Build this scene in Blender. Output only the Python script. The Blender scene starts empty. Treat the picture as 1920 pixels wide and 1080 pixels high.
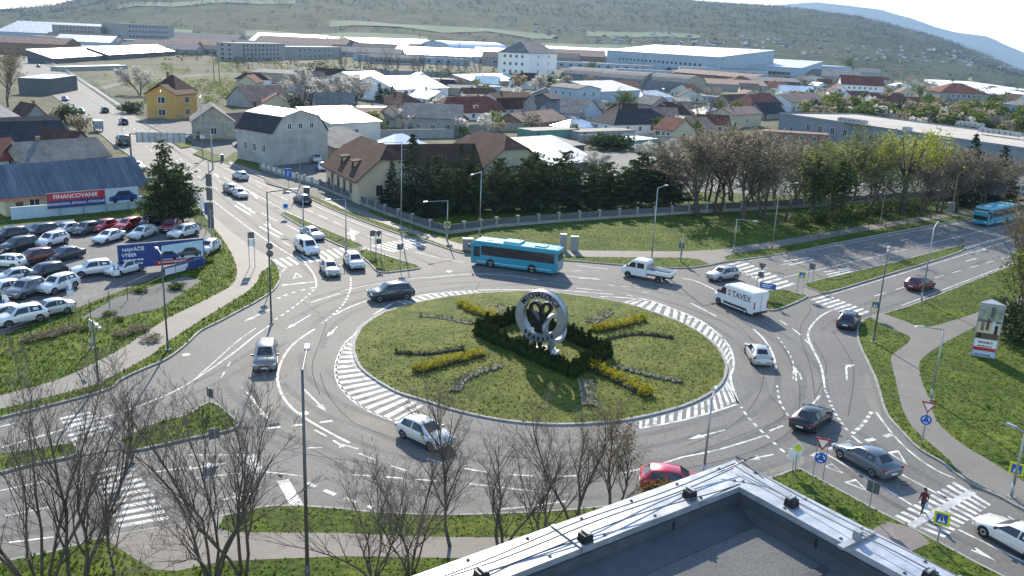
import bpy, math, random
import numpy as np
from mathutils import Vector, Matrix
random.seed(11); np.random.seed(11)
sc = bpy.context.scene
COL = sc.collection
# ---------------------------------------------------------------- camera
F_PX, PITCH, ROLL, CAM_H = 1640.0, 16.0, 2.5, 26.0
p_, r_ = math.radians(PITCH), math.radians(ROLL)
FWD = Vector((0, math.cos(p_), -math.sin(p_))); RT0 = Vector((1, 0, 0)); UP0 = RT0.cross(FWD)
RT = RT0*math.cos(r_) + UP0*math.sin(r_); UP = -RT0*math.sin(r_) + UP0*math.cos(r_)
CAMP = Vector((0, 0, CAM_H))
cam = bpy.data.cameras.new('camera'); cam_o = bpy.data.objects.new('camera', cam); COL.objects.link(cam_o)
cam.sensor_width = 36; cam.lens = 36*F_PX/1920; cam.clip_start = 0.1; cam.clip_end = 40000
m = Matrix((RT, UP, -FWD)).transposed().to_4x4(); m.translation = CAMP; cam_o.matrix_world = m
sc.camera = cam_o
# ---------------------------------------------------------------- sky, sun, exposure
SUN_EL, SUN_AZ = math.radians(28.5), math.radians(-10)      # azimuth from +y, towards -x
SUND = Vector((math.sin(SUN_AZ)*math.cos(SUN_EL), math.cos(SUN_AZ)*math.cos(SUN_EL), math.sin(SUN_EL)))
w = bpy.data.worlds.new('World'); sc.world = w; w.use_nodes = True
nt = w.node_tree; bg = nt.nodes['Background']
sky = nt.nodes.new('ShaderNodeTexSky'); sky.sky_type = 'NISHITA'; sky.sun_disc = False
sky.sun_elevation = SUN_EL; sky.sun_rotation = SUN_AZ; sky.altitude = 120; sky.air_density = 1.0; sky.dust_density = 0.1; sky.ozone_density = 1.5
nt.links.new(sky.outputs[0], bg.inputs[0]); bg.inputs[1].default_value = 0.148
sl = bpy.data.lights.new('sun', 'SUN'); sl.energy = 3.9; sl.angle = math.radians(0.53); sl.color = (1.0, 0.90, 0.74)
so = bpy.data.objects.new('sun', sl); COL.objects.link(so); so.rotation_euler = (-SUND).to_track_quat('-Z', 'Y').to_euler()
sc.view_settings.view_transform = 'Standard'; sc.view_settings.look = 'None'; sc.view_settings.gamma = 1
sc.view_settings.exposure = 1.22
sc.cycles.max_bounces = 5; sc.cycles.diffuse_bounces = 2; sc.cycles.glossy_bounces = 2; sc.cycles.transmission_bounces = 2
sc.cycles.volume_bounces = 0; sc.cycles.transparent_max_bounces = 6; sc.cycles.caustics_reflective = False; sc.cycles.caustics_refractive = False
sc.cycles.sample_clamp_indirect = 4.0
HAZE = 8.0e-5

# ---------------------------------------------------------------- measuring: photo point -> point on a level plane
def G(x, y, z=0.0):
    d = RT*((x-960)/F_PX) - UP*((y-540)/F_PX) + FWD
    t = (z-CAM_H)/d.z
    return Vector((d.x*t, d.y*t, z))
def pix(P):
    q = Vector(P)-CAMP; k = q.dot(FWD)
    return 960+F_PX*q.dot(RT)/k, 540-F_PX*q.dot(UP)/k
def zfor(B, ytop):                      # height over B that reaches photo row ytop
    lo, hi = 0.0, 25.9
    for _ in range(30):
        mid = (lo+hi)/2
        if pix((B[0], B[1], B[2]+mid))[1] > ytop: lo = mid
        else: hi = mid
    return lo
def landmark(P):                         # where a far thing stands, in words
    x = pix((P[0], P[1], 0))[0]; d = math.hypot(P[0], P[1])
    for xm, w_ in ((200, 'left of the station canopies'), (440, 'above the ochre villa'), (640, 'behind the grey gable house'), (850, 'around the white workshop'), (1070, 'around the tower house'), (1260, 'near the arched hangars'), (1450, 'around the tan warehouses'), (1660, 'around the long red roofed house'), (1850, 'near the tall grey block'), (9999, 'at the right edge beyond the store')):
        if x < xm: break
    return w_+(', nearest' if d < 330 else ', middle distance' if d < 600 else ', farther off' if d < 1000 else ', far off')
# ---------------------------------------------------------------- mesh building
class MB:
    def __init__(s): s.v = []; s.f = []
    def add(s, vs, fs):
        n = len(s.v); s.v += [tuple(v) for v in vs]; s.f += [tuple(i+n for i in f) for f in fs]; return s
    def poly(s, pts): return s.add(pts, [tuple(range(len(pts)))])
    def box(s, c, d, rz=0, top=1.0):
        cx, cy, cz = c; a, b, h = d[0]/2, d[1]/2, d[2]/2; co, si = math.cos(rz), math.sin(rz)
        vs = []
        for z, k in ((-h, 1), (h, top)):
            for x, y in ((-a, -b), (a, -b), (a, b), (-a, b)):
                x *= k; y *= k; vs.append((cx+x*co-y*si, cy+x*si+y*co, cz+z))
        return s.add(vs, [(3, 2, 1, 0), (4, 5, 6, 7), (0, 1, 5, 4), (1, 2, 6, 5), (2, 3, 7, 6), (3, 0, 4, 7)])
    def bx(s, x0, x1, y0, y1, z0, z1): return s.box(((x0+x1)/2, (y0+y1)/2, (z0+z1)/2), (x1-x0, y1-y0, z1-z0))
    def prism(s, pts, z0, z1):
        ar = sum(pts[i][0]*pts[(i+1) % len(pts)][1]-pts[(i+1) % len(pts)][0]*pts[i][1] for i in range(len(pts)))
        if ar < 0: pts = pts[::-1]
        n = len(pts); vs = [(p[0], p[1], z0) for p in pts]+[(p[0], p[1], z1) for p in pts]
        return s.add(vs, [tuple(range(n-1, -1, -1)), tuple(range(n, 2*n))]+[(i, (i+1) % n, n+(i+1) % n, n+i) for i in range(n)])
    def sheet(s, pts, z):
        ar = sum(pts[i][0]*pts[(i+1) % len(pts)][1]-pts[(i+1) % len(pts)][0]*pts[i][1] for i in range(len(pts)))
        if ar < 0: pts = pts[::-1]
        return s.poly([(p[0], p[1], z) for p in pts])
    def tube(s, p0, p1, r0, r1=None, n=8, cap=True):
        r1 = r0 if r1 is None else r1; p0 = Vector(p0); p1 = Vector(p1); d = (p1-p0)
        if d.length < 1e-6: return s
        d.normalize(); a = d.orthogonal().normalized(); b = d.cross(a); vs = []
        for p, r in ((p0, r0), (p1, r1)):
            for i in range(n):
                t = 2*math.pi*i/n; vs.append(p+a*(r*math.cos(t))+b*(r*math.sin(t)))
        fs = [(i, (i+1) % n, n+(i+1) % n, n+i) for i in range(n)]
        if cap: fs += [tuple(range(n-1, -1, -1)), tuple(range(n, 2*n))]
        return s.add(vs, fs)
    def path(s, pts, r, n=8):
        for i in range(len(pts)-1): s.tube(pts[i], pts[i+1], r, r, n)
        return s
    def strip(s, pts, wd, z):
        P = [Vector((p[0], p[1], 0)) for p in pts]; L = []; R = []
        for i in range(len(P)):
            a = P[max(i-1, 0)]; b = P[min(i+1, len(P)-1)]; t = (b-a)
            if t.length < 1e-6: t = Vector((1, 0, 0))
            t.normalize(); nrm = Vector((-t.y, t.x, 0))*(wd/2); L.append(P[i]+nrm); R.append(P[i]-nrm)
        vs = [(v.x, v.y, z) for v in L]+[(v.x, v.y, z) for v in R]; n = len(P)
        return s.add(vs, [(n+i, n+i+1, i+1, i) for i in range(n-1)])
    def band(s, pts, wd, z0, z1):       # a strip with thickness
        P = [Vector((p[0], p[1], 0)) for p in pts]; n = len(P); vs = []
        for i in range(n):
            t = P[min(i+1, n-1)]-P[max(i-1, 0)]; t.normalize(); q = Vector((-t.y, t.x, 0))*(wd/2)
            for o, z in ((q, z0), (-q, z0), (-q, z1), (q, z1)): vs.append((P[i].x+o.x, P[i].y+o.y, z))
        fs = [(3, 2, 1, 0), (4*n-4, 4*n-3, 4*n-2, 4*n-1)]
        for i in range(n-1):
            for k in range(4): fs.append((4*i+k, 4*i+(k+1) % 4, 4*i+4+(k+1) % 4, 4*i+4+k))
        return s.add(vs, fs)
    def lathe(s, prof, n=12, c=(0, 0, 0)):
        vs = []; m_ = len(prof)
        for i in range(n):
            t = 2*math.pi*i/n
            for r, z in prof: vs.append((c[0]+r*math.cos(t), c[1]+r*math.sin(t), c[2]+z))
        fs = [(i*m_+k, ((i+1) % n)*m_+k, ((i+1) % n)*m_+k+1, i*m_+k+1) for i in range(n) for k in range(m_-1)]
        return s.add(vs, fs)
    def mesh(s, name, mat=None, smooth=False):
        me = bpy.data.meshes.new(name); me.from_pydata(s.v, [], s.f); me.update()
        if mat: me.materials.append(mat)
        if smooth: me.polygons.foreach_set('use_smooth', [True]*len(me.polygons))
        return me
def link(name, me, parent=None, loc=None, rz=None, mat=None):
    o = bpy.data.objects.new(name, me); COL.objects.link(o)
    if parent: o.parent = parent
    if loc is not None: o.location = loc
    if rz is not None: o.rotation_euler = (0, 0, rz)
    if mat:
        if not me.materials: me.materials.append(mat)
        o.material_slots[0].link = 'OBJECT'; o.material_slots[0].material = mat
    return o
def mk(name, mb, mat, parent=None, smooth=False): return link(name, mb.mesh(name, mat, smooth), parent)
def tag(o, label=None, cat=None, group=None, kind=None):
    if label: o['label'] = label
    if cat: o['category'] = cat
    if group: o['group'] = group
    if kind: o['kind'] = kind
    return o
def thing(name, label, cat, loc=(0, 0, 0), rz=0, group=None):
    o = bpy.data.objects.new(name, None); COL.objects.link(o); o.empty_display_size = .2
    o.location = loc; o.rotation_euler = (0, 0, rz); return tag(o, label, cat, group)
KIDS = {}
def kids(o): return [c for c in bpy.data.objects if c.parent == o]
def copy_tree(o, kidmap, loc, rz, label, group=None, scale=None):
    r = o.copy(); COL.objects.link(r); r.location = loc; r.rotation_euler = (0, 0, rz); r['label'] = label
    if group: r['group'] = group
    if scale: r.scale = (scale,)*3 if not isinstance(scale, tuple) else scale
    out = {}
    def rec(src, dst):
        for ch in kidmap.get(src, []):
            c = ch.copy(); COL.objects.link(c); c.parent = dst; out.setdefault(ch, c); rec(ch, c)
    rec(o, r); return r, out
def kidmap(o):
    mp = {}
    for c in bpy.data.objects:
        if c.parent: mp.setdefault(c.parent, []).append(c)
    return mp
def smooth_px(pts, closed=False, n=6):   # Catmull-Rom through photo points
    P = [Vector((a, b)) for a, b in pts]; out = []; k = len(P)
    rng = range(k) if closed else range(k-1)
    for i in rng:
        if closed: a, b, c, d = P[(i-1) % k], P[i], P[(i+1) % k], P[(i+2) % k]
        else: a, b, c, d = P[max(i-1, 0)], P[i], P[i+1], P[min(i+2, k-1)]
        for j in range(n):
            t = j/n
            q = .5*((2*b)+(-a+c)*t+(2*a-5*b+4*c-d)*t*t+(-a+3*b-3*c+d)*t**3); out.append((q.x, q.y))
    if not closed: out.append(tuple(P[-1]))
    return out
def gp(pts, smooth=False, closed=False, n=6):
    if smooth: pts = smooth_px(pts, closed, n)
    return [G(*p) for p in pts]
# ---------------------------------------------------------------- materials
def mat(name, col, rough=.8, metal=0., var=.18, scale=1.5, col2=None, bump=0., bscale=None, spec=.4, coat=0., detail=4, stretch=None, fine=0., fscale=20.):
    m = bpy.data.materials.new(name); m.use_nodes = True; t = m.node_tree; b = t.nodes['Principled BSDF']
    b.inputs['Roughness'].default_value = rough; b.inputs['Metallic'].default_value = metal
    b.inputs['Specular IOR Level'].default_value = spec; b.inputs['Coat Weight'].default_value = coat; b.inputs['Coat Roughness'].default_value = .06
    tc = t.nodes.new('ShaderNodeTexCoord'); src = tc.outputs['Object']
    if stretch:
        mp = t.nodes.new('ShaderNodeMapping'); mp.inputs['Scale'].default_value = stretch; t.links.new(src, mp.inputs[0]); src = mp.outputs[0]
    nz = t.nodes.new('ShaderNodeTexNoise'); nz.inputs['Scale'].default_value = scale; nz.inputs['Detail'].default_value = detail; nz.inputs['Roughness'].default_value = .6
    t.links.new(src, nz.inputs['Vector'])
    rp = t.nodes.new('ShaderNodeValToRGB'); e = rp.color_ramp.elements
    c2 = col2 if col2 else tuple(min(1, c*(1+var)) for c in col); c1 = col if col2 else tuple(c*(1-var) for c in col)
    e[0].position = .32; e[1].position = .68; e[0].color = (*c1, 1); e[1].color = (*c2, 1)
    t.links.new(nz.outputs[0], rp.inputs[0]); out = rp.outputs[0]
    if fine:
        n2 = t.nodes.new('ShaderNodeTexNoise'); n2.inputs['Scale'].default_value = fscale; n2.inputs['Detail'].default_value = 3; t.links.new(src, n2.inputs['Vector'])
        mr = t.nodes.new('ShaderNodeMapRange'); mr.inputs[1].default_value = .3; mr.inputs[2].default_value = .7; mr.inputs[3].default_value = 1-fine; mr.inputs[4].default_value = 1+fine
        t.links.new(n2.outputs[0], mr.inputs[0])
        mx = t.nodes.new('ShaderNodeVectorMath'); mx.operation = 'SCALE'; t.links.new(out, mx.inputs[0]); t.links.new(mr.outputs[0], mx.inputs['Scale']); out = mx.outputs[0]
    t.links.new(out, b.inputs['Base Color'])
    if bump:
        n3 = t.nodes.new('ShaderNodeTexNoise'); n3.inputs['Scale'].default_value = bscale or scale*6; n3.inputs['Detail'].default_value = 3; t.links.new(src, n3.inputs['Vector'])
        bp = t.nodes.new('ShaderNodeBump'); bp.inputs['Strength'].default_value = bump; bp.inputs['Distance'].default_value = .1
        t.links.new(n3.outputs[0], bp.inputs['Height']); t.links.new(bp.outputs[0], b.inputs['Normal'])
    return m
def striped(name, col, axis, period, depth=.25, rough=.9, metal=0., dark=.6, var=.25):   # tile rows / sheet seams along a local axis
    m = mat(name, col, rough, metal, var, .35, fine=.18, fscale=1.3, spec=.15); t = m.node_tree; b = t.nodes['Principled BSDF']
    tc = t.nodes.new('ShaderNodeTexCoord'); wv = t.nodes.new('ShaderNodeTexWave'); wv.bands_direction = axis; wv.inputs['Scale'].default_value = 2*math.pi/(period*20)
    wv.inputs['Distortion'].default_value = .4; wv.inputs['Detail'].default_value = 1; wv.inputs['Detail Scale'].default_value = 3
    t.links.new(tc.outputs['Object'], wv.inputs[0])
    bp = t.nodes.new('ShaderNodeBump'); bp.inputs['Strength'].default_value = depth*.35; bp.inputs['Distance'].default_value = .05
    t.links.new(wv.outputs[1], bp.inputs['Height']); t.links.new(bp.outputs[0], b.inputs['Normal']); return m
def leafmat(name, c1, c2, rough=.95, trans=.25, scale=.35):
    m = mat(name, c1, rough, col2=c2, scale=scale, spec=.06, fine=.35, fscale=3.0); t = m.node_tree; b = t.nodes['Principled BSDF']
    tr = t.nodes.new('ShaderNodeBsdfTranslucent'); mx = t.nodes.new('ShaderNodeMixShader'); mx.inputs[0].default_value = trans
    src = b.inputs['Base Color'].links[0].from_socket; t.links.new(src, tr.inputs[0])
    t.links.new(b.outputs[0], mx.inputs[1]); t.links.new(tr.outputs[0], mx.inputs[2]); t.links.new(mx.outputs[0], t.nodes['Material Output'].inputs[0]); return m
MT = {}
MT['asphalt'] = mat('asphalt', (.120, .114, .104), .79, col2=(.155, .148, .136), scale=.16, fine=.16, fscale=3.5, bump=.14, bscale=9, spec=.32, detail=9)
MT['asphalt_old'] = mat('asphalt_old', (.12, .118, .112), .85, var=.15, scale=.2, fine=.12, fscale=4, bump=.2, bscale=8, spec=.2)
MT['gravel'] = mat('gravel', (.125, .12, .115), .85, var=.25, scale=.25, fine=.25, fscale=3, bump=.4, bscale=6)
MT['paving'] = mat('paving', (.158, .142, .124), .75, var=.12, scale=.35, fine=.1, fscale=5, bump=.15, bscale=5)
MT['paving_red'] = mat('paving_red', (.17, .145, .13), .8, var=.15, scale=.8, fine=.15, fscale=6)
MT['kerb'] = mat('kerb', (.26, .255, .24), .8, var=.2, scale=1.2, fine=.1)
MT['grass'] = mat('grass', (.033, .064, .005), .9, col2=(.092, .120, .012), scale=.22, fine=.45, fscale=2.2, bump=1.0, bscale=3.0, spec=.15, detail=8)
MT['grass_island'] = mat('grass_island', (.052, .080, .008), .9, col2=(.135, .140, .025), scale=.28, fine=.4, fscale=2.4, bump=1.0, bscale=3.2, spec=.15, detail=8)
MT['weeds'] = mat('weeds', (.034, .070, .006), .9, col2=(.11, .14, .016), scale=.3, fine=.5, fscale=1.8, bump=1.0, bscale=2.2, spec=.1, detail=8)
MT['land'] = mat('land', (.075, .085, .04), .95, col2=(.17, .15, .10), scale=.016, fine=.35, fscale=.25, bump=.6, bscale=.5, spec=.1, detail=9)
MT['field'] = mat('field', (.032, .08, .022), .95, var=.25, scale=.01, fine=.2, fscale=.05)
MT['plough'] = mat('plough', (.085, .075, .05), .95, var=.25, scale=.01, fine=.2, fscale=.05)
MT['dirt'] = mat('dirt', (.16, .13, .095), .95, var=.25, scale=.2, fine=.2, fscale=2, bump=.4)
MT['paint'] = mat('paint', (.24, .235, .225), .75, col2=(.64, .64, .62), scale=1.1, fine=.18, fscale=6, detail=8)
e_ = [n for n in MT['paint'].node_tree.nodes if n.type == 'VALTORGB'][0].color_ramp.elements; e_[0].position = .36; e_[1].position = .56
MT['paint_worn'] = mat('paint_worn', (.30, .295, .285), .6, col2=(.55, .55, .53), scale=.7, fine=.25, fscale=4)
MT['tar'] = mat('tar', (.045, .045, .046), .95, var=.2, spec=.08)
MT['white'] = mat('white', (.74, .74, .72), .6, var=.06)
MT['offwhite'] = mat('offwhite', (.58, .56, .50), .8, var=.1, scale=.4)
MT['cream'] = mat('cream', (.52, .45, .31), .85, var=.1, scale=.4)
MT['ochre'] = mat('ochre', (.50, .29, .085), .85, var=.1, scale=.4)
MT['grey_wall'] = mat('grey_wall', (.27, .26, .24), .9, var=.2, scale=.35, fine=.08)
MT['grey_pale'] = mat('grey_pale', (.37, .355, .33), .9, var=.2, scale=.35, fine=.1)
MT['grey_dark'] = mat('grey_dark', (.10, .10, .105), .8, var=.15)
MT['blue_wall'] = mat('blue_wall', (.33, .40, .46), .85, var=.1, scale=.4)
MT['pale_blue'] = mat('pale_blue', (.42, .55, .62), .85, var=.08)
MT['green_wall'] = mat('green_wall', (.13, .27, .22), .8, var=.1)
MT['brick'] = mat('brick_wall', (.24, .15, .10), .9, var=.25, scale=1.0, fine=.15)
MT['concrete'] = mat('concrete', (.30, .29, .27), .85, var=.15, scale=.5, fine=.1, fscale=4)
MT['stone'] = mat('stone', (.33, .29, .23), .9, var=.25, scale=.8, fine=.2, fscale=3)
MT['roof_brown'] = striped('roof_brown', (.075, .042, .030), 'Y', .4, .5)
MT['roof_red'] = striped('roof_red', (.16, .062, .045), 'Y', .4, .5)
MT['roof_pale'] = striped('roof_pale', (.24, .165, .13), 'Y', .4, .5)
MT['roof_dark'] = striped('roof_dark', (.045, .043, .048), 'Y', .4, .4)
MT['roof_grey'] = striped('roof_grey', (.16, .155, .15), 'Y', .45, .4)
MT['roof_blue'] = mat('roof_blue', (.06, .08, .11), .75, col2=(.115, .14, .17), scale=.5, stretch=(2.2, .25, .25), fine=.25, fscale=1.2)
MT['roof_metal'] = striped('roof_metal', (.5, .51, .52), 'X', .6, .3, .32, .7)
MT['roof_white'] = mat('roof_white', (.78, .78, .75), .4, var=.10, scale=.15)
MT['roof_glare'] = striped('roof_glare', (.50, .50, .49), 'X', 1.1, .5, .5, .6, var=.3)
MT['roof_bitumen'] = mat('roof_bitumen', (.12, .12, .12), .75, var=.25, scale=.4, fine=.2, fscale=6)
MT['roof_gravel'] = mat('roof_gravel', (.42, .37, .31), .85, var=.15, scale=.12, fine=.12, fscale=1.5)
MT['glass'] = mat('glass', (.03, .04, .05), .08, var=.3, spec=.8)
MT['car_glass'] = mat('car_glass', (.015, .02, .024), .06, var=.2, spec=.8)
MT['frame'] = mat('frame', (.68, .67, .64), .6, var=.05)
MT['frame_dark'] = mat('frame_dark', (.12, .07, .045), .7, var=.1)
MT['wood'] = mat('wood', (.12, .075, .045), .85, var=.3, scale=1.5)
MT['galv'] = mat('galvanised', (.34, .35, .36), .45, .55, var=.12)
MT['pole_dark'] = mat('pole_dark', (.12, .12, .12), .55, .4, var=.1)
MT['pole_olive'] = mat('pole_olive', (.27, .25, .16), .6, .1, var=.12)
MT['zinc'] = mat('zinc', (.33, .35, .38), .48, .45, var=.25, scale=.8, fine=.2, fscale=7, bump=.08, bscale=5)
MT['membrane'] = mat('membrane', (.06, .065, .075), .7, var=.2, scale=.7, fine=.15, fscale=10, bump=.2)
MT['roof_felt'] = mat('roof_felt', (.085, .087, .088), .9, col2=(.15, .148, .142), scale=.9, fine=.3, fscale=60, bump=.12, bscale=90, spec=.15)
MT['rubber'] = mat('rubber', (.016, .016, .017), .75, var=.1)
MT['rim'] = mat('rim', (.45, .46, .47), .3, .8, var=.05)
MT['plastic'] = mat('plastic', (.028, .028, .03), .5, var=.1)
MT['lamp_red'] = mat('lamp_red', (.30, .012, .012), .25, var=.05)
MT['lamp_clear'] = mat('lamp_clear', (.65, .67, .68), .12, .3, var=.05)
MT['sign_blue'] = mat('sign_blue', (.02, .10, .40), .45, var=.05)
MT['sign_navy'] = mat('sign_navy', (.018, .045, .19), .5, var=.1, scale=.6)
MT['sign_red'] = mat('sign_red', (.42, .028, .03), .5, var=.06)
MT['sign_white'] = mat('sign_white', (.72, .72, .7), .5, var=.04)
MT['sign_yellow'] = mat('sign_yellow', (.62, .62, .03), .5, var=.04)
MT['sign_back'] = mat('sign_back', (.12, .125, .13), .6, .3, var=.08)
MT['black'] = mat('black', (.012, .012, .013), .5, var=.1)
MT['bronze'] = mat('dark_bronze', (.022, .022, .026), .38, .6, var=.15)
MT['steel'] = mat('brushed_steel', (.27, .29, .31), .42, .45, var=.15, scale=.8)
MT['store_wall'] = mat('store_wall', (.20, .23, .25), .85, var=.12, scale=.3)
MT['bark'] = mat('bark', (.085, .068, .055), .9, var=.3, scale=2)
MT['twig'] = mat('twig', (.17, .13, .10), .9, var=.25)
MT['bark_light'] = mat('bark_light', (.15, .12, .09), .9, var=.25)
MT['hill'] = mat('hill_forest', (.024, .038, .015), .95, col2=(.07, .078, .035), scale=.012, fine=.4, fscale=.06, spec=.05, detail=9)
MT['far_mt'] = mat('far_mountain', (.05, .07, .05), .95, var=.2, scale=.002)
MT['pine'] = leafmat('pine_needles', (.03, .052, .018), (.095, .12, .05), trans=.35)
MT['spruce'] = leafmat('spruce_needles', (.020, .036, .018), (.065, .085, .048), trans=.2)
MT['thuja'] = leafmat('thuja_leaf', (.016, .032, .007), (.05, .07, .016), trans=.15)
MT['leaf_spring'] = leafmat('leaf_spring', (.07, .11, .018), (.18, .21, .04), trans=.35)
MT['leaf_willow'] = leafmat('leaf_willow', (.20, .23, .03), (.40, .40, .07), trans=.55)
MT['leaf_green'] = leafmat('leaf_green', (.05, .085, .02), (.14, .18, .05), trans=.5)
MT['bud_brown'] = leafmat('bud_brown', (.19, .16, .115), (.34, .29, .20), trans=.5)
MT['bud_olive'] = leafmat('bud_olive', (.14, .16, .045), (.28, .30, .10), trans=.5)
MT['leaf_gold'] = leafmat('leaf_gold', (.13, .085, .025), (.26, .19, .06), trans=.35)
MT['blossom'] = leafmat('blossom', (.42, .39, .34), (.70, .67, .60), trans=.45)
MT['flower'] = leafmat('flower_yellow', (.30, .24, .015), (.50, .43, .035), trans=.2, scale=3)
MT['far_wood'] = leafmat('far_wood', (.04, .055, .02), (.12, .125, .06), trans=.15, scale=.02)
MT['blade'] = leafmat('grass_blade', (.038, .076, .006), (.115, .145, .014), trans=.5, scale=.5)
MT['blade_dry'] = leafmat('grass_blade_dry', (.06, .09, .010), (.16, .16, .03), trans=.5, scale=.45)
MT['hill_leaf'] = leafmat('hill_leaf', (.022, .036, .014), (.07, .078, .036), trans=.1, scale=.01)
PAINTS = {}
def paint(col, metal=.25):
    k = (col, metal)
    if k not in PAINTS: PAINTS[k] = mat('car_paint', col, .32, metal, var=.03, spec=.5, coat=.8)
    return PAINTS[k]
WHITE, SILVER, GREY, BLACK, RED, DKRED, BLUE, TEAL = (.72, .72, .70), (.42, .43, .44), (.12, .125, .13), (.012, .013, .015), (.38, .015, .018), (.16, .018, .022), (.03, .06, .13), (.02, .26, .36)
# ================================================================ terrain
def lerp_tab(tab, x):
    if x <= tab[0][0]: return tab[0][1]
    for (a, b), (c, d) in zip(tab, tab[1:]):
        if x <= c: return b+(d-b)*(x-a)/(c-a)
    return tab[-1][1]
def sst(t): t = max(0, min(1, t)); return t*t*(3-2*t)
def bearing(az):                                     # photo column of a far point in that bearing, at eye level
    return pix((math.sin(az)*1e5, math.cos(az)*1e5, CAM_H))
def hsh(i, j): 
    v = math.sin(i*12.9898+j*78.233)*43758.5453; return v-math.floor(v)
def vnoise(x, y):
    i, j = math.floor(x), math.floor(y); fx, fy = sst(x-i), sst(y-j)
    a = hsh(i, j)*(1-fx)+hsh(i+1, j)*fx; b = hsh(i, j+1)*(1-fx)+hsh(i+1, j+1)*fx; return a*(1-fy)+b*fy
def dip(az, r):                                      # the plain falls gently away to the east
    return -0.06-17*sst((r-420)/1100)*sst((math.degrees(az)-8)/24)
RIDGE = [(-900, 40), (-300, 30), (0, 20), (110, 14), (170, 4), (260, -22), (420, -34), (700, -40), (900, -28), (1000, -14), (1100, 0), (1280, 11), (1420, 20), (1600, 40), (1760, 78), (1920, 128), (2200, 190), (2600, 230)]
def ground_grid():
    vs = []; fs = []; rs = [0, 8, 20, 40, 80, 140, 200, 300, 420, 560, 700, 900, 1100, 1300, 1450]; na = 96
    for r in rs:
        for i in range(na):
            a = -math.pi+2*math.pi*i/na; vs.append((math.sin(a)*r, math.cos(a)*r, dip(a, r)))
    for k in range(len(rs)-1):
        for i in range(na):
            j = (i+1) % na; fs.append((k*na+i, (k+1)*na+i, (k+1)*na+j, k*na+j))
    fs = [f[::-1] for f in fs]
    return MB().add(vs, fs)
tag(mk('ground', ground_grid(), MT['land']), kind='structure')
def hill_z(az, r):
    px, py0 = bearing(az); yr = lerp_tab(RIDGE, px)
    zr = CAM_H+(py0-yr)/F_PX*3600*1.03
    b0 = dip(az, 1400)
    t = (r-1400)/2200
    return b0+(zr-b0)*(sst(t)*.6+.4*max(0, min(1, t)))+(vnoise(px*.012, r*.004)-.5)*14*sst(t*4)*(1 if r < 3500 else .3)
def hills():
    vs = []; fs = []; A = [math.radians(-44+88*i/110) for i in range(111)]; Rr = [1380+2220*k/20 for k in range(21)]+[4000, 4600]
    for r in Rr:
        for a in A:
            z = hill_z(a, min(r, 3600)) - (0 if r <= 3600 else (r-3600)*.06); vs.append((math.sin(a)*r, math.cos(a)*r, z-(.8 if r < 1400 else 0)))
    n = len(A)
    for k in range(len(Rr)-1):
        for i in range(n-1): fs.append((k*n+i, k*n+i+1, (k+1)*n+i+1, (k+1)*n+i))
    return MB().add(vs, fs)
tag(mk('hills', hills(), MT['hill'], smooth=True), kind='structure')
def mountains():
    tab = [(1000, 60), (1380, 32), (1440, 18), (1520, 15), (1580, 22), (1640, 30), (1700, 45), (1740, 58), (1790, 70), (1850, 76), (1890, 92), (1960, 115), (2150, 140), (2400, 170)]
    vs = []; fs = []; A = [math.radians(8+36*i/90) for i in range(91)]
    for k, (r, h) in enumerate(((10200, 0), (11400, .55), (12600, 1), (14500, .2))):
        for a in A:
            px, py0 = bearing(a); zr = CAM_H+(py0-lerp_tab(tab, px))/F_PX*12600+(vnoise(px*.03, 3)-.5)*22
            vs.append((math.sin(a)*r, math.cos(a)*r, -160+(zr+160)*h+(vnoise(px*.05, k*7)-.5)*40*(h < 1)))
    n = len(A)
    for k in range(3):
        for i in range(n-1): fs.append((k*n+i, k*n+i+1, (k+1)*n+i+1, (k+1)*n+i))
    return MB().add(vs, fs)
tag(mk('mountains', mountains(), MT['far_mt'], smooth=True), kind='structure')
for pts in ([(560, 62), (1010, 78), (1010, 74), (560, 57)], [(1010, 92), (1260, 104), (1260, 98), (1010, 87)], [(110, 52), (420, 62), (420, 56), (110, 47)]):
    tag(mk('field', MB().sheet([(G(*p).x, G(*p).y) for p in pts], .15), MT['field']), kind='structure')

def drape(a0, a1, r0, r1, mtl, n=10):
    vs = []; fs = []
    for i in range(n+1):
        for j in range(4):
            a = math.radians(a0+(a1-a0)*i/n); r = r0+(r1-r0)*j/3; vs.append((math.sin(a)*r, math.cos(a)*r, hill_z(a, r)+1.2))
    for i in range(n):
        for j in range(3): fs.append((i*4+j, (i+1)*4+j, (i+1)*4+j+1, i*4+j+1))
    tag(mk('field', MB().add(vs, fs), MT[mtl]), kind='structure')
for q in ((-30, -20, 1520, 1650, 'field'), (-17, -6, 1560, 1680, 'field'), (-12, 2, 1800, 1900, 'field'), (1, 8, 1620, 1700, 'field'), (4, 11, 1950, 2060, 'field'), (-24, -14, 2250, 2350, 'field')): drape(*q)
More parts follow.
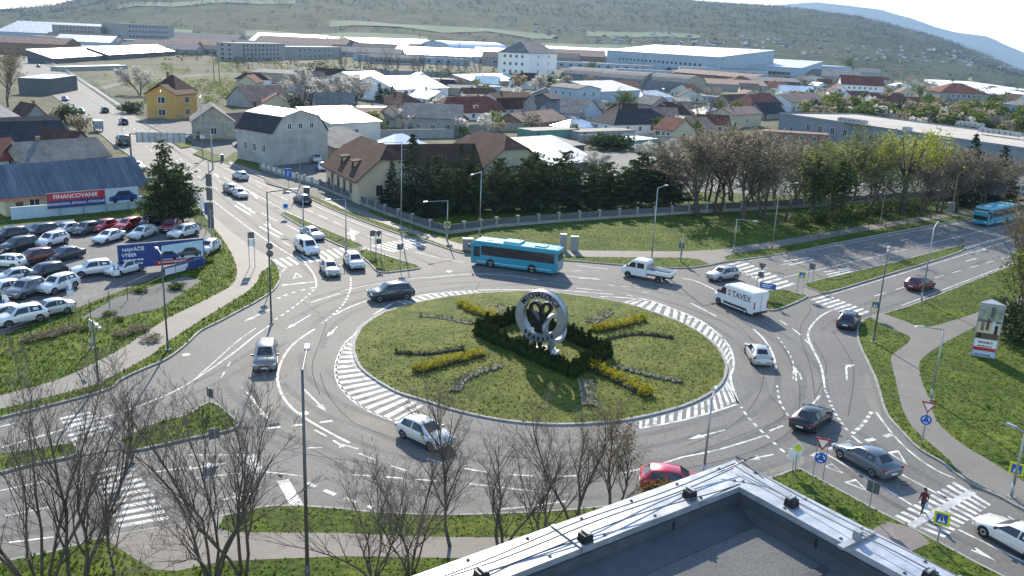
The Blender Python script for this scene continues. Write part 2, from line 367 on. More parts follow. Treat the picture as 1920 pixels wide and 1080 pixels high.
# ================================================================ carriageways and blocks
nw_left = [(5, 120), (37, 135), (90, 173), (137, 207), (170, 235), (213, 272), (285, 320), (330, 346), (360, 365), (383, 391), (410, 420), (433, 443), (480, 477), (505, 490)]
nw_right = [(887, 482), (827, 463), (787, 449), (750, 440), (640, 400), (560, 363), (480, 328), (415, 303), (360, 276), (300, 245), (255, 218), (233, 206), (180, 168), (120, 128), (62, 104)]
W_kerb = [(360, 362), (383, 391), (410, 420), (433, 443), (468, 466), (500, 482), (517, 496), (525, 514), (522, 532), (510, 547), (480, 567), (450, 583), (413, 603), (377, 621), (353, 643), (333, 660), (307, 677), (267, 694), (227, 713), (197, 733), (80, 765), (0, 785), (-120, 815)]
N_kerb = [(415, 303), (480, 328), (560, 363), (640, 400), (750, 440), (787, 449), (827, 463), (873, 477), (930, 485), (1053, 489), (1107, 493), (1167, 498), (1240, 503), (1290, 503), (1330, 498), (1360, 492), (1460, 478), (1593, 452), (1747, 423), (1820, 411), (1920, 395), (2100, 366)]
E_kerb = [(2100, 440), (1920, 492), (1837, 523), (1727, 567), (1650, 592), (1625, 598), (1610, 612), (1608, 630), (1613, 650), (1627, 680), (1640, 707), (1649, 735), (1663, 778), (1690, 810), (1723, 843), (1767, 869), (1797, 893), (1827, 911), (1877, 934), (1920, 957), (2100, 1040)]
S_kerb = [(2080, 1180), (1867, 1077), (1773, 1027), (1710, 993), (1637, 956), (1520, 893), (1495, 882), (1450, 897), (1380, 915), (1300, 930), (1200, 945), (1100, 956), (1000, 963), (900, 967), (800, 968), (700, 963), (640, 957), (567, 952), (500, 953), (433, 967), (340, 985), (193, 1012), (100, 1037), (0, 1058), (-120, 1090)]
asp = gp(nw_left)+[G(490, 545), G(300, 640), G(0, 740), G(-160, 770), Vector((-75, 30, 0)), Vector((-40, 18, 0)), Vector((30, 18, 0)), Vector((60, 36, 0)), G(1930, 920), G(1830, 860), G(1720, 790), G(1690, 640), G(1800, 560), G(2150, 430), G(2150, 350), G(1930, 380), G(1600, 440), G(1280, 485), G(900, 470)]+gp(nw_right[1:])
tag(mk('road', MB().sheet(asp, 0.0), MT['asphalt']), kind='structure')
GRASSP = []; PATHP = []
def slab(name, px, extra, mtl, z=.12):
    P = [(p.x, p.y) for p in gp(px, True)]+[tuple(e) for e in extra]; GRASSP.append((P, z))
    return tag(mk(name, MB().prism(P, -.25, z), mtl), kind='structure')
def kerb(px, closed=False, w=.17, smooth=True):
    P = gp(px, smooth, closed, 5)
    if closed: P.append(P[0])
    return tag(mk('kerb', MB().band(P, w, -.2, .135), MT['kerb']), kind='structure')
a = G(-120, 815); slab('grass_verge', W_kerb, [(-90, a.y+6), (-110, 120), (-75, 150)], MT['weeds'])
slab('grass_verge', N_kerb, [(150, 190), (120, 215), (40, 215), (-30, 215), (-60, 185)], MT['grass'])
slab('grass_verge', E_kerb, [(90, 20), (140, 40), (160, 100), (130, 130)], MT['grass'])
slab('grass_verge', S_kerb, [(-75, 20), (-40, 5), (20, 5), (60, 5), (80, 15)], MT['grass'])
for k in (W_kerb, N_kerb, E_kerb, S_kerb): kerb(k)
# NW road edges beyond the junction
kerb(nw_left[:9], smooth=False); kerb(nw_right[7:], smooth=False)
def sheet(name, px, mtl, z=.128, smooth=True, extra=()):
    P = [(p.x, p.y) for p in gp(px, smooth)]+[tuple(e) for e in extra]; PATHP.append(P)
    return tag(mk(name, MB().sheet(P, z), mtl), kind='structure')
# footpaths ------------------------------------------------------
sheet('footpath', [(368, 368), (392, 398), (413, 418), (440, 441), (478, 468), (502, 482), (508, 494), (505, 503), (490, 512), (480, 533), (457, 553), (400, 588), (320, 640), (280, 670), (213, 707), (160, 729), (0, 770), (-100, 795), (-100, 772), (0, 745), (110, 714), (187, 678), (233, 653), (267, 630), (317, 598), (360, 577), (400, 557), (430, 540), (443, 523), (443, 500), (430, 470), (413, 444), (385, 408), (360, 370)], MT['paving'])
sheet('footpath', [(430, 303), (500, 328), (560, 345), (640, 380), (760, 427), (800, 440), (860, 458), (905, 465), (1057, 471), (1150, 472), (1280, 473), (1345, 470), (1368, 466), (1447, 454), (1533, 440), (1613, 426), (1720, 409), (1790, 399), (1925, 378), (1925, 385), (1790, 407), (1720, 417), (1613, 436), (1533, 451), (1447, 467), (1385, 475), (1358, 483), (1362, 490), (1330, 497), (1310, 488), (1280, 485), (1150, 484), (1057, 482), (900, 477), (850, 468), (790, 446), (640, 392), (560, 356), (500, 337), (430, 309)], MT['paving'], smooth=False)
sheet('footpath', [(1628, 596), (1652, 590), (1690, 602), (1733, 615), (1790, 602), (1847, 583), (1960, 548), (1960, 572), (1850, 606), (1780, 640), (1747, 660), (1727, 677), (1723, 693), (1729, 720), (1740, 747), (1757, 793), (1800, 833), (1860, 870), (1920, 907), (2050, 980), (2050, 1012), (1920, 955), (1877, 932), (1827, 908), (1800, 892), (1780, 867), (1747, 837), (1710, 803), (1690, 763), (1680, 720), (1671, 682), (1675, 666), (1707, 638), (1680, 622), (1648, 607)], MT['paving'])
sheet('footpath', [(1640, 993), (1663, 981), (1712, 994), (1745, 1022), (1700, 1040), (1600, 1040)], MT['paving_red'], smooth=False)
sheet('footpath', [(193, 1011), (240, 1003), (340, 985), (420, 970), (412, 992), (430, 1002), (640, 1003), (800, 1010), (950, 1012), (1150, 990), (1350, 950), (1350, 985), (1150, 1030), (950, 1052), (640, 1047), (420, 1056), (330, 1075), (290, 1072), (250, 1050)], MT['paving'], smooth=False)
# car lot --------------------------------------------------------
sheet('car_lot', [(400, 445), (398, 462), (300, 520), (215, 552), (120, 590), (0, 632), (-110, 660), (-110, 470), (0, 430), (200, 412), (300, 405), (362, 412)], MT['gravel'], smooth=False)
sheet('car_lot', [(345, 520), (378, 528), (300, 580), (228, 597), (150, 600), (215, 562)], MT['asphalt_old'], .132, smooth=False)
sheet('side_street', [(254, 226), (300, 222), (420, 238), (470, 268), (470, 300), (420, 295), (365, 277), (310, 252)], MT['asphalt_old'], .11, smooth=False)
sheet('side_street', [(420, 262), (478, 285), (505, 318), (470, 318), (415, 297), (395, 280)], MT['asphalt_old'], .114, smooth=False)
for k in ([(307, 257), (325, 252), (363, 272), (340, 279)], [(362, 290), (385, 283), (417, 299), (400, 305)]):
    slab('grass_verge', k, [], MT['grass'], .19)
# traffic islands ------------------------------------------------
def isle(px, mtl='grass', paved=None):
    P = [(p.x, p.y) for p in gp(px, True, True)]; GRASSP.append((P, .115))
    o = tag(mk('traffic_island', MB().prism(P, -.2, .115), MT[mtl]), kind='structure'); kerb(px, True); return o
isle([(528, 402), (540, 401), (600, 427), (668, 456), (680, 463), (668, 468), (650, 466), (600, 444), (550, 416)])
isle([(664, 473), (690, 471), (740, 486), (788, 502), (750, 509), (712, 511), (690, 492)])
isle([(1428, 552), (1465, 544), (1495, 552), (1512, 558), (1462, 580), (1440, 582), (1427, 572)])
isle([(1507, 535), (1533, 527), (1660, 497), (1795, 463), (1808, 467), (1780, 480), (1660, 517), (1553, 549), (1530, 546)])
isle([(230, 825), (287, 797), (350, 780), (392, 757), (425, 775), (443, 803), (350, 825), (247, 847), (232, 838)], 'weeds')
isle([(-60, 862), (0, 853), (60, 845), (133, 834), (140, 855), (60, 872), (0, 888), (-60, 902)], 'weeds')
sheet('refuge', [(646, 470), (668, 460), (690, 466), (664, 476)], MT['paving'], .05, False); sheet('refuge', [(1497, 552), (1507, 537), (1531, 547), (1552, 550), (1514, 559)], MT['paving'], .05, False)
sheet('refuge', [(140, 836), (228, 822), (232, 842), (142, 857)], MT['paving'], .05, False)
tag(mk('kerb', MB().band(gp([(1808, 467), (1860, 452), (1925, 436), (2100, 396)]), .7, -.1, .1), MT['kerb']), kind='structure')
# central island -------------------------------------------------
ISLE = [(664, 653), (670, 630), (688, 607), (730, 584), (796, 566), (870, 554), (940, 549), (1010, 548), (1080, 555), (1157, 567), (1211, 582), (1266, 602), (1299, 618), (1332, 641), (1352, 665), (1361, 690), (1355, 714), (1338, 733), (1299, 755), (1240, 774), (1160, 790), (1050, 797), (950, 790), (860, 772), (790, 750), (743, 735), (691, 703), (671, 681)]
P = [(p.x, p.y) for p in gp(ISLE, True, True)]
P_ISLE = P
cen = Vector((sum(p[0] for p in P)/len(P), sum(p[1] for p in P)/len(P), 0))
def dome():                                           # gently mounded lawn
    vs = []; fs = []; K = [1, .93, .8, .6, .4, .2, .05]
    for k in K:
        for x, y in P:
            vs.append((cen.x+(x-cen.x)*k, cen.y+(y-cen.y)*k, .13+.45*(1-k**2)+(vnoise(x*k*.6+9, y*k*.6)-.5)*.05*(k < 1)))
    n = len(P)
    for k in range(len(K)-1):
        for i in range(n):
            j = (i+1) % n; fs.append((k*n+i, k*n+j, (k+1)*n+j, (k+1)*n+i))
    fs.append(tuple((len(K)-1)*n+i for i in range(n))); b = MB().add(vs, fs)
    return b
def lawn_z(p):
    d = Vector((p[0]-cen.x, p[1]-cen.y)); k = min(1, d.length/16.4); return .13+.45*(1-k*k)
def GL(x, y):
    q = G(x, y, .3); q = G(x, y, lawn_z(q)); return q
tag(mk('roundabout_lawn', dome(), MT['grass_island'], smooth=True), kind='structure')
kerb(ISLE, True, .3)
apron = [(cen.x+(x-cen.x)*1.018, cen.y+(y-cen.y)*1.018) for x, y in P]; apron.append(apron[0])
tag(mk('gutter', MB().strip(apron, .3, .0025), MT['concrete']), kind='structure')
# ================================================================ painted markings
LINES = MB(); WORN = MB()
ZP = .005
def line(px, w=.14, dash=None, smooth=True, mb=LINES):
    Q = gp(px, smooth and len(px) > 2)
    if not dash: mb.strip(Q, w, ZP); return
    on, off = dash; pos = 0.; seg = []; acc = []
    pts = [Q[0]]
    for a, b in zip(Q, Q[1:]):
        n = max(1, int((b-a).length/.15))
        pts += [a.lerp(b, (k+1)/n) for k in range(n)]
    cur = []; d = 0
    for a, b in zip(pts, pts[1:]):
        d += (b-a).length
        if d % (on+off) < on: 
            if not cur: cur = [a]
            cur.append(b)
        elif cur:
            if len(cur) > 1: mb.strip([cur[0], cur[len(cur)//2], cur[-1]], w, ZP)
            cur = []
    if len(cur) > 1: mb.strip([cur[0], cur[-1]], w, ZP)
CROSSINGS = []
def crossing(A, B, C, D, n, fill=.5, where=''):         # stripes run A->C side by side until B->D
    a, b, c, d = G(*A), G(*B), G(*C), G(*D)
    t = thing('zebra_crossing', where, 'crosswalk', (0, 0, 0))
    for i in range(n):
        u0 = i/(n-1+fill); u1 = (i+fill)/(n-1+fill)
        q = [a.lerp(b, u0), a.lerp(b, u1), c.lerp(d, u1), c.lerp(d, u0)]
        mk('stripe', MB().sheet([(p.x, p.y) for p in q], ZP), MT['paint'], t)
def arrow(tail, head, w=.16, hw=.55, hl=1.3, turn=None, mb=LINES):
    a, b = G(*tail), G(*head); d = (b-a); L = d.length; d.normalize(); n = Vector((-d.y, d.x, 0))
    s = b-d*hl; mb.sheet([tuple((a+n*w/2)[:2]), tuple((a-n*w/2)[:2]), tuple((s-n*w/2)[:2]), tuple((s+n*w/2)[:2])], ZP)
    if turn:
        mb.sheet([tuple((s+n*.1)[:2]), tuple((s-n*.1)[:2]), tuple((s+n*turn*.22+d*.35)[:2]), tuple((s+n*turn*.05+d*.5)[:2])], ZP+.001)
        e = s+n*turn*.12+d*.42; f = (d*.75+n*turn*.66).normalized(); g = Vector((-f.y, f.x, 0)); mb.sheet([tuple((e+g*.33)[:2]), tuple((e-g*.33)[:2]), tuple((e+f*.95)[:2])], ZP+.002)
    else: mb.sheet([tuple((s+n*hw/2)[:2]), tuple((s-n*hw/2)[:2]), tuple(b[:2])], ZP)
def tri(px, k=.62):
    q = [G(*p) for p in px]; c = sum(q, Vector())/3
    for i in range(3):
        a, b = q[i], q[(i+1) % 3]; a2, b2 = c+(a-c)*k, c+(b-c)*k
        LINES.sheet([tuple(v[:2]) for v in (a, b, b2, a2)], ZP)
def ladder(inner, outer, n, lo=0., hi=1., skew=.0, f=.5):
    I = gp(inner, True); O = gp(outer, True)
    def at(P, u):
        u = max(0, min(1, u))*(len(P)-1); i = min(int(u), len(P)-2); return P[i].lerp(P[i+1], u-i)
    for i in range(n):
        u = lo+(hi-lo)*i/n; u1 = u+(hi-lo)/n*f
        q = [at(I, u), at(I, u1), at(O, u1+skew), at(O, u+skew)]
        LINES.sheet([tuple(v[:2]) for v in q], ZP)
# hatched margins of the centre island
hwO = [(672, 622), (650, 640), (636, 664), (629, 690), (634, 717), (655, 745), (690, 770), (740, 790)]
line(hwO, .2); ladder([(672, 630), (664, 650), (668, 668), (682, 690), (702, 712), (730, 730), (762, 748), (800, 762)], hwO, 17, .12, 1., .03)
line([(700, 590), (745, 565), (800, 552), (880, 545), (960, 543), (1060, 545), (1150, 552)], .18)
ladder([(760, 570), (810, 560), (860, 553), (905, 549)], [(745, 566), (795, 553), (850, 547), (890, 544)], 12, 0, 1, .0)
hnO = [(1124, 556), (1170, 558), (1216, 563), (1262, 579), (1310, 599), (1342, 622), (1364, 645), (1374, 667), (1375, 689), (1370, 711), (1384, 757)]
line(hnO, .2); ladder([(1168, 567), (1211, 580), (1266, 600), (1299, 616), (1333, 640), (1353, 664), (1362, 688)], [(1190, 561), (1225, 567), (1268, 582), (1310, 600), (1342, 623), (1364, 646), (1374, 672)], 19, 0, 1, .0, .55)
hsO = [(1384, 757), (1335, 773), (1270, 790), (1200, 803)]
line(hsO, .2); ladder([(1362, 722), (1335, 745), (1295, 763), (1240, 780), (1195, 790)], [(1380, 752), (1345, 768), (1300, 781), (1245, 794), (1198, 802)], 14, 0, 1, .03)
line([(1362, 715), (1384, 757)], .2)
# ring lanes
line([(590, 617), (556, 640), (533, 667), (521, 700), (524, 728), (540, 757), (572, 784), (620, 812), (655, 830)], .2)
line([(583, 567), (637, 550)], .15); line([(640, 545), (700, 533), (745, 525), (800, 520)], .12); line([(800, 521), (880, 514), (960, 517), (1010, 525)], .14)
line([(593, 538), (575, 556), (545, 580), (510, 603)], .2, (.6, .6)); line([(510, 607), (475, 632), (440, 660), (383, 700), (320, 737), (230, 772), (120, 805), (0, 840)], .16)
line([(658, 520), (656, 545), (640, 575), (605, 606)], .2, (.55, .45)); line([(700, 560), (660, 574), (628, 590)], .16); line([(480, 615), (445, 640), (400, 680), (372, 705)], .1)
line([(520, 560), (545, 550), (593, 538)], .3, (.6, .6))
line([(528, 535), (592, 528)], .35)
arrow((507, 580), (457, 603)); arrow((583, 590), (537, 617)); arrow((633, 612), (612, 632)); arrow((473, 747), (503, 787)); arrow((570, 730), (612, 772))
line([(432, 678), (414, 710)], .14, (1.2, 1.2)); line([(500, 803), (560, 797), (632, 788)], .25, (.9, .9)); line([(577, 840), (640, 838)], .14, (1., 1.)); line([(590, 806), (612, 818)], .16); line([(625, 826), (645, 838)], .16)
line([(473, 747), (450, 723)], .12, (.5, .5))
line([(640, 833), (672, 842)], .14); line([(673, 850), (703, 862)], .14); line([(733, 873), (763, 883)], .14); line([(660, 890), (760, 897), (830, 903)], .14, (1.2, .8)); line([(880, 907), (950, 915), (1033, 925)], .16); line([(575, 905), (640, 932), (700, 952)], .3, (.8, .8))
line([(800, 860), (880, 880), (960, 890), (1060, 893), (1150, 886)], .14, (1.4, 1.4)); line([(930, 955), (990, 950), (1060, 940)], .14)
line([(1280, 857), (1347, 843), (1433, 817)], .16); line([(1160, 888), (1220, 875), (1280, 857)], .16)
arrow((1360, 806), (1290, 824)); arrow((1450, 852), (1392, 864)); line([(1443, 808), (1468, 798)], .16); line([(1380, 868), (1420, 855)], .13)
line([(1457, 723), (1463, 755), (1482, 785)], .16, (.5, .6)); line([(1390, 763), (1405, 785), (1440, 820), (1482, 858)], .2, (.5, .5))
line([(1547, 728), (1553, 745), (1566, 775), (1592, 812)], .22, (.45, .4)); line([(1634, 772), (1618, 795), (1598, 813)], .28, (.6, .35)); line([(1672, 815), (1640, 823), (1600, 832), (1553, 843), (1510, 862)], .4, (.9, .9))
line([(1545, 717), (1548, 735)], .16); line([(1537, 742), (1524, 757)], .16); line([(1597, 817), (1617, 833)], .18)
line([(1563, 580), (1540, 592), (1522, 610), (1515, 628), (1521, 648), (1532, 670), (1541, 692), (1545, 717)], .2)
line([(1413, 617), (1433, 637), (1449, 664), (1455, 692)], .2); line([(1280, 522), (1307, 528), (1347, 547), (1370, 560)], .2); line([(1295, 568), (1343, 593)], .2)
line([(1461, 600), (1475, 609)], .16); line([(1486, 616), (1501, 628)], .16); line([(1509, 636), (1519, 647)], .14)
line([(1458, 632), (1475, 655), (1487, 680), (1487, 712)], .12, (.6, .7)); line([(1060, 518), (1125, 524)], .16); line([(1080, 540), (1128, 545)], .16); line([(1140, 534), (1200, 540)], .13, (.8, .8)); line([(1080, 497), (1140, 505)], .14); line([(1175, 553), (1215, 562)], .13, (.8, .8))
arrow((1588, 712), (1586, 680), turn=-1); arrow((1493, 714), (1491, 688)); line([(1499, 700), (1503, 712)], .13); arrow((1085, 522), (1122, 522)); line([(1030, 508), (1125, 508)], .12, (1.2, 1.5))
# NW arm
line([(470, 430), (500, 450), (543, 477), (570, 493), (584, 508), (592, 524), (593, 538)], .18); line([(395, 372), (430, 400), (470, 430)], .15); line([(529, 510), (538, 500)], .13)
line([(530, 453), (547, 462)], .16); line([(490, 399), (520, 415)], .16); line([(537, 421), (563, 435)], .16); line([(430, 370), (480, 397)], .16, (1.5, 1.5)); line([(370, 330), (430, 370)], .14, (3, 3)); line([(250, 242), (370, 330)], .14, (3, 4)); line([(225, 235), (320, 312), (400, 372)], .13, (3, 4)); line([(200, 203), (300, 275), (420, 345)], .13, (3, 4)); line([(100, 137), (200, 203)], .13, (3, 4)); line([(90, 128), (230, 213)], .13, (3, 4))
line([(538, 397), (600, 425), (668, 456), (690, 466), (788, 500)], .14, smooth=False); line([(420, 332), (538, 397)], .14); line([(573, 392), (640, 422), (700, 447)], .15, (3, 2)); line([(440, 327), (570, 390)], .13, (3, 3))
line([(420, 315), (560, 373), (640, 407), (700, 430), (780, 456)], .12); line([(775, 472), (830, 485), (870, 492)], .14)
arrow((662, 450), (660, 430), .5, 1.6, 3.0); arrow((482, 372), (472, 359), .4, 1.2, 2.0); arrow((410, 333), (402, 325), .3, 1.0, 2.0)
for q in (((487, 425), (523, 445)), ((495, 420), (530, 440)), ((440, 385), (470, 403)), ((446, 380), (478, 400)), ((500, 415), (507, 424))): line(q, .35)
# NE arm
line([(1640, 555), (1740, 525), (1860, 490), (1960, 462)], .14, (2.4, 2.4)); line([(1560, 552), (1660, 522), (1790, 483), (1925, 441)], .13); line([(1690, 573), (1790, 535), (1920, 485)], .13)
arrow((1810, 490), (1832, 484)); arrow((1830, 473), (1850, 467)); line([(1470, 520), (1590, 493), (1700, 467), (1830, 436), (1920, 415)], .13); line([(1420, 506), (1560, 477), (1680, 453), (1800, 430)], .13, (2.4, 2.4)); line([(1370, 494), (1500, 473), (1640, 447), (1830, 413)], .12)
for q in (((1545, 510), (1590, 503)), ((1550, 515), (1595, 505)), ((1555, 519), (1600, 508)), ((1470, 490), (1515, 483)), ((1480, 497), (1525, 487))): line(q, .3)
line([(1380, 505), (1410, 518), (1424, 530)], .16)
# SE arm
line([(1547, 850), (1633, 900), (1710, 947)], .16); line([(1667, 877), (1753, 923), (1775, 934)], .16); line([(1835, 965), (1925, 1012)], .16); line([(1643, 773), (1673, 813), (1710, 850), (1753, 880), (1790, 897)], .14); line([(1497, 877), (1521, 892), (1637, 956), (1710, 993), (1773, 1028), (1867, 1080)], .16, smooth=False); line([(1797, 993), (1925, 1056)], .16)
tri([(1664, 848), (1684, 844), (1702, 872)]); tri([(1583, 904), (1604, 898), (1630, 923)]); tri([(1545, 875), (1560, 869), (1582, 888)], .75); tri([(555, 511), (567, 519), (549, 523)])
arrow((1830, 1032), (1868, 1052)); arrow((1910, 982), (1925, 990))
# SW arm
line([(0, 920), (83, 903)], .14, (3, 3)); line([(10, 967), (97, 950)], .14); line([(17, 1017), (100, 1007)], .14); line([(467, 853), (483, 884)], .7); line([(530, 900), (560, 953)], .7); line([(350, 853), (467, 853)], .14); line([(363, 897), (483, 885), (567, 893)], .14); arrow((417, 937), (480, 922), .2, .9, 1.2); arrow((350, 880), (425, 868), .2, .9, 1.2); line([(290, 885), (360, 875)], .14); line([(0, 800), (110, 775)], .13, (2, 2))
tag(mk('road_marking', LINES, MT['paint']), kind='structure')
crossing((510, 487), (652, 462), (530, 501), (674, 477), 12, where='zebra crossing in front of the queue of silver and white cars')
crossing((694, 460), (768, 447), (738, 473), (800, 460), 8, where='zebra crossing left of the teal bus, beside the conifers')
crossing((1360, 497), (1456, 543), (1392, 488), (1492, 533), 10, where='zebra crossing behind the small white car, in tree shade')
crossing((1517, 562), (1600, 596), (1550, 553), (1632, 584), 8, where='zebra crossing just beyond the dark blue hatchback')
crossing((1677, 968), (1789, 903), (1712, 984), (1820, 922), 11, where='zebra crossing the walking person is using, roundabout side')
crossing((1722, 990), (1826, 926), (1770, 1008), (1858, 946), 11, where='zebra crossing on the far side of the paving guide strip')
crossing((167, 885), (224, 990), (245, 868), (318, 973), 11, where='wide zebra crossing seen through the bare trees')
crossing((112, 783), (132, 828), (168, 772), (214, 804), 6, where='zebra crossing between verge and grassy island at left')
gs = MB(); gs.strip([G(1702, 990), G(1824, 922)], .5, ZP+.003); tag(mk('guide_strip', gs, MT['paint_worn']), kind='structure')
TRK = MB(); ci = gp(ISLE, True, True, 4); ci.append(ci[0])
def arc(k, f0, f1):
    n = len(ci)-1; return [(cen.x+(ci[i % n].x-cen.x)*k, cen.y+(ci[i % n].y-cen.y)*k) for i in range(int(f0*n), int(f1*n))]
for k, f0, f1 in ((1.16, .0, .97), (1.27, .05, 1.0), (1.40, .08, .95), (1.51, .1, .92), (1.64, .62, .98), (1.72, .66, .95)): TRK.strip(arc(k, f0, f1), .55, .0011)
for q in ([(590, 520), (500, 440), (380, 340), (240, 235), (150, 172)], [(610, 510), (520, 432), (400, 335), (262, 235)], [(660, 500), (560, 425), (430, 345), (300, 262)], [(672, 492), (580, 422), (450, 343)], [(820, 500), (720, 458), (600, 410), (460, 340), (340, 275)], [(850, 492), (760, 455), (620, 402), (480, 335)], [(1540, 620), (1600, 580), (1700, 540), (1850, 488)], [(1560, 625), (1640, 585), (1760, 545)], [(1400, 520), (1520, 498), (1680, 462), (1850, 425)], [(1390, 508), (1520, 485), (1700, 447)], [(1590, 820), (1660, 880), (1760, 940), (1900, 1010)], [(1610, 810), (1690, 865), (1790, 925)], [(1560, 860), (1650, 930), (1780, 1000), (1880, 1055)], [(540, 640), (440, 700), (300, 765), (100, 830)], [(500, 640), (400, 700), (250, 760)], [(0, 940), (200, 905), (400, 870), (560, 850)], [(0, 990), (200, 950), (400, 915), (560, 905)], [(0, 1010), (250, 962), (480, 930)]): TRK.strip(gp(q, True), .5, .0012)
tag(mk('tyre_track', TRK, mat('tyre_polish', (.092, .09, .087), .8, col2=(.142, .139, .134), scale=.35, fine=.15, fscale=3.5, spec=.24, detail=8)), kind='structure')
OIL = MB(); Ro = random.Random(2)
for q in ((664, 505), (620, 520), (575, 480), (1640, 870), (1700, 905), (530, 890), (470, 870), (1330, 520), (1390, 585), (200, 930)):
    for _ in range(5):
        c = G(q[0]+Ro.uniform(-9, 9), q[1]+Ro.uniform(-5, 5)); r0 = Ro.uniform(.05, .14); OIL.add([(c.x+r0*Ro.uniform(.6, 1.2)*math.cos(i*.63), c.y+r0*Ro.uniform(.6, 1.2)*math.sin(i*.63), .0016) for i in range(10)], [tuple(range(10))])
tag(mk('oil_stain', OIL, MT['tar']), kind='structure')
# tar seams and repair lines in the asphalt
TAR = MB()
for q in ([(1300, 850), (1400, 812), (1470, 780), (1440, 740)], [(1280, 880), (1400, 850), (1485, 805), (1500, 740), (1490, 690)], [(1290, 545), (1380, 580), (1460, 640), (1490, 700)], [(520, 840), (600, 856), (700, 870), (760, 890)], [(600, 700), (615, 740), (660, 790), (720, 815)], [(1560, 620), (1600, 690), (1590, 780)], [(620, 560), (680, 545), (760, 535), (860, 530), (960, 533), (1060, 540)], [(540, 600), (570, 590), (610, 600), (600, 640), (585, 690), (600, 740)], [(560, 560), (600, 590)], [(1180, 540), (1260, 548), (1330, 575), (1400, 625), (1430, 690), (1420, 745), (1370, 800), (1290, 835)], [(1500, 560), (1520, 580), (1500, 620), (1520, 690), (1530, 760)], [(440, 800), (520, 815), (600, 850), (700, 905), (820, 935)], [(900, 850), (1000, 858), (1100, 850), (1200, 830)], [(420, 345), (520, 395), (600, 440), (660, 480), (720, 520)], [(860, 590), (900, 530)], [(1530, 740), (1550, 690), (1525, 640)]):
    TAR.strip(gp(q, True), .05, .002)
tag(mk('tar_seam', TAR, MT['tar']), kind='structure')
PAT = MB()
for q in ([(1385, 702), (1436, 707), (1444, 738), (1396, 732)], [(1118, 512), (1180, 518), (1172, 527), (1112, 520)], [(860, 900), (958, 913), (950, 935), (852, 922)]):
    PAT.sheet([tuple(G(*p)[:2]) for p in q], .0015)
tag(mk('road_patch', PAT, mat('asphalt_patch', (.112, .11, .106), .75, var=.14, scale=.8, fine=.15, fscale=4, spec=.28)), kind='structure')
DRT = MB()
for q, w_ in (([(640, 790), (700, 822), (760, 832), (830, 822), (880, 800), (840, 782), (780, 768), (720, 758), (672, 745), (640, 760)], 0), ([(1625, 700), (1640, 740), (1655, 790), (1640, 780), (1622, 735)], 0), ([(540, 735), (600, 765), (640, 800), (610, 830), (540, 815), (480, 780)], 0), ([(1462, 862), (1500, 850), (1505, 872), (1460, 885), (1400, 893)], 0)):
    DRT.sheet([tuple(p[:2]) for p in gp(q, True, True)], .001)
tag(mk('sand_film', DRT, mat('sandy_asphalt', (.135, .126, .11), .85, col2=(.215, .19, .155), scale=.3, fine=.2, fscale=4)), kind='structure')
mh = MB()
for q in ((349, 665), (842, 509), (570, 775), (1430, 598), (1210, 548)):
    c = G(*q); mh.add([(c.x+.33*math.cos(t*.524), c.y+.33*math.sin(t*.524), .006) for t in range(12)], [tuple(range(12))])
tag(mk('manhole_cover', mh, MT['pole_dark']), kind='structure')
# ================================================================ vehicles
def ring(st):
    x, zb, wd, zbelt, zr, wr = st
    h = [(0, zb), (wd*.90, zb), (wd, zb+.14), (wd*1.005, zb+(zbelt-zb)*.6), (wd*.965, zbelt), (wr, zr-.05), (wr*.82, zr), (0, zr+.025)]
    return [(x, y, z) for y, z in h]+[(x, -y, z) for y, z in h[-2:0:-1]]
def body_mesh(ST):
    b = MB(); n = 14; vs = []
    for s in ST: vs += ring(s)
    fs = [tuple(range(n-1, -1, -1))]
    for k in range(len(ST)-1):
        for i in range(n): j = (i+1) % n; fs.append((k*n+i, k*n+j, (k+1)*n+j, (k+1)*n+i))
    m_ = len(ST)-1; fs.append(tuple(m_*n+i for i in range(n)))
    return b.add(vs, [f[::-1] for f in fs])
def inset(q, k=.9, off=.014, k2=None):
    q = [Vector(v) for v in q]; c = sum(q, Vector())/len(q); nrm = (q[1]-q[0]).cross(q[-1]-q[0])
    if len(q) == 4: nrm = (q[2]-q[0]).cross(q[3]-q[1])
    nrm.normalize()
    if nrm.dot(c-Vector((c.x*.8, 0, .6))) < 0: nrm = -nrm
    return [c+(v-c)*k+nrm*off for v in q]
def wheel_meshes(r, wdt=.2):
    t = MB(); t.lathe([(r*.60, -wdt/2), (r*.93, -wdt/2), (r, -wdt/2+.03), (r, wdt/2-.03), (r*.93, wdt/2), (r*.60, wdt/2)], 18)
    t.v = [(v[0], v[2], v[1]) for v in t.v]
    d = MB()
    d.add([(0, -wdt*.36, 0)]+[(r*.58*math.cos(i*math.pi/9), -wdt*.42, r*.58*math.sin(i*math.pi/9)) for i in range(18)], [(0, i+1, (i+1) % 18+1) for i in range(18)])
    d.add([(0, wdt*.36, 0)]+[(r*.58*math.cos(i*math.pi/9), wdt*.42, r*.58*math.sin(i*math.pi/9)) for i in range(18)], [(0, (i+1) % 18+1, i+1) for i in range(18)])
    for i in range(5):
        a = i*2*math.pi/5
        for s in (-1, 1): d.box((r*.3*math.cos(a), s*wdt*.42, r*.3*math.sin(a)), (.05, .03, r*.5), 0) if False else None
    return t.mesh('tyre', MT['rubber'], True), d.mesh('rim', MT['rim'])
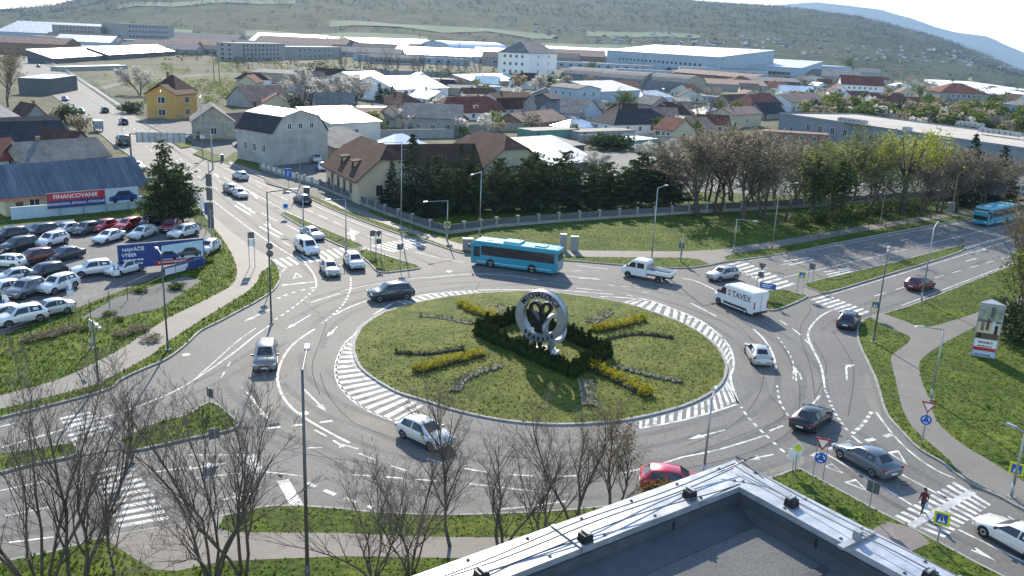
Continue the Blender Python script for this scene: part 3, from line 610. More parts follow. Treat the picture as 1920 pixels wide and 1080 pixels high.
def add_wheels(root, xs, yw, r, wdt=.2):
    tm, rm = wheel_meshes(r, wdt)
    am = MB(); n = 12                              # dark wheel housing
    for s in (-1, 1):
        pts = [(r*1.22*math.cos(math.pi*i/n), s*.006, r*1.22*math.sin(math.pi*i/n)) for i in range(n+1)]+[(-r*1.22, s*.006, -r*.35), (r*1.22, s*.006, -r*.35)]
        am.poly(pts if s < 0 else pts[::-1])
    ame = am.mesh('wheel_arch', MT['plastic'])
    for x in xs:
        for s in (-1, 1):
            link('wheel_arch', ame, root, (x, s*(yw+.004), r))
            o = link('wheel', tm, root, (x, s*(yw-wdt/2+.03), r)); link('rim', rm, o)
CARS = {}
SPEC = {
 'hatch': dict(ST=[(2.02, .32, .62, .60, .64, .5), (1.94, .22, .78, .70, .75, .66), (1.3, .18, .86, .86, .93, .74), (.92, .18, .875, .93, 1.0, .76), (.28, .18, .875, .95, 1.43, .60), (-.5, .18, .875, .97, 1.50, .61), (-1.42, .18, .87, .98, 1.43, .57), (-1.86, .20, .85, .98, 1.02, .68), (-2.0, .25, .82, .90, .94, .68), (-2.06, .36, .72, .60, .64, .6)], i=(3, 4, 5, 6, 7), wx=(1.28, -1.25), yw=.865, r=.31),
 'sedan': dict(ST=[(2.28, .32, .62, .60, .63, .5), (2.2, .22, .78, .68, .72, .66), (1.5, .18, .87, .84, .90, .74), (.95, .18, .885, .92, .98, .76), (.2, .18, .885, .93, 1.38, .59), (-.55, .18, .885, .95, 1.45, .60), (-1.2, .18, .885, .96, 1.38, .57), (-1.72, .20, .88, .96, 1.02, .70), (-2.2, .22, .84, .93, .98, .70), (-2.3, .34, .74, .62, .66, .62)], i=(3, 4, 5, 6, 7), wx=(1.38, -1.32), yw=.875, r=.31),
 'suv': dict(ST=[(2.2, .40, .68, .72, .78, .56), (2.12, .30, .84, .86, .92, .72), (1.45, .26, .91, 1.0, 1.06, .80), (1.0, .26, .92, 1.05, 1.12, .81), (.42, .26, .92, 1.06, 1.60, .66), (-.5, .26, .92, 1.08, 1.68, .67), (-1.6, .26, .92, 1.10, 1.62, .63), (-1.98, .28, .90, 1.08, 1.14, .74), (-2.15, .32, .88, .98, 1.04, .74), (-2.22, .44, .78, .66, .7, .66)], i=(3, 4, 5, 6, 7), wx=(1.36, -1.33), yw=.915, r=.36),
 'wagon': dict(ST=[(2.3, .32, .64, .60, .64, .5), (2.22, .22, .79, .69, .74, .67), (1.55, .18, .87, .86, .92, .74), (1.0, .18, .885, .93, 1.0, .76), (.3, .18, .885, .95, 1.42, .60), (-.6, .18, .885, .97, 1.49, .61), (-1.85, .18, .88, .98, 1.42, .57), (-2.2, .20, .86, .97, 1.02, .68), (-2.3, .25, .83, .88, .92, .68), (-2.36, .36, .74, .6, .64, .6)], i=(3, 4, 5, 6, 7), wx=(1.4, -1.36), yw=.875, r=.32),
 'mpv': dict(ST=[(2.15, .34, .66, .68, .74, .54), (2.06, .24, .82, .80, .88, .72), (1.5, .2, .88, .95, 1.03, .78), (1.15, .2, .89, 1.02, 1.10, .79), (.4, .2, .89, 1.03, 1.58, .63), (-.5, .2, .89, 1.05, 1.66, .64), (-1.75, .2, .89, 1.06, 1.58, .60), (-2.02, .22, .87, 1.05, 1.12, .70), (-2.12, .27, .85, .92, .98, .70), (-2.18, .38, .76, .64, .7, .62)], i=(3, 4, 5, 6, 7), wx=(1.35, -1.3), yw=.88, r=.32),
 'caddy': dict(ST=[(2.2, .36, .68, .66, .72, .54), (2.12, .26, .84, .80, .88, .72), (1.6, .22, .90, .98, 1.06, .80), (1.3, .22, .91, 1.05, 1.13, .81), (.7, .22, .91, 1.07, 1.72, .70), (-.3, .22, .91, 1.07, 1.83, .72), (-2.08, .22, .91, 1.08, 1.80, .72), (-2.16, .24, .90, 1.06, 1.70, .70), (-2.2, .3, .88, .98, 1.5, .68), (-2.24, .4, .8, .8, 1.0, .66)], i=(3, 4, 5, 6, 7), wx=(1.4, -1.3), yw=.905, r=.32, panel=True),
}
def pane(name, q, root, m='car_glass', k=.9, off=.014):
    v = inset(q, k, off); b = MB().poly(v); b.poly([x+Vector((0, 0, 0)) for x in v[::-1]]); b.f = b.f[:1]; return mk(name, b, MT[m], root)
def make_car(kind, col, label, group, loc, rz, sc_=1.0, extra=None, metal=.25):
    if kind not in CARS:
        S = SPEC[kind]; ST = S['ST']; root = thing('parked_car', 'x', 'car')
        bm = body_mesh(ST).mesh('body', paint(WHITE), True); body = link('body', bm, root, mat=paint(WHITE))
        R_ = [ring(s) for s in ST]; c, f, md, rr, tl = S['i']; Vv = Vector
        pane('windscreen', [R_[c][6], R_[c][8], R_[f][8], R_[f][6]], root, k=.92, off=.03)
        if not S.get('panel'): pane('rear_window', [R_[rr][6], R_[rr][8], R_[tl][8], R_[tl][6]], root, k=.86, off=.03)
        else: pane('rear_window', [(-2.23, .6, 1.1), (-2.23, -.6, 1.1), (-2.2, -.55, 1.6), (-2.2, .55, 1.6)], root, k=1, off=.01)
        for s in (0, 1):
            g4, g5 = (4, 5) if s == 0 else (10, 9)
            def pt(k, g): return Vv(R_[k][g])
            fr = pt(c, g4).lerp(pt(f, g4), .15)
            pane('side_window', [fr, pt(md, g4), pt(md, g5), pt(f, g5)], root, k=.9, off=.02)
            if not S.get('panel'):
                bk = pt(rr, g4).lerp(pt(tl, g4), .3)
                pane('side_window', [pt(md, g4), bk, pt(rr, g5), pt(md, g5)], root, k=.9, off=.02)
        xf = ST[1][0]; xr = ST[-2][0]; zf = ST[1][3]; zr_ = ST[-2][3]; wf = ST[1][2]
        for s in (-1, 1):
            mk('headlight', MB().box((xf-.02, s*(wf-.13), zf-.08), (.2, .32, .13)), MT['lamp_clear'], root)
            mk('taillight', MB().box((xr+.02, s*(ST[-2][2]-.1), zr_-.1), (.12, .24, .2)), MT['lamp_red'], root)
            mk('mirror', MB().box((ST[c][0]-.25, s*(ST[c][2]+.07), ST[c][3]+.06), (.12, .2, .13)), MT['plastic'], root)
        mk('number_plate', MB().box((ST[0][0]+.012, 0, ST[0][1]+.12), (.02, .5, .11)), MT['sign_white'], root)
        mk('number_plate', MB().box((ST[-1][0]-.012, 0, ST[-1][1]+.2), (.02, .5, .11)), MT['sign_white'], root)
        mk('grille', MB().box((ST[0][0]-.03, 0, ST[0][3]-.1), (.1, .8, .1)), MT['plastic'], root)
        mk('bumper_trim', MB().box((ST[0][0]-.02, 0, ST[0][1]+.02), (.1, 1.1, .1)), MT['plastic'], root)
        for s in (-1, 1): mk('sill', MB().box((0, s*(ST[4][2]*.985), ST[4][1]+.07), (S['wx'][0]-S['wx'][1]-.85, .06, .14)), MT['plastic'], root)
        add_wheels(root, S['wx'], S['yw'], S['r']); CARS[kind] = (root, body, kidmap(root), [False])
    root, body, km, used = CARS[kind]
    if not used[0]:
        used[0] = True; root.location = loc; root.rotation_euler = (0, 0, rz); root['label'] = label; root['group'] = group; root.scale = (sc_,)*3
        r, b = root, body
    else:
        r, out = copy_tree(root, km, loc, rz, label, group, sc_); b = out[body]
    b.material_slots[0].link = 'OBJECT'; b.material_slots[0].material = paint(col, metal); return r
def place(px, to):                          # ground point under the middle of a vehicle, and a photo point ahead of it
    a = G(*px); b = G(*to); d = b-a; return a, math.atan2(d.y, d.x)
def car(kind, col, px, to, label, group='cars driving round the junction', sc_=1.0, lift=0., **k):
    a, rz = place(px, to); a.z = lift; r = make_car(kind, col, label, group, a, rz, sc_, **k)
    r.name = 'car' if group.startswith('cars driving') else 'parked_car'; return r
RG = 'cars driving round the junction'
car('suv', (.05, .055, .062), (733, 560), (660, 566), 'dark grey SUV with glaring bonnet at the left edge of the island', sc_=1.04)
car('mpv', (.20, .205, .20), (499, 682), (490, 745), 'grey people carrier facing the camera beside the white arrows', sc_=1.02)
car('hatch', WHITE, (797, 826), (850, 850), 'white hatchback with dark windscreen below the lawn island')
car('hatch', (.50, .02, .05), (1262, 918), (1330, 924), 'red car half hidden behind the roof parapet corner')
car('sedan', (.10, .12, .14), (1622, 873), (1570, 843), 'slate grey sedan waiting at the painted triangle')
car('sedan', BLACK, (1521, 795), (1556, 768), 'black sedan driving away with red tail lights')
car('sedan', (.45, .44, .40), (1420, 673), (1396, 632), 'champagne silver sedan driving away, right of the hatched border', sc_=.97)
car('suv', (.40, .40, .38), (1355, 524), (1312, 530), 'small silver beige car with glaring bonnet at the crossing', sc_=.93)
car('hatch', (.02, .03, .05), (1590, 610), (1612, 580), 'dark blue hatchback leaving beyond the curved white line')
car('hatch', (.13, .014, .022), (1724, 541), (1760, 532), 'maroon hatchback on the far dual carriageway', sc_=1.02)
car('sedan', WHITE, (1903, 1024), (1855, 997), 'white car cut by the lower right picture corner')
car('sedan', SILVER, (586, 446), (620, 462), 'silver sedan behind the white delivery van', sc_=.98)
car('sedan', (.38, .36, .34), (619, 512), (632, 530), 'champagne car at the head of the left queue', sc_=.98)
car('suv', (.6, .6, .6), (664, 500), (682, 520), 'pale silver SUV at the head of the queue by the island', sc_=.98)
car('hatch', (.015, .02, .02), (567, 381), (545, 370), 'black hatchback driving away beside the round bin')
car('wagon', (.06, .06, .065), (434, 362), (455, 375), 'dark estate car, left of a silver one coming down the hill', sc_=.98)
car('hatch', (.5, .48, .46), (450, 370), (470, 382), 'silver hatchback beside a dark estate coming down the hill', sc_=.98)
car('hatch', (.5, .5, .48), (451, 336), (425, 325), 'silver car alone on the uphill lane below the gantry')
car('suv', BLACK, (232, 233), (210, 218), 'black car going uphill, higher than the sign gantry')
car('suv', (.02, .03, .03), (197, 211), (170, 193), 'dark car going uphill where the bridge railing begins')
car('hatch', (.4, .4, .42), (152, 212), (175, 230), 'silver car coming down beside the bare bush')
car('hatch', (.03, .05, .16), (122, 189), (145, 208), 'dark blue car coming down the bridge')
car('sedan', (.42, .43, .46), (104, 172), (120, 186), 'silver car coming down, right of the grey shed')
car('hatch', WHITE, (105, 158), (122, 172), 'white car coming down behind the silver one at the shed')
car('sedan', BLACK, (72, 126), (60, 120), 'black car farthest up the bridge')
PG = 'used cars parked on the lot'
LOT = [('suv', (.02, .022, .028), (20, 452), (-20, 458), 'black car in the back row at the left picture edge'), ('suv', (.015, .017, .02), (78, 445), (40, 452), 'black car, second in the back row of the lot'), ('sedan', (.6, .6, .6), (124, 440), (98, 446), 'white sedan in the back row between two dark cars'),
 ('hatch', (.09, .10, .11), (162, 439), (136, 446), 'dark silver hatchback in the back row, left of a red car'), ('hatch', RED, (196, 434), (172, 441), 'bright red hatchback in the back row, left of the red estate'), ('wagon', RED, (240, 431), (212, 440), 'bright red estate in the back row with red bonnet showing'),
 ('sedan', (.02, .02, .025), (280, 425), (256, 434), 'black sedan in the back row near the big pine'), ('hatch', (.4, .41, .43), (315, 414), (298, 420), 'silver hatchback farthest back beside the big pine'), ('suv', (.20, .022, .028), (321, 434), (303, 447), 'dark red SUV beside the pine, nose to the left'),
 ('mpv', (.018, .022, .026), (37, 471), (5, 478), 'black van in the second row at left'), ('suv', WHITE, (98, 462), (70, 470), 'white SUV in the second row beside the black van'), ('sedan', WHITE, (205, 454), (178, 462), 'white sedan in the second row with its shadow in front'), ('wagon', (.55, .54, .5), (268, 447), (240, 457), 'pale silver estate above the blue billboard'), ('suv', WHITE, (345, 446), (315, 454), 'white SUV just behind the right half of the billboard'),
 ('hatch', WHITE, (14, 502), (-15, 500), 'white hatchback in the third row at the left picture edge'), ('suv', (.13, .022, .022), (67, 495), (40, 500), 'dark red SUV in the third row of the lot'), ('sedan', (.045, .05, .055), (122, 488), (95, 494), 'dark grey sedan in the third row, right of the dark red SUV'), ('suv', WHITE, (175, 517), (148, 520), 'white SUV standing alone left of the billboard'), ('wagon', WHITE, (236, 514), (212, 520), 'white estate half hidden under the billboard'),
 ('sedan', (.6, .62, .64), (28, 530), (0, 534), 'white sedan in the fourth row at left'), ('suv', (.012, .014, .018), (86, 524), (60, 530), 'black SUV in the fourth row, shadowed front'), ('suv', WHITE, (110, 547), (82, 556), 'white SUV with a banner flag at its corner'), ('suv', (.18, .19, .20), (50, 556), (22, 566), 'grey SUV left of the white SUV with flag'), ('hatch', WHITE, (5, 556), (-25, 564), 'white car cut by the left edge, below the grey SUV'),
 ('suv', WHITE, (40, 608), (10, 614), 'white SUV in the nearest row by the fence'), ('sedan', (.5, .49, .46), (92, 592), (62, 598), 'silver sedan in the nearest row behind the white SUV'), ('hatch', WHITE, (2, 605), (-25, 612), 'white car cut by the left edge in the nearest row'), ('hatch', WHITE, (392, 474), (378, 482), 'white hatchback at the right end of the billboard')]
for k_, c_, p_x, t_, l_ in LOT: car(k_, c_, p_x, t_, l_, PG, .96, lift=.13)
car('suv', (.5, .49, .45), (595, 305), (597, 320), 'pale off-road car in the yard of the grey gable house', 'cars in the yard by the grey gable house', lift=.12)
car('hatch', WHITE, (604, 320), (612, 330), 'white car nosing out of the yard by the half hipped house', 'cars in the yard by the grey gable house', lift=.12)
car('hatch', WHITE, (258, 318), (270, 322), 'white car parked at the roadside behind the big pine', 'cars parked along the road', lift=.0)
def bulk(secs, n_edge=.18):                 # lofted box body from (x, z0, z1, halfwidth) stations
    vs = []; fs = []
    for x, z0, z1, hw in secs:
        e = n_edge; vs += [(x, -hw, z0), (x, hw, z0), (x, hw, z1-e), (x, hw-e, z1), (x, -hw+e, z1), (x, -hw, z1-e)]
    n = 6
    for k in range(len(secs)-1):
        for i in range(n): j = (i+1) % n; fs.append((k*n+i, k*n+j, (k+1)*n+j, (k+1)*n+i))
    fs.append(tuple(range(n-1, -1, -1))); fs.append(tuple((len(secs)-1)*n+i for i in range(n)))
    return MB().add(vs, [f[::-1] for f in fs])
def text_mesh(txt, size, mtl, ext=.004, bold=0.):
    cu = bpy.data.curves.new('lettering', 'FONT'); cu.body = txt; cu.size = size; cu.align_x = 'CENTER'; cu.align_y = 'CENTER'; cu.extrude = ext; cu.offset = bold; cu.resolution_u = 3
    o = bpy.data.objects.new('lettering', cu); COL.objects.link(o); me = bpy.data.meshes.new_from_object(o); COL.objects.unlink(o); bpy.data.objects.remove(o); me.materials.clear(); me.materials.append(mtl); me.name = 'lettering'; return me
def make_bus(label, loc, rz, L=11.0):
    t = thing('bus', label, 'bus', loc, rz, 'teal city buses'); h = L/2; PA = paint(TEAL, .1)
    mk('body', bulk([(h, .45, 2.2, 1.16), (h-.06, .32, 2.85, 1.22), (h-.5, .30, 3.02, 1.25), (-h+.4, .30, 3.02, 1.25), (-h, .4, 2.95, 1.2)]), PA, t)
    for s in (-1, 1):
        n = 6; x0, x1 = h-1.3, -h+.35
        for i in range(n):
            a = x0+(x1-x0)*i/n; b = x0+(x1-x0)*(i+1)/n
            mk('side_window', MB().box(((a+b)/2, s*1.252, 1.98), (abs(b-a)-.02, .02, 1.05)), MT['car_glass'], t)
        mk('window_band', MB().box(((x0+x1)/2, s*1.246, 1.98), (abs(x0-x1), .02, 1.12)), MT['black'], t)
        mk('driver_window', MB().box((h-.75, s*1.245, 1.75), (.8, .02, 1.2)), MT['car_glass'], t)
        mk('skirt_stripe', MB().box((-.1, s*1.253, .62), (L*.86, .012, .05)), MT['sign_white'], t)
        mk('mirror', MB().box((h+.18, s*1.32, 2.35), (.16, .2, .45)), MT['plastic'], t)
        mk('headlight', MB().box((h-.005, s*.9, .75), (.1, .4, .2)), MT['lamp_clear'], t)
        mk('taillight', MB().box((-h+.005, s*1.02, 1.0), (.06, .2, .5)), MT['lamp_red'], t)
    mk('windscreen', MB().poly([(h+.02, -1.1, 1.0), (h+.02, 1.1, 1.0), (h-.035, 1.1, 2.72), (h-.035, -1.1, 2.72)]), MT['car_glass'], t)
    mk('rear_window', MB().box((-h-.0, 0, 2.1), (.06, 1.9, .9)), MT['car_glass'], t)
    mk('roof_unit', MB().box((.4, 0, 3.14), (2.2, 1.7, .25), top=.9), paint((.10, .42, .50), .1), t); mk('roof_unit', MB().box((-3.0, 0, 3.08), (1.4, 1.2, .12)), paint((.10, .42, .50), .1), t)
    mk('roof_hatch', MB().box((h-1.9, 0, 3.06), (.9, .8, .08)), MT['white'], t)
    for k in (0, 1): mk('roof_edge', MB().box((0, (1, -1)[k]*1.12, 3.0), (L*.94, .06, .09)), paint((.12, .50, .58), .1), t)
    add_wheels(t, (h-2.5, -h+3.0), 1.24, .48, .28)
    return t
a, rz = place((968, 503), (900, 494)); make_bus('teal city bus passing behind the lawn island, front to the left', a, rz, 10.6)
a, rz = place((1862, 418), (1800, 431)); make_bus('teal city bus coming along the tree-lined road at right', a, rz, 10.0)
car('caddy', (.012, .05, .06), (231, 272), (212, 255), 'dark teal van going uphill by the sign gantry', sc_=1.3).name = 'delivery_van'
def make_van(label, loc, rz, words):
    t = thing('delivery_van', label, 'van', loc, rz); PA = paint(WHITE, 0.)
    mk('body', bulk([(2.95, .45, .85, .80), (2.85, .35, 1.05, .92), (2.1, .32, 1.35, .98), (1.25, .30, 2.35, .98), (.9, .30, 2.5, 1.0), (-2.9, .30, 2.55, 1.0), (-3.0, .4, 2.5, .98)], .14), PA, t)
    mk('windscreen', MB().poly([(2.08, -.82, 1.42), (2.08, .82, 1.42), (1.31, .80, 2.32), (1.31, -.80, 2.32)]), MT['car_glass'], t)
    for s in (-1, 1):
        v = [(1.95, s*.992, 1.35), (.95, s*1.002, 1.35), (.95, s*1.002, 2.05), (1.5, s*.992, 2.05)]; mk('side_window', MB().poly(v if s < 0 else v[::-1]), MT['car_glass'], t)
        mk('mirror', MB().box((1.95, s*1.12, 1.5), (.12, .2, .35)), MT['plastic'], t); mk('headlight', MB().box((2.75, s*.72, .98), (.25, .35, .2)), MT['lamp_clear'], t)
        mk('taillight', MB().box((-3.0, s*.9, 1.2), (.06, .14, .8)), MT['lamp_red'], t); mk('side_trim', MB().box((-.4, s*1.008, .55), (3.2, .02, .22)), MT['plastic'], t)
        for wd_, off, mm in ((words[0], -1.42, 'sign_red'), (words[1:], .28, 'grey_dark')):
            o = link('lettering', text_mesh(wd_, .86, MT[mm], bold=.016), t, (-.95-s*off, s*1.012, 1.68)); o.rotation_euler = (math.pi/2, 0, 0 if s < 0 else math.pi)
    mk('door_seam', MB().box((-3.012, 0, 1.4), (.01, .03, 2.0)), MT['plastic'], t); mk('rear_bumper', MB().box((-3.02, 0, .42), (.12, 1.9, .2)), MT['plastic'], t); mk('bumper', MB().box((2.93, 0, .45), (.12, 1.6, .25)), MT['plastic'], t)
    add_wheels(t, (1.95, -1.9), .985, .34, .22); return t
a, rz = place((1384, 578), (1343, 562)); make_van('white long delivery van lettered STAVEX at the crossing', a, rz, 'STAVEX')
car('caddy', WHITE, (576, 474), (606, 492), 'white small delivery van in the queue before the crossing').name = 'delivery_van'
def make_truck(loc, rz):
    t = thing('flatbed_truck', 'white crew cab flatbed truck following the teal bus', 'truck', loc, rz); PA = paint(WHITE, 0.)
    mk('cab', bulk([(2.9, .5, .9, .82), (2.8, .4, 1.1, .92), (2.2, .38, 1.3, .96), (1.5, .38, 2.1, .95), (1.2, .38, 2.18, .96), (-.2, .38, 2.2, .96), (-.3, .4, 2.12, .94)], .12), PA, t)
    mk('windscreen', MB().poly([(2.17, -.8, 1.36), (2.17, .8, 1.36), (1.53, .78, 2.06), (1.53, -.78, 2.06)]), MT['car_glass'], t)
    for s in (-1, 1):
        for x0, x1, x2 in ((2.0, 1.05, 1.6), (.9, .05, .9)):
            v = [(x0, s*.972, 1.3), (x1, s*.972, 1.3), (x1, s*.972, 1.9), (x2, s*.972, 1.9)]; mk('side_window', MB().poly(v if s < 0 else v[::-1]), MT['car_glass'], t)
        mk('mirror', MB().box((2.05, s*1.1, 1.45), (.12, .2, .3)), MT['plastic'], t); mk('headlight', MB().box((2.72, s*.72, .95), (.25, .3, .18)), MT['lamp_clear'], t); mk('drop_side', MB().box((-1.75, s*1.05, 1.08), (2.8, .05, .4)), MT['white'], t)
    mk('bed', MB().box((-1.75, 0, .86), (2.8, 2.1, .1)), MT['concrete'], t); mk('tailgate', MB().box((-3.15, 0, 1.08), (.05, 2.1, .4)), MT['white'], t); mk('headboard', MB().box((-.34, 0, 1.3), (.06, 2.05, .9)), MT['galv'], t); mk('chassis', MB().box((-1.6, 0, .62), (3.0, .8, .25)), MT['plastic'], t)
    add_wheels(t, (1.95, -1.75), .96, .34, .24)
a, rz = place((1212, 522), (1168, 514)); make_truck(a, rz)
# box van back / lorry on the uphill road
a, rz = place((185, 246), (200, 262)); t = thing('box_trailer', 'small grey box trailer on the road beside the verge', 'trailer', a, rz)
mk('box', bulk([(1.6, .7, 2.6, 1.0), (-1.6, .7, 2.6, 1.0)], .06), MT['zinc'], t); mk('drawbar', MB().box((2.1, 0, .6), (1.1, .12, .12)), MT['pole_dark'], t); add_wheels(t, (0,), .98, .34, .2)
# ================================================================ vegetation
rnd = random.Random(5)
def rdir(d, ang, r=rnd):
    d = d.normalized(); a = d.orthogonal().normalized(); b = d.cross(a); t = r.uniform(0, 2*math.pi)
    return (d*math.cos(ang)+(a*math.cos(t)+b*math.sin(t))*math.sin(ang)).normalized()
def grow(tr, tw, p, d, L, r, lev, maxlev, tips, R, kids_=(9, 6, 5, 3), ang=(.45, .65, .7, .7), up=.25, minr=.006):
    ns = (6, 4, 3, 2, 2)[lev]; sides = (6, 4, 3, 3, 3)[lev]; pts = [p]; rs = [r]; q = p.copy(); dd = d.copy()
    for i in range(ns):
        dd = (dd+Vector((R.gauss(0, .13), R.gauss(0, .13), R.gauss(0, .08)+up*.12))).normalized(); q = q+dd*(L/ns); pts.append(q.copy()); rs.append(max(minr, r*(1-(i+1)/ns*.78)))
    tgt = tr if lev <= 1 else tw
    for i in range(ns): tgt.tube(pts[i], pts[i+1], rs[i], rs[i+1], sides, False)
    if lev >= maxlev: tips.append(pts[-1]); return
    n = kids_[lev]
    for k in range(n):
        t = (.22 if lev == 0 else .12)+(.86 if lev else .75)*(k+R.random()*.8)/n; t = min(t, .99); i = min(int(t*ns), ns-1); f = t*ns-i
        b = pts[i].lerp(pts[i+1], f); rr = rs[i]+(rs[i+1]-rs[i])*f
        nd = rdir((pts[i+1]-pts[i]), R.uniform(ang[lev]*.6, ang[lev]*1.25), R); nd = (nd+Vector((0, 0, up))).normalized()
        grow(tr, tw, b, nd, L*R.uniform(.38, .58)*(1.15-.5*t), max(minr, rr*.62), lev+1, maxlev, tips, R, kids_, ang, up, minr)
def leaves(mb, pts, n, size, spread, R, flat=.6):
    V = np.zeros((len(pts)*n*4, 3)); k = 0
    for p in pts:
        for _ in range(n):
            c = np.array(p)+np.array([R.gauss(0, spread), R.gauss(0, spread), R.gauss(0, spread*.8)])
            a = np.array([R.gauss(0, 1), R.gauss(0, 1), R.gauss(0, flat)]); a /= np.linalg.norm(a)+1e-9; b = np.cross(a, [R.gauss(0, 1), R.gauss(0, 1), R.gauss(0, 1)]); b /= np.linalg.norm(b)+1e-9
            s = size*R.uniform(.6, 1.4); V[k] = c-a*s-b*s*.6; V[k+1] = c+a*s-b*s*.6; V[k+2] = c+a*s+b*s*.6; V[k+3] = c-a*s+b*s*.6; k += 4
    m0 = len(mb.v); mb.v += [tuple(v) for v in V]; mb.f += [(m0+i, m0+i+1, m0+i+2, m0+i+3) for i in range(0, k, 4)]
def ball(n, rx, ry, rz, c, R, shell=.55):
    out = []
    while len(out) < n:
        v = Vector((R.uniform(-1, 1), R.uniform(-1, 1), R.uniform(-1, 1)))
        if shell < v.length < 1: out.append(Vector((c[0]+v.x*rx, c[1]+v.y*ry, c[2]+v.z*rz)))
    return out
TREES = {}
def proto(kind, parts):
    root = thing(kind, 'x', 'tree'); 
    for nm, mb, mt, sm in parts: mk(nm, mb, MT[mt], root, sm)
    TREES[kind] = [root, kidmap(root), False]
def bare(seed, H, stems, spread, r0, kd, maxlev, leaf=None, up=.25, ang=(.45, .65, .7, .7), minr=.006):
    R = random.Random(seed); tr, tw, lf = MB(), MB(), MB(); tips = []
    for s in range(stems):
        t = 2*math.pi*s/stems+R.random(); d = Vector((math.cos(t)*spread, math.sin(t)*spread, 1)).normalized() if stems > 1 else Vector((R.gauss(0, .03), R.gauss(0, .03), 1))
        grow(tr, tw, Vector((math.cos(t)*.18*(stems > 1), math.sin(t)*.18*(stems > 1), -.2)), d, H*R.uniform(.78, .98)+.2, r0*R.uniform(.7, 1.1), 0, maxlev, tips, R, kd, ang, up, minr)
    parts = [('trunk', tr, 'bark', True)]
    if leaf:
        leaves(lf, tips, leaf[1], leaf[2], leaf[3], R); parts += [('twigs', tw, leaf[4] if len(leaf) > 4 else 'twig', False), ('crown', lf, leaf[0], False)]
    else: parts += [('crown', tw, 'twig', False)]
    return parts
proto('bare_tree', bare(3, 9.5, 6, .40, .085, (8, 5, 4, 2), 4, minr=.0065))
proto('bare_tree_single', bare(8, 9.5, 1, 0, .16, (17, 7, 5, 2), 4, minr=.0065, ang=(.75, .7, .7, .7)))
proto('bare_tree_forked', bare(14, 10, 3, .30, .11, (10, 5, 4, 2), 4, minr=.0065))
proto('bud_tree', bare(21, 10, 2, .2, .15, (13, 7, 6, 0), 3, ('bud_brown', 3, .07, .28, 'bark_light'), minr=.018, ang=(.7, .7, .7, .7)))
proto('olive_tree_crown', bare(22, 10, 1, .2, .2, (15, 7, 5, 0), 3, ('bud_olive', 5, .085, .3, 'bark_light'), minr=.018, ang=(.8, .7, .7, .7)))
proto('green_tree', bare(23, 9, 1, .2, .2, (14, 6, 4, 0), 3, ('leaf_green', 10, .13, .35), minr=.02, ang=(.85, .75, .7, .7)))
proto('spring_tree', bare(24, 9, 1, .2, .2, (14, 6, 4, 0), 3, ('leaf_spring', 6, .11, .3), minr=.02, ang=(.85, .75, .7, .7)))
proto('blossom_tree', bare(25, 7, 2, .3, .16, (11, 6, 4, 0), 3, ('blossom', 5, .12, .28), minr=.02, ang=(.8, .75, .7, .7)))
proto('gold_tree', bare(26, 9, 2, .25, .18, (12, 6, 5, 0), 3, ('leaf_gold', 3, .06, .25), minr=.010, ang=(.7, .7, .7, .7)))
def willow(seed, H):
    R = random.Random(seed); tr, tw, lf = MB(), MB(), MB(); tr.tube((0, 0, -.2), (0, 0, H*.45), .35, .22, 8, False); pts = []
    for i in range(12):
        t = R.uniform(0, 6.28); e = Vector((math.cos(t)*H*.28*R.uniform(.4, 1), math.sin(t)*H*.28*R.uniform(.4, 1), H*R.uniform(.72, 1.0))); tr.tube((0, 0, H*R.uniform(.3, .45)), e, .13, .04, 4, False)
        for j in range(14):
            q = e+Vector((R.gauss(0, .9), R.gauss(0, .9), R.gauss(0, .4))); dx = (q-Vector((0, 0, q.z))).normalized()*.12
            for s in range(9): pts.append(q.copy()); q = q+Vector((dx.x+R.gauss(0, .06), dx.y+R.gauss(0, .06), -.38))
    leaves(lf, pts, 3, .09, .14, R); return [('trunk', tr, 'bark', True), ('crown', lf, 'leaf_willow', False)]
proto('willow_tree', willow(4, 11))
def conifer(seed, H, Rb, z0, mtl, droop=-.12, dens=1.0, ragged=.25, size=.11, shape=1.0):
    R = random.Random(seed); tr, lf = MB(), MB(); tr.tube((0, 0, -.2), (0, 0, H*.97), .05+H*.014, .03, 7, False); pts = []
    nw = int(H*2.6)
    for k in range(nw):
        z = z0+(H-z0)*k/nw; rad = Rb*(1-(z-z0)/(H-z0))**shape*R.uniform(1-ragged, 1+ragged*.6)+.15; nb = max(4, int(rad*4.2*dens))
        for b in range(nb):
            t = R.uniform(0, 6.28); rr = rad*R.uniform(.75, 1.1); e = Vector((math.cos(t)*rr, math.sin(t)*rr, z+rr*droop+R.gauss(0, .12)))
            s = Vector((0, 0, z)); tr.tube(s, e, .03, .01, 3, False); m_ = max(3, int(rr*3.6))
            for i in range(m_): pts.append(s.lerp(e, .25+.8*(i+R.random())/m_))
    leaves(lf, pts, max(2, int(3*dens)), size, .12, R, .5); return [('trunk', tr, 'bark', True), ('crown', lf, mtl, False)]
proto('pine_tree', conifer(31, 8.5, 2.7, .7, 'pine', .18, 1.15, .5, .15, .5))
proto('pine_tree_b', conifer(32, 8.5, 2.5, .5, 'pine', .22, 1.15, .55, .15, .6))
proto('spruce_tree', conifer(33, 12, 2.9, .5, 'spruce', -.18, 1.2, .3, .14, .85))
proto('pine_large', conifer(34, 11, 3.6, .8, 'pine', .12, 1.15, .5, .13, .55))
def bush(seed, mtl, n=60, h=1.2):
    R = random.Random(seed); tr, lf = MB(), MB(); pts = ball(n, 1, 1, h*.5, (0, 0, h*.5), R, .3)
    for p in pts[:14]: tr.tube((0, 0, -.1), p, .025, .01, 3, False)
    leaves(lf, pts, 12, .07, .16, R); return [('stem', tr, 'bark', False), ('foliage', lf, mtl, False)]
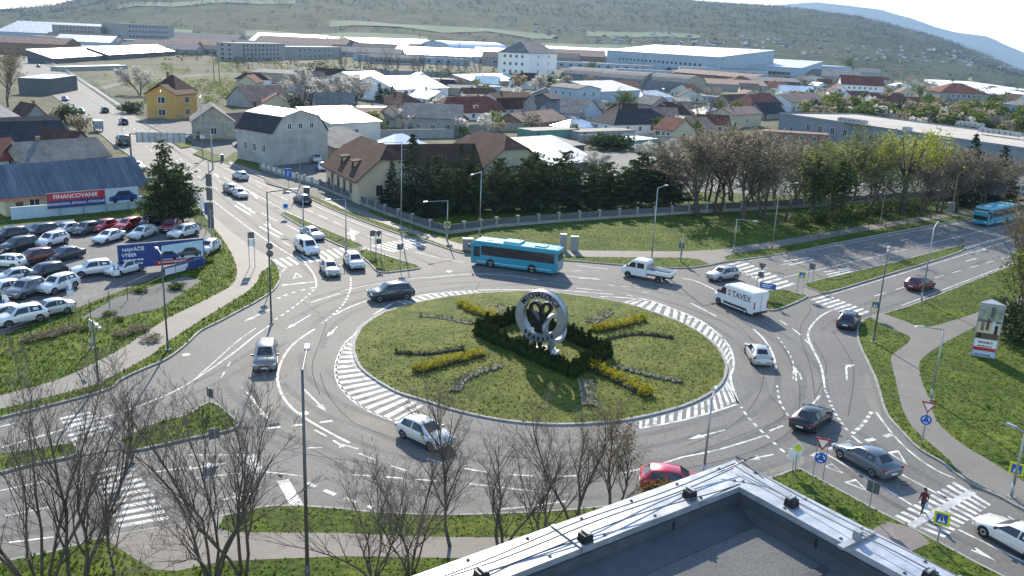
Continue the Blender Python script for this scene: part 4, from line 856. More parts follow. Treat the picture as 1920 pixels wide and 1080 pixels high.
proto('shrub', bush(41, 'leaf_green')); proto('spring_shrub', bush(42, 'leaf_spring')); proto('dry_shrub', bush(43, 'bud_brown')); proto('gold_shrub', bush(44, 'leaf_gold')); proto('dark_shrub', bush(45, 'pine', 70)); proto('blossom_shrub', bush(46, 'blossom'))
def farcrown(seed, mtl, n=34):
    R = random.Random(seed); tr, lf = MB(), MB(); tr.tube((0, 0, -.3), (0, 0, 3.5), .22, .12, 5, False); leaves(lf, ball(n, 2.6, 2.6, 2.8, (0, 0, 5.0), R, .35), 5, .42, .5, R); return [('trunk', tr, 'bark', False), ('crown', lf, mtl, False)]
for i, mm in enumerate(('leaf_spring', 'leaf_green', 'bud_olive', 'bud_brown', 'blossom', 'spruce')): proto('distant_tree_%d' % i, farcrown(50+i, mm))
NAMES = {'bare_tree_single': 'bare_tree', 'bare_tree_forked': 'bare_tree', 'bud_tree': 'budding_tree', 'olive_tree_crown': 'budding_tree', 'pine_tree_b': 'pine_tree', 'pine_large': 'pine_tree', 'gold_tree': 'budding_tree'}
def plant(kind, B, H, label, cat='tree', group=None, rz=None, wide=1.0, h0=None):
    root, km, used = TREES[kind]; B = Vector(B); rz = rnd.uniform(0, 6.28) if rz is None else rz
    base = {'bare_tree': 9.6, 'bare_tree_single': 10, 'bare_tree_forked': 10, 'bud_tree': 10, 'olive_tree_crown': 10.5, 'green_tree': 9.5, 'spring_tree': 9.5, 'blossom_tree': 7.5, 'gold_tree': 9.5, 'willow_tree': 11, 'pine_tree': 8.5, 'pine_tree_b': 8.5, 'spruce_tree': 12, 'pine_large': 11, 'shrub': 1.3, 'spring_shrub': 1.3, 'dry_shrub': 1.3, 'gold_shrub': 1.3, 'dark_shrub': 1.3, 'blossom_shrub': 1.3}.get(kind, 8.0)
    s = H/base; scl = (s*wide, s*wide, s)
    if not used:
        TREES[kind][2] = True; r = root; r.location = B; r.rotation_euler = (0, 0, rz); r.scale = scl; r['label'] = label
        if group: r['group'] = group
    else: r, _ = copy_tree(root, km, B, rz, label, group, scl)
    r.name = NAMES.get(kind, 'tree' if kind.startswith('distant') else kind); r['category'] = cat; return r
def plant_px(kind, base, ytop, label, cat='tree', group=None, wide=1.0, rz=None, z=.12):
    B = G(*base); B.z = z; return plant(kind, B, zfor(B, ytop), label, cat, group, rz, wide)
# foreground bare trees
FG = 'bare trees in the foreground'
plant_px('bare_tree', (75, 1120), 690, 'bare many-stemmed tree in the lower left corner', group=FG, rz=.4, wide=1.05)
plant_px('bare_tree_forked', (150, 1115), 735, 'bare tree with dark forked trunk, second from the left edge', group=FG, rz=1.2)
plant_px('bare_tree_single', (212, 1100), 800, 'slim bare tree standing before the wide zebra crossing', group=FG, wide=.8)
plant_px('bare_tree', (400, 1090), 722, 'broad bare many-stemmed tree left of the dark lamp mast', group=FG, rz=2.2, wide=1.15)
plant_px('bare_tree_forked', (455, 1080), 790, 'leaning bare tree just left of the dark lamp mast', group=FG, rz=3.9)
plant_px('bare_tree', (770, 1075), 860, 'low spreading bare tree below the white hatchback', group=FG, rz=5.0, wide=1.35)
plant_px('bare_tree_single', (845, 1030), 748, 'tall bare tree with one straight trunk below the island', group=FG, rz=.7, wide=1.1)
plant_px('bare_tree_forked', (1075, 985), 768, 'bare forked tree nearest the roof parapet', group=FG, rz=2.8, wide=1.2)
plant_px('bare_tree', (700, 1085), 885, 'small bare tree left of the low spreading one', group=FG, rz=1.0, wide=1.3)
plant_px('bare_tree_forked', (940, 1035), 815, 'bare tree right of the straight trunked one', group=FG, rz=.3, wide=1.25)
plant_px('bare_tree', (1015, 1010), 835, 'bushy bare tree left of the forked one at the parapet', group=FG, rz=4.1, wide=1.2)
plant_px('gold_tree', (1150, 975), 790, 'tree with yellowish buds rising over the parapet', group=FG, wide=1.0)
plant_px('gold_shrub', (1240, 945), 905, 'golden brown shrub nearest the red car', 'shrub', wide=1.2)
# pines behind the fence
ordn = 'first second third fourth fifth sixth seventh eighth ninth tenth eleventh twelfth thirteenth fourteenth fifteenth'.split()
PR = [(806, 404, 318), (835, 405, 328), (862, 405, 312), (893, 404, 322), (925, 402, 300), (955, 401, 318), (985, 400, 305), (1015, 399, 298), (1045, 398, 286), (1078, 397, 305), (1108, 396, 298), (1140, 395, 312), (1170, 394, 300), (1200, 392, 288), (1232, 391, 300), (1262, 390, 305)]
ordn.append('sixteenth')
for i, (x, y, yt) in enumerate(PR): plant_px(('pine_tree', 'pine_tree_b')[(i*7//3) % 2], (x, y-4), yt+rnd.uniform(-14, 12), 'dark pine behind the post fence, %s from the left' % ordn[i], group='pines in a row behind the fence', wide=1.25+.2*rnd.random())
for i, x in enumerate((820, 878, 940, 1000, 1062, 1124, 1186, 1245)): plant_px(('pine_tree_b', 'pine_tree')[i % 2], (x, 382), 298+rnd.uniform(-16, 12), 'pine in the back row of the fenced garden, %s from the left' % ordn[i], group='pines in the back row', wide=1.3)
plant_px('spruce_tree', (772, 404), 250, 'tall spruce hiding the half hipped house corner', wide=1.25); plant_px('spruce_tree', (735, 388), 300, 'spruce against the wall of the half hipped house', wide=1.2); plant_px('spruce_tree', (862, 392), 268, 'pale spruce before the long dark roof', wide=1.0); plant_px('spruce_tree', (884, 388), 268, 'slim spruce right of the pale one', wide=.85); plant_px('spruce_tree', (800, 405), 300, 'lower spruce at the fence corner', wide=1.4)
plant_px('pine_large', (312, 425), 262, 'big dark pine between the car lot and the road', wide=.8); plant_px('pine_tree', (343, 418), 305, 'smaller pine leaning on the big dark pine', wide=1.15); plant_px('dark_shrub', (292, 415), 375, 'dark shrub at the foot of the big pine', 'shrub')
# budding row along the right road
BR = [('bud_tree', 1305, 402, 268), ('bud_tree', 1345, 398, 250), ('bud_tree', 1390, 400, 262), ('bud_tree', 1430, 396, 268), ('olive_tree_crown', 1470, 398, 280), ('green_tree', 1520, 400, 285), ('green_tree', 1560, 395, 290), ('olive_tree_crown', 1590, 392, 268), ('olive_tree_crown', 1620, 395, 285), ('willow_tree', 1690, 385, 243), ('olive_tree_crown', 1655, 390, 290), ('bud_tree', 1725, 388, 300), ('bud_tree', 1760, 384, 285), ('bud_tree', 1790, 382, 292), ('bud_tree', 1840, 378, 300)]
for i, (k, x, y, yt) in enumerate(BR):
    nm = 'bright yellow green willow over the budding trees' if k == 'willow_tree' else 'tree with fresh dark green leaves, %s of two' % ('left' if x < 1540 else 'right') if k == 'green_tree' else '%s tree in the row before the big store, %s from the left' % ({'bud_tree': 'brown budding', 'olive_tree_crown': 'olive budding'}[k], ordn[i])
    plant_px(k, (x, y+(16 if x > 1380 else 4)), yt, nm, group=None if k == 'willow_tree' else 'budding trees along the right road', wide=1.45 if k != 'willow_tree' else 1.25)
for i, (k, x, yt) in enumerate((('bud_tree', 1325, 262), ('bud_tree', 1370, 255), ('olive_tree_crown', 1412, 270), ('bud_tree', 1452, 268), ('bud_tree', 1495, 275), ('bud_tree', 1540, 272), ('olive_tree_crown', 1580, 278), ('bud_tree', 1635, 280), ('bud_tree', 1715, 282), ('bud_tree', 1775, 280), ('bud_tree', 1825, 290), ('bud_tree', 1890, 300))): plant_px(k, (x, 378-i*.8), yt, 'budding tree in the back row before the store, %s from the left' % ordn[i], group='budding trees in the back row', wide=1.4)
plant_px('spruce_tree', (1808, 385), 250, 'tall dark spruce right of the willow', wide=1.25); plant_px('spruce_tree', (1868, 380), 272, 'dark spruce behind the blank gantry sign', wide=1.5)
for i, (x, y, yt) in enumerate(((1540, 418, 392), (1575, 414, 385), (1610, 410, 380), (1650, 404, 374), (1690, 398, 370), (1500, 424, 400), (1720, 394, 372))): plant_px('shrub', (x, y), yt, 'leafy shrub beside the path along the right road, %s from the left' % ordn[(5, 0, 1, 2, 3, 4, 6)[i] if 0 else sorted([1540, 1575, 1610, 1650, 1690, 1500, 1720]).index(x)], 'shrub', 'shrubs along the right footpath', wide=1.3)
plant_px('gold_tree', (1915, 585), 372, 'big brownish tree at the right picture edge', wide=.85, rz=.5); plant_px('spring_tree', (1900, 620), 480, 'yellow green tree behind the advertising tower', wide=1.1); plant_px('olive_tree_crown', (1912, 640), 470, 'dense olive tree beside the advertising tower', wide=.9); plant_px('dark_shrub', (1905, 640), 560, 'dark bush in the shade right of the advertising tower', 'shrub', wide=.9)
# bank left of the ring road
R = random.Random(9)
for i in range(7):
    u = R.random(); x = 30+u*380; y0 = 700-u*205+R.uniform(-25, 10); k = R.choice(['spring_shrub', 'shrub', 'shrub'])
    if y0 > 735: continue
    plant_px(k, (x, y0), y0-R.uniform(10, 16), 'low green clump on the bank below the car lot, %s to grow' % ordn[i] if 0 else 'low green clump on the bank below the car lot', 'shrub', 'green clumps on the bank', wide=R.uniform(1.2, 2.0))
for q in ((235, 630), (262, 622), (60, 640), (95, 632), (130, 622), (285, 640)): plant_px('dry_shrub', q, q[1]-13, 'reddish dry patch of shrub on the bank', 'shrub', 'dry shrubs on the bank', wide=2.2)
plant_px('dark_shrub', (130, 232), 195, 'bare dark bush at the road bank left of the bridge', 'shrub', wide=.9); plant_px('dry_shrub', (150, 245), 210, 'brown bush between the dark roofs and the road', 'shrub', wide=.8)
plant_px('gold_tree', (15, 200), 92, 'rust brown tree at the upper left picture edge', wide=.9)
# mid-town trees
TW = [('blossom_tree', 575, 185, 132, 'white blossoming tree above the pink roofed shed'), ('blossom_tree', 262, 178, 128, 'pale budding tree above the ochre house'), ('blossom_tree', 640, 205, 145, 'large white blossoming tree, left of the dark spruce'), ('blossom_tree', 668, 202, 142, 'large white blossoming tree touching the dark spruce'), ('spruce_tree', 712, 208, 155, 'broad dark spruce before the white workshop'), ('spruce_tree', 735, 206, 160, 'second dark spruce before the white workshop'), ('spring_tree', 722, 258, 230, 'small bright green tree beside the low white garage'),
 ('bare_tree_single', 805, 245, 195, 'bare dark tree before the row house'), ('blossom_tree', 1018, 175, 140, 'white blossoming tree below the tower house'), ('spring_tree', 1160, 222, 175, 'pale green tree left of the white hip roof'), ('spring_tree', 1182, 215, 180, 'yellow green tree right of the pale one'), ('blossom_tree', 1270, 228, 195, 'pale blossoming tree behind the dark hip roof'), ('bare_tree_forked', 1325, 250, 175, 'bare dark tree before the small brown house'), ('bare_tree_single', 1295, 245, 190, 'bare tree right of the dark hip roofed house'), ('blossom_shrub', 1215, 288, 265, 'white blossoming bush behind the pines'), ('blossom_tree', 1255, 300, 262, 'blossoming tree behind the last pine'), ('blossom_tree', 1110, 322, 285, 'white blossom showing between the pines'), ('dark_shrub', 1130, 280, 248, 'big dark evergreen clump by the green shed'), ('dark_shrub', 1160, 280, 252, 'dark evergreen clump right of the bigger one'), ('spring_tree', 1725, 195, 165, 'round green tree left of the tall grey block'), ('dark_shrub', 1690, 218, 190, 'dark round bush behind the store roof'), ('spring_tree', 1590, 145, 112, 'green tree left of the long red roof'), ('spring_tree', 1420, 120, 100, 'green tree beside the far blue hall'), ('spring_tree', 1105, 142, 118, 'yellow green tree by the railway'), ('dark_shrub', 245, 212, 190, 'dark bush beside the ochre house')]
for k, x, y, yt, l in TW: plant_px(k, (x, y), yt, l, 'shrub' if 'shrub' in k else 'tree', z=-.05, wide=1.35 if k != 'spruce_tree' else 1.5)
for i in range(11): plant_px('bare_tree_forked', (648+i*25+R.uniform(-6, 6), 140+i*.6), 98+R.uniform(-4, 8), 'bare tree in the row along the railway yard', group='bare trees along the railway', z=-.05, wide=1.0)
# scattered trees through the town and the plain, drawn at true size; individuals first, the far wood as one mass
spots = []
for _ in range(4000):
    x = R.uniform(-40, 1960); f = R.random(); y = 92+lerp_tab([(0, -12), (960, 0), (1920, 62)], x)+f*f*110
    if 30 < x < 440 and y > 118: continue
    if x < 960 and y > 150: continue
    P0 = G(x, y)
    if P0.y < 190 or P0.length > 1350: continue
    n = vnoise(P0.x*.012+4, P0.y*.012)
    if n < .45: continue
    spots.append((P0, x, y))
spots.sort(key=lambda s: s[0].length)
near = spots[:230]
for P0, x, y in near:
    k = R.choice([0, 1, 2, 2, 3, 3, 4, 5, 1]); az = math.atan2(P0.x, P0.y); P0.z = dip(az, Vector((P0.x, P0.y)).length)
    plant('distant_tree_%d' % k, P0, R.uniform(4.5, 9), {0: 'pale green tree among roofs', 1: 'deep green tree among roofs', 2: 'olive tree among roofs', 3: 'brown budding tree among roofs', 4: 'white blossoming tree among roofs', 5: 'dark evergreen among roofs'}[k]+' '+landmark(P0), group='distant trees %s' % ('spring', 'green', 'olive', 'brown', 'blossom', 'evergreen')[k], wide=R.uniform(.8, 1.5))
def wood(pts, name, nq=16, mtl='far_wood', label='far-off wood and orchards covering the plain', flat=.8):
    mb = MB(); rs = np.random.RandomState(3); n = len(pts); P_ = np.array([p for p, h in pts]); Hh = np.array([h for p, h in pts])
    C_ = np.repeat(P_, nq, 0); hh = np.repeat(Hh, nq)[:, None]; d = rs.normal(size=(n*nq, 3)); d /= np.linalg.norm(d, axis=1, keepdims=True); d *= rs.uniform(.45, 1, (n*nq, 1))
    C_ = C_+d*hh*np.array([.5, .5, .45]); C_[:, 2] += hh[:, 0]*.45
    a_ = rs.normal(size=(n*nq, 3)); a_ /= np.linalg.norm(a_, axis=1, keepdims=True); b_ = np.cross(a_, rs.normal(size=(n*nq, 3))); b_ /= np.linalg.norm(b_, axis=1, keepdims=True); a_[:, 2] *= .4; b_[:, 2] *= .4; s_ = hh*rs.uniform(.07, .15, (n*nq, 1))
    V = np.stack([C_-a_*s_-b_*s_*.7, C_+a_*s_-b_*s_*.7, C_+a_*s_+b_*s_*.7, C_-a_*s_+b_*s_*.7], 1).reshape(-1, 3)
    me = bpy.data.meshes.new(name); me.from_pydata(V.tolist(), [], np.arange(len(V)).reshape(-1, 4).tolist()); me.materials.append(MT[mtl]); return tag(link(name, me), label, 'woodland', kind='stuff')
pts = []
for P0, x, y in spots[230:]:
    az = math.atan2(P0.x, P0.y); pts.append(((P0.x, P0.y, dip(az, P0.length)), R.uniform(4, 8)))
wood(pts, 'distant_wood')
pts = []
for _ in range(26000):
    a = math.radians(R.uniform(-36, 36)); r = 1400+2200*R.random()**.95; ad = math.degrees(a); low = r < 2250
    nn = vnoise(ad*1.3, r*.012)*.55+vnoise(ad*4, r*.03)*.45
    if nn < (.56 if low else .36): continue
    if any(q[0] < ad < q[1] and q[2] < r < q[3] for q in ((-30, -20, 1500, 1670), (-17, -6, 1540, 1700), (-12, 2, 1780, 1920), (1, 8, 1600, 1720), (4, 11, 1930, 2080), (-28, -18, 1880, 2070), (12, 19, 1680, 1810))): continue
    pts.append(((math.sin(a)*r, math.cos(a)*r, hill_z(a, r)-1), R.uniform(5, 9) if low else R.uniform(6, 11)))
wood(pts, 'hill_wood', 10, 'hill_leaf', 'wood and orchards covering the far hillside')
pts = [(tuple(G(x, y)), R.uniform(1.2, 3.2)) for x, y in ((R.uniform(190, 660), R.uniform(112, 196)) for _ in range(2600)) if not (30 < x < 270 and y > 150) and vnoise(x*.035, y*.11) > .42 and not abs(y-(157-.03*x)) < 7]
wood(pts, 'railway_scrub', 22, 'bud_olive', 'grey brown scrub along the railway embankment')
for i in range(130):
    x, y = R.uniform(440, 1900), R.uniform(138, 268)
    if y > lerp_tab([(440, 190), (640, 255), (1280, 275), (1500, 205), (1900, 235)], x): continue
    k = R.choice([0, 1, 2, 2, 3, 3, 4, 4, 5]); P0 = G(x, y); plant('distant_tree_%d' % k, P0, R.uniform(3, 6.5), {0: 'pale green tree among roofs', 1: 'deep green tree among roofs', 2: 'olive tree among roofs', 3: 'brown budding tree among roofs', 4: 'white blossoming tree among roofs', 5: 'dark evergreen among roofs'}[k]+' '+landmark(P0), group='distant trees %s' % ('spring', 'green', 'olive', 'brown', 'blossom', 'evergreen')[k], wide=R.uniform(.8, 1.4))

# ---------------------------------------------------------------- grass blades along lawns and verges
def inside(poly, X, Y):
    c = np.zeros(len(X), bool); n = len(poly)
    for i in range(n):
        x0, y0 = poly[i][0], poly[i][1]; x1, y1 = poly[(i+1) % n][0], poly[(i+1) % n][1]
        if y0 == y1: continue
        c ^= ((y0 > Y) != (y1 > Y)) & (X < (x1-x0)*(Y-y0)/(y1-y0)+x0)
    return c
def blades(X, Y, Z, name, mtl, label, lo, hi):
    n = len(X); rs = np.random.RandomState(8); t = rs.uniform(0, 6.28, n); w_ = rs.uniform(.04, .10, n); h = rs.uniform(lo, hi, n); dx, dy = np.cos(t)*w_, np.sin(t)*w_; lx, ly = rs.normal(0, .05, n), rs.normal(0, .05, n)
    V = np.stack([np.stack([X-dx, Y-dy, Z-.02], 1), np.stack([X+dx, Y+dy, Z-.02], 1), np.stack([X+dx*.5+lx, Y+dy*.5+ly, Z+h], 1), np.stack([X-dx*.5+lx, Y-dy*.5+ly, Z+h*.8], 1)], 1).reshape(-1, 3)
    me = bpy.data.meshes.new(name); me.from_pydata(V.tolist(), [], np.arange(len(V)).reshape(-1, 4).tolist()); me.materials.append(MT[mtl]); tag(link(name, me), label, 'grass', kind='stuff')
rs = np.random.RandomState(4); N_ = 260000
X = rs.uniform(-75, 75, N_); Y = rs.uniform(34, 150, N_); keep = rs.rand(N_) < np.clip(1.5-Y/110, .2, 1); X, Y = X[keep], Y[keep]
px_ = 960+F_PX*(X*RT.x+(0)+Y*RT.y-CAM_H*RT.z)/(X*FWD.x+Y*FWD.y-CAM_H*FWD.z); keep = (px_ > -30) & (px_ < 1950); X, Y = X[keep], Y[keep]
bad = np.zeros(len(X), bool)
for p in PATHP: bad |= inside(p, X, Y)
X, Y = X[~bad], Y[~bad]; Zt = np.full(len(X), -1.)
for p, z in GRASSP: Zt = np.where(inside(p, X, Y), z, Zt)
ii = inside(P_ISLE, X, Y); kk = np.minimum(1, np.hypot(X-cen.x, Y-cen.y)/16.4); Zt = np.where(ii, .13+.45*(1-kk*kk), Zt)
ok = Zt > -.5; wb = (X < -14) & (Y < 110) & ~ii
blades(X[ok & ~wb & ~ii], Y[ok & ~wb & ~ii], Zt[ok & ~wb & ~ii], 'grass', 'blade', 'short rough grass on the verges and lawns', .03, .10)
ii2 = ii & (rs.rand(len(X)) < .6)
blades(X[ok & ii2], Y[ok & ii2], Zt[ok & ii2], 'grass', 'blade_dry', 'short grass and weeds on the roundabout lawn', .03, .09)
blades(X[ok & wb], Y[ok & wb], Zt[ok & wb], 'weeds', 'blade', 'rank weeds and grass on the bank at left', .06, .24)
# ================================================================ buildings
WIN = {}; FOOT = []
def window_meshes(w_, h_):
    k = (round(w_, 1), round(h_, 1))
    if k not in WIN:
        f = MB(); t = .09
        f.bx(-w_/2-t, w_/2+t, -.05, .03, -h_/2-t, -h_/2).bx(-w_/2-t, w_/2+t, -.05, .03, h_/2, h_/2+t).bx(-w_/2-t, -w_/2, -.05, .03, -h_/2, h_/2).bx(w_/2, w_/2+t, -.05, .03, -h_/2, h_/2).bx(-.04, .04, -.045, .03, -h_/2, h_/2)
        WIN[k] = (f.mesh('window'), MB().bx(-w_/2, w_/2, -.02, .03, -h_/2, h_/2).mesh('pane', MT['glass']))
    return WIN[k]
def windows(root, p0, ax, length, z, n, w_, h_, frame='frame', margin=.12):
    """n windows along a wall from p0 in direction ax (2D unit), facing right-hand side of ax"""
    fm, pm = window_meshes(w_, h_); rz = math.atan2(ax[1], ax[0])
    for i in range(n):
        u = length*(margin+(1-2*margin)*((i+.5)/n)); o = link('window', fm, root, (p0[0]+ax[0]*u, p0[1]+ax[1]*u, z), rz, MT[frame]); link('pane', pm, o)
def slabify(mb, pts, t=.16):                      # a roof plane with thickness
    n = len(pts); mb.add([tuple(p) for p in pts]+[(p[0], p[1], p[2]-t) for p in pts], [tuple(range(n)), tuple(range(2*n-1, n-1, -1))]+[(i, n+i, n+(i+1) % n, (i+1) % n) for i in range(n)])
def building(label, A, B, depth, hw, roof='gable', hr=2.5, wall='offwhite', rmat='roof_brown', cat='house', name='house', ridge='along', ov=.4, rows=1, nf=3, ns=2, win=(1.0, 1.2), frame='frame', chimney=0, door=True, pxh=True, group=None, z0=0., base=None, left_win=True, dormers=0, rlow=None):
    """A, B: photo points at the foot of the visible long wall, left to right; depth in metres away from the viewer"""
    a = G(*A) if len(A) == 2 else Vector(A); b = G(*B) if len(B) == 2 else Vector(B)
    if pxh: hw = zfor(a, A[1]-hw); hr = hr if hr < 0 else hr
    u = b-a; W = u.length; rz = math.atan2(u.y, u.x); D = depth
    az = math.atan2(a.x, a.y); a.z = z0 if z0 else min(0, dip(az, a.length)+.06)
    t = thing(name, label, cat, a, rz, group); H = hw
    X0, X1, Y0, Y1 = 0, W, 0, D
    wl = MB(); rf = MB(); e = ov
    if roof in ('flat', 'parapet'):
        wl.bx(0, W, 0, D, -.4, H); p = .35 if roof == 'parapet' else .12
        rf.bx(-.12, W+.12, -.12, D+.12, H+.003, H+.12)
        if roof == 'parapet':
            pm = MB(); pm.bx(-.14, W+.14, -.14, .12, H+.004, H+.5).bx(-.14, W+.14, D-.12, D+.14, H+.004, H+.5).bx(-.14, .12, .121, D-.121, H+.004, H+.5).bx(W-.12, W+.14, .121, D-.121, H+.004, H+.5); mk('parapet', pm, MT[wall], t)
    elif roof == 'shed':
        wl.add([(0, 0, -.4), (W, 0, -.4), (W, D, -.4), (0, D, -.4), (0, 0, H), (W, 0, H), (W, D, H+hr), (0, D, H+hr)], [(0, 1, 5, 4), (1, 2, 6, 5), (2, 3, 7, 6), (3, 0, 4, 7), (3, 2, 1, 0), (4, 5, 6, 7)])
        s = hr/D; slabify(rf, [(-e, -e, H-e*s+.17), (W+e, -e, H-e*s+.17), (W+e, D+e, H+hr+e*s+.17), (-e, D+e, H+hr+e*s+.17)])
    elif roof == 'barrel':
        n = 10; prof = [(D/2-D/2*math.cos(math.pi*i/n), H+hr*math.sin(math.pi*i/n)) for i in range(n+1)]
        pts = [(0, -.4)]+prof+[(D, -.4)]; m_ = len(pts)
        wl.add([(0, y, z) for y, z in pts]+[(W, y, z) for y, z in pts], [tuple(range(m_)), tuple(range(2*m_-1, m_-1, -1)), (0, m_, m_+1, 1), (m_-2, 2*m_-2, 2*m_-1, m_-1)])
        for i in range(n): slabify(rf, [(-.3, prof[i][0], prof[i][1]+.12), (W+.3, prof[i][0], prof[i][1]+.12), (W+.3, prof[i+1][0], prof[i+1][1]+.12), (-.3, prof[i+1][0], prof[i+1][1]+.12)], .1)
    else:
        along = ridge == 'along'
        S = D if along else W; Lg = W if along else D       # span, ridge length
        def P(l, s, z): return (l, s, z) if along else (s, l, z)
        def fl(v): return v if along else v[::-1]
        k = {'gable': 0, 'halfhip': .42, 'hip': 1, 'mansard': 0}[roof]; sl = hr/(S/2)
        if roof == 'mansard':
            prof = [(0, H), (S*.17, H+hr*.72), (S/2, H+hr), (S*.83, H+hr*.72), (S, H)]; pts = [(0, -.4)]+prof+[(S, -.4)]; m_ = len(pts)
            wl.add([P(0, y, z) for y, z in pts]+[P(Lg, y, z) for y, z in pts], [tuple(range(m_)), tuple(range(2*m_-1, m_-1, -1)), (0, m_, m_+1, 1), (m_-2, 2*m_-2, 2*m_-1, m_-1)])
            lowr = MB()
            for i in range(4): slabify(lowr if rlow and i in (0, 3) else rf, fl([P(-.25, prof[i][0]-(.15 if i == 0 else 0), prof[i][1]+.15), P(Lg+.25, prof[i][0]-(.15 if i == 0 else 0), prof[i][1]+.15), P(Lg+.25, prof[i+1][0]+(.15 if i == 3 else 0), prof[i+1][1]+.15), P(-.25, prof[i+1][0]+(.15 if i == 3 else 0), prof[i+1][1]+.15)]), .14)
        else:
            hk = hr*k; cut = S/2*(1-k)*1.0                   # half-hip: clipped gable top
            zc = H+hr-hk                                     # height where the hip starts
            yc = S/2*(zc-H)/hr
            gab = [(0, -.4), (0, H), (yc, zc), (S-yc, zc), (S, H), (S, -.4)] if k < 1 else [(0, -.4), (0, H), (S, H), (S, -.4)]
            if k == 0: gab = [(0, -.4), (0, H), (S/2, H+hr), (S, H), (S, -.4)]
            m_ = len(gab)
            wl.add([P(0, y, z) for y, z in gab]+[P(Lg, y, z) for y, z in gab], [tuple(range(m_)), tuple(range(2*m_-1, m_-1, -1)), (0, m_, m_+1, 1), (m_-2, 2*m_-2, 2*m_-1, m_-1)])
            ins = min((S/2-yc)*1.0, Lg*.45) if k > 0 else 0
            zo = H-e*sl+.17; zt = H+hr+.17
            if k == 0:
                slabify(rf, fl([P(-e, -e, zo), P(Lg+e, -e, zo), P(Lg+e, S/2, zt), P(-e, S/2, zt)])); slabify(rf, fl([P(Lg+e, S+e, zo), P(-e, S+e, zo), P(-e, S/2, zt), P(Lg+e, S/2, zt)]))
            else:
                ye = yc-e*.0 if k < 1 else -e; ze = zc+.17 if k < 1 else zo; xe = -e
                f_ = [P(-e, -e, zo), P(Lg+e, -e, zo)]+([P(Lg+e, yc, ze)] if k < 1 else [])+[P(Lg-ins, S/2, zt), P(ins, S/2, zt)]+([P(-e, yc, ze)] if k < 1 else [])
                slabify(rf, fl(f_)); g_ = [P(Lg+e, S+e, zo), P(-e, S+e, zo)]+([P(-e, S-yc, ze)] if k < 1 else [])+[P(ins, S/2, zt), P(Lg-ins, S/2, zt)]+([P(Lg+e, S-yc, ze)] if k < 1 else [])
                slabify(rf, fl(g_))
                for xx, xi, q in ((-e, ins, 1), (Lg+e, Lg-ins, -1)):
                    v = [P(xx, S-yc if k < 1 else S+e, ze), P(xx, yc if k < 1 else -e, ze), P(xi, S/2, zt)]; slabify(rf, fl(v if q > 0 else v[::-1]), .1)
    FOOT.append((a+u*.5+Vector((-u.y, u.x, 0)).normalized()*D*.5, math.hypot(W, D)/2))
    if roof == 'mansard' and rlow: mk('roof', lowr, MT[rlow], t)
    mk('wall', wl, MT[wall], t); ro = mk('roof', rf, MT[rmat], t)
    for c in range(chimney):
        cx = W*(.3+.4*c) if ridge == 'along' else W*.5+.6; cy = D*.5+.3 if ridge == 'along' else D*(.3+.4*c); mk('chimney', MB().bx(cx-.3, cx+.3, cy-.3, cy+.3, H+hr*.6, H+hr+.9), MT['brick'], ro)
    if base: mk('plinth', MB().bx(-.05, W+.05, -.05, D+.05, -.3, .5), MT[base], t)
    ww, wh = win
    for r in range(rows):
        z = H*(r+.5)/rows+.05
        if nf: windows(t, (0, -.0), (1, 0), W, z, nf, ww, wh, frame)
        if ns:
            windows(t, (0, D), (0, -1), D, z, ns, ww, wh, frame)
            windows(t, (W, 0), (0, 1), D, z, ns, ww, wh, frame)
    if door and H > 1.9: mk('door', MB().bx(W*.06+.2, W*.06+1.1, -.06, .02, 0, 1.95), MT['wood'], t)
    for d in range(dormers):
        x = W*(d+1)/(dormers+1)-.2; y0 = D*.10; zz = H+hr*.12
        dm = MB(); dm.bx(x-.8, x+.8, y0, D*.4, H-.2, zz+1.3); dr = mk('dormer', dm, MT[wall], ro)
        rr = MB(); slabify(rr, [(x-1.1, y0-.3, zz+1.35), (x+1.1, y0-.3, zz+1.35), (x+1.1, D*.48, zz+1.9), (x-1.1, D*.48, zz+1.9)], .14); rr.bx(x-.5, x+.5, y0-.03, y0+.01, zz+.1, zz+1.1); mk('dormer_roof', rr, MT[rmat], ro)
    t['_H'] = H; return t
Bd = building
# --- near the crossing, north side
Bd('cream house with brown half hipped roof and two dormers by the road', (612, 351), (672, 385), 11, 46, 'halfhip', 4.6, 'cream', 'roof_brown', rows=1, nf=4, ns=2, win=(.9, 1.5), frame='frame_dark', ov=.8, dormers=2, chimney=0)
Bd('long house under a dark roof half hidden by spruces', (745, 372), (905, 366), 10, 34, 'gable', 5.0, 'cream', 'roof_brown', nf=4, frame='frame_dark')
Bd('cream house with dark hipped roof facing the camera behind the pines', (905, 362), (1015, 354), 14, 50, 'halfhip', 4.6, 'cream', 'roof_brown', ridge='across', rows=1, nf=2, win=(1.3, 1.3), frame='frame_dark', ov=.7)
gg = Bd('grey gambrel gable house with bright metal roof by the road', (513, 312), (615, 302), 12, 60, 'mansard', 4.3, 'grey_pale', 'roof_glare', ridge='across', rows=1, nf=0, ns=3, win=(.9, 1.4), ov=.2, door=False, rlow='roof_dark'); windows(gg, (0, 0), (1, 0), (G(615, 302)-G(513, 312)).length, gg['_H']+1.3, 3, .8, 1.0, 'frame', .2)
Bd('low pale garage with flat white roof beside the grey gable', (622, 268), (713, 262), 14, 36, 'shed', 2.5, 'offwhite', 'roof_glare', cat='garage', name='garage', nf=1, ns=0)
Bd('lean-to shed with brown and grey striped roof', (628, 296), (708, 285), 10, 18, 'shed', 2.5, 'stone', 'roof_grey', cat='shed', name='shed', nf=0, ns=0, door=False)
Bd('stone gabled cottage with a grey and brown roof at the road', (362, 264), (441, 264), 13, 36, 'gable', 3.4, 'stone', 'roof_grey', ridge='across', nf=1, ns=2, base='brick', win=(1.2, 1.4))
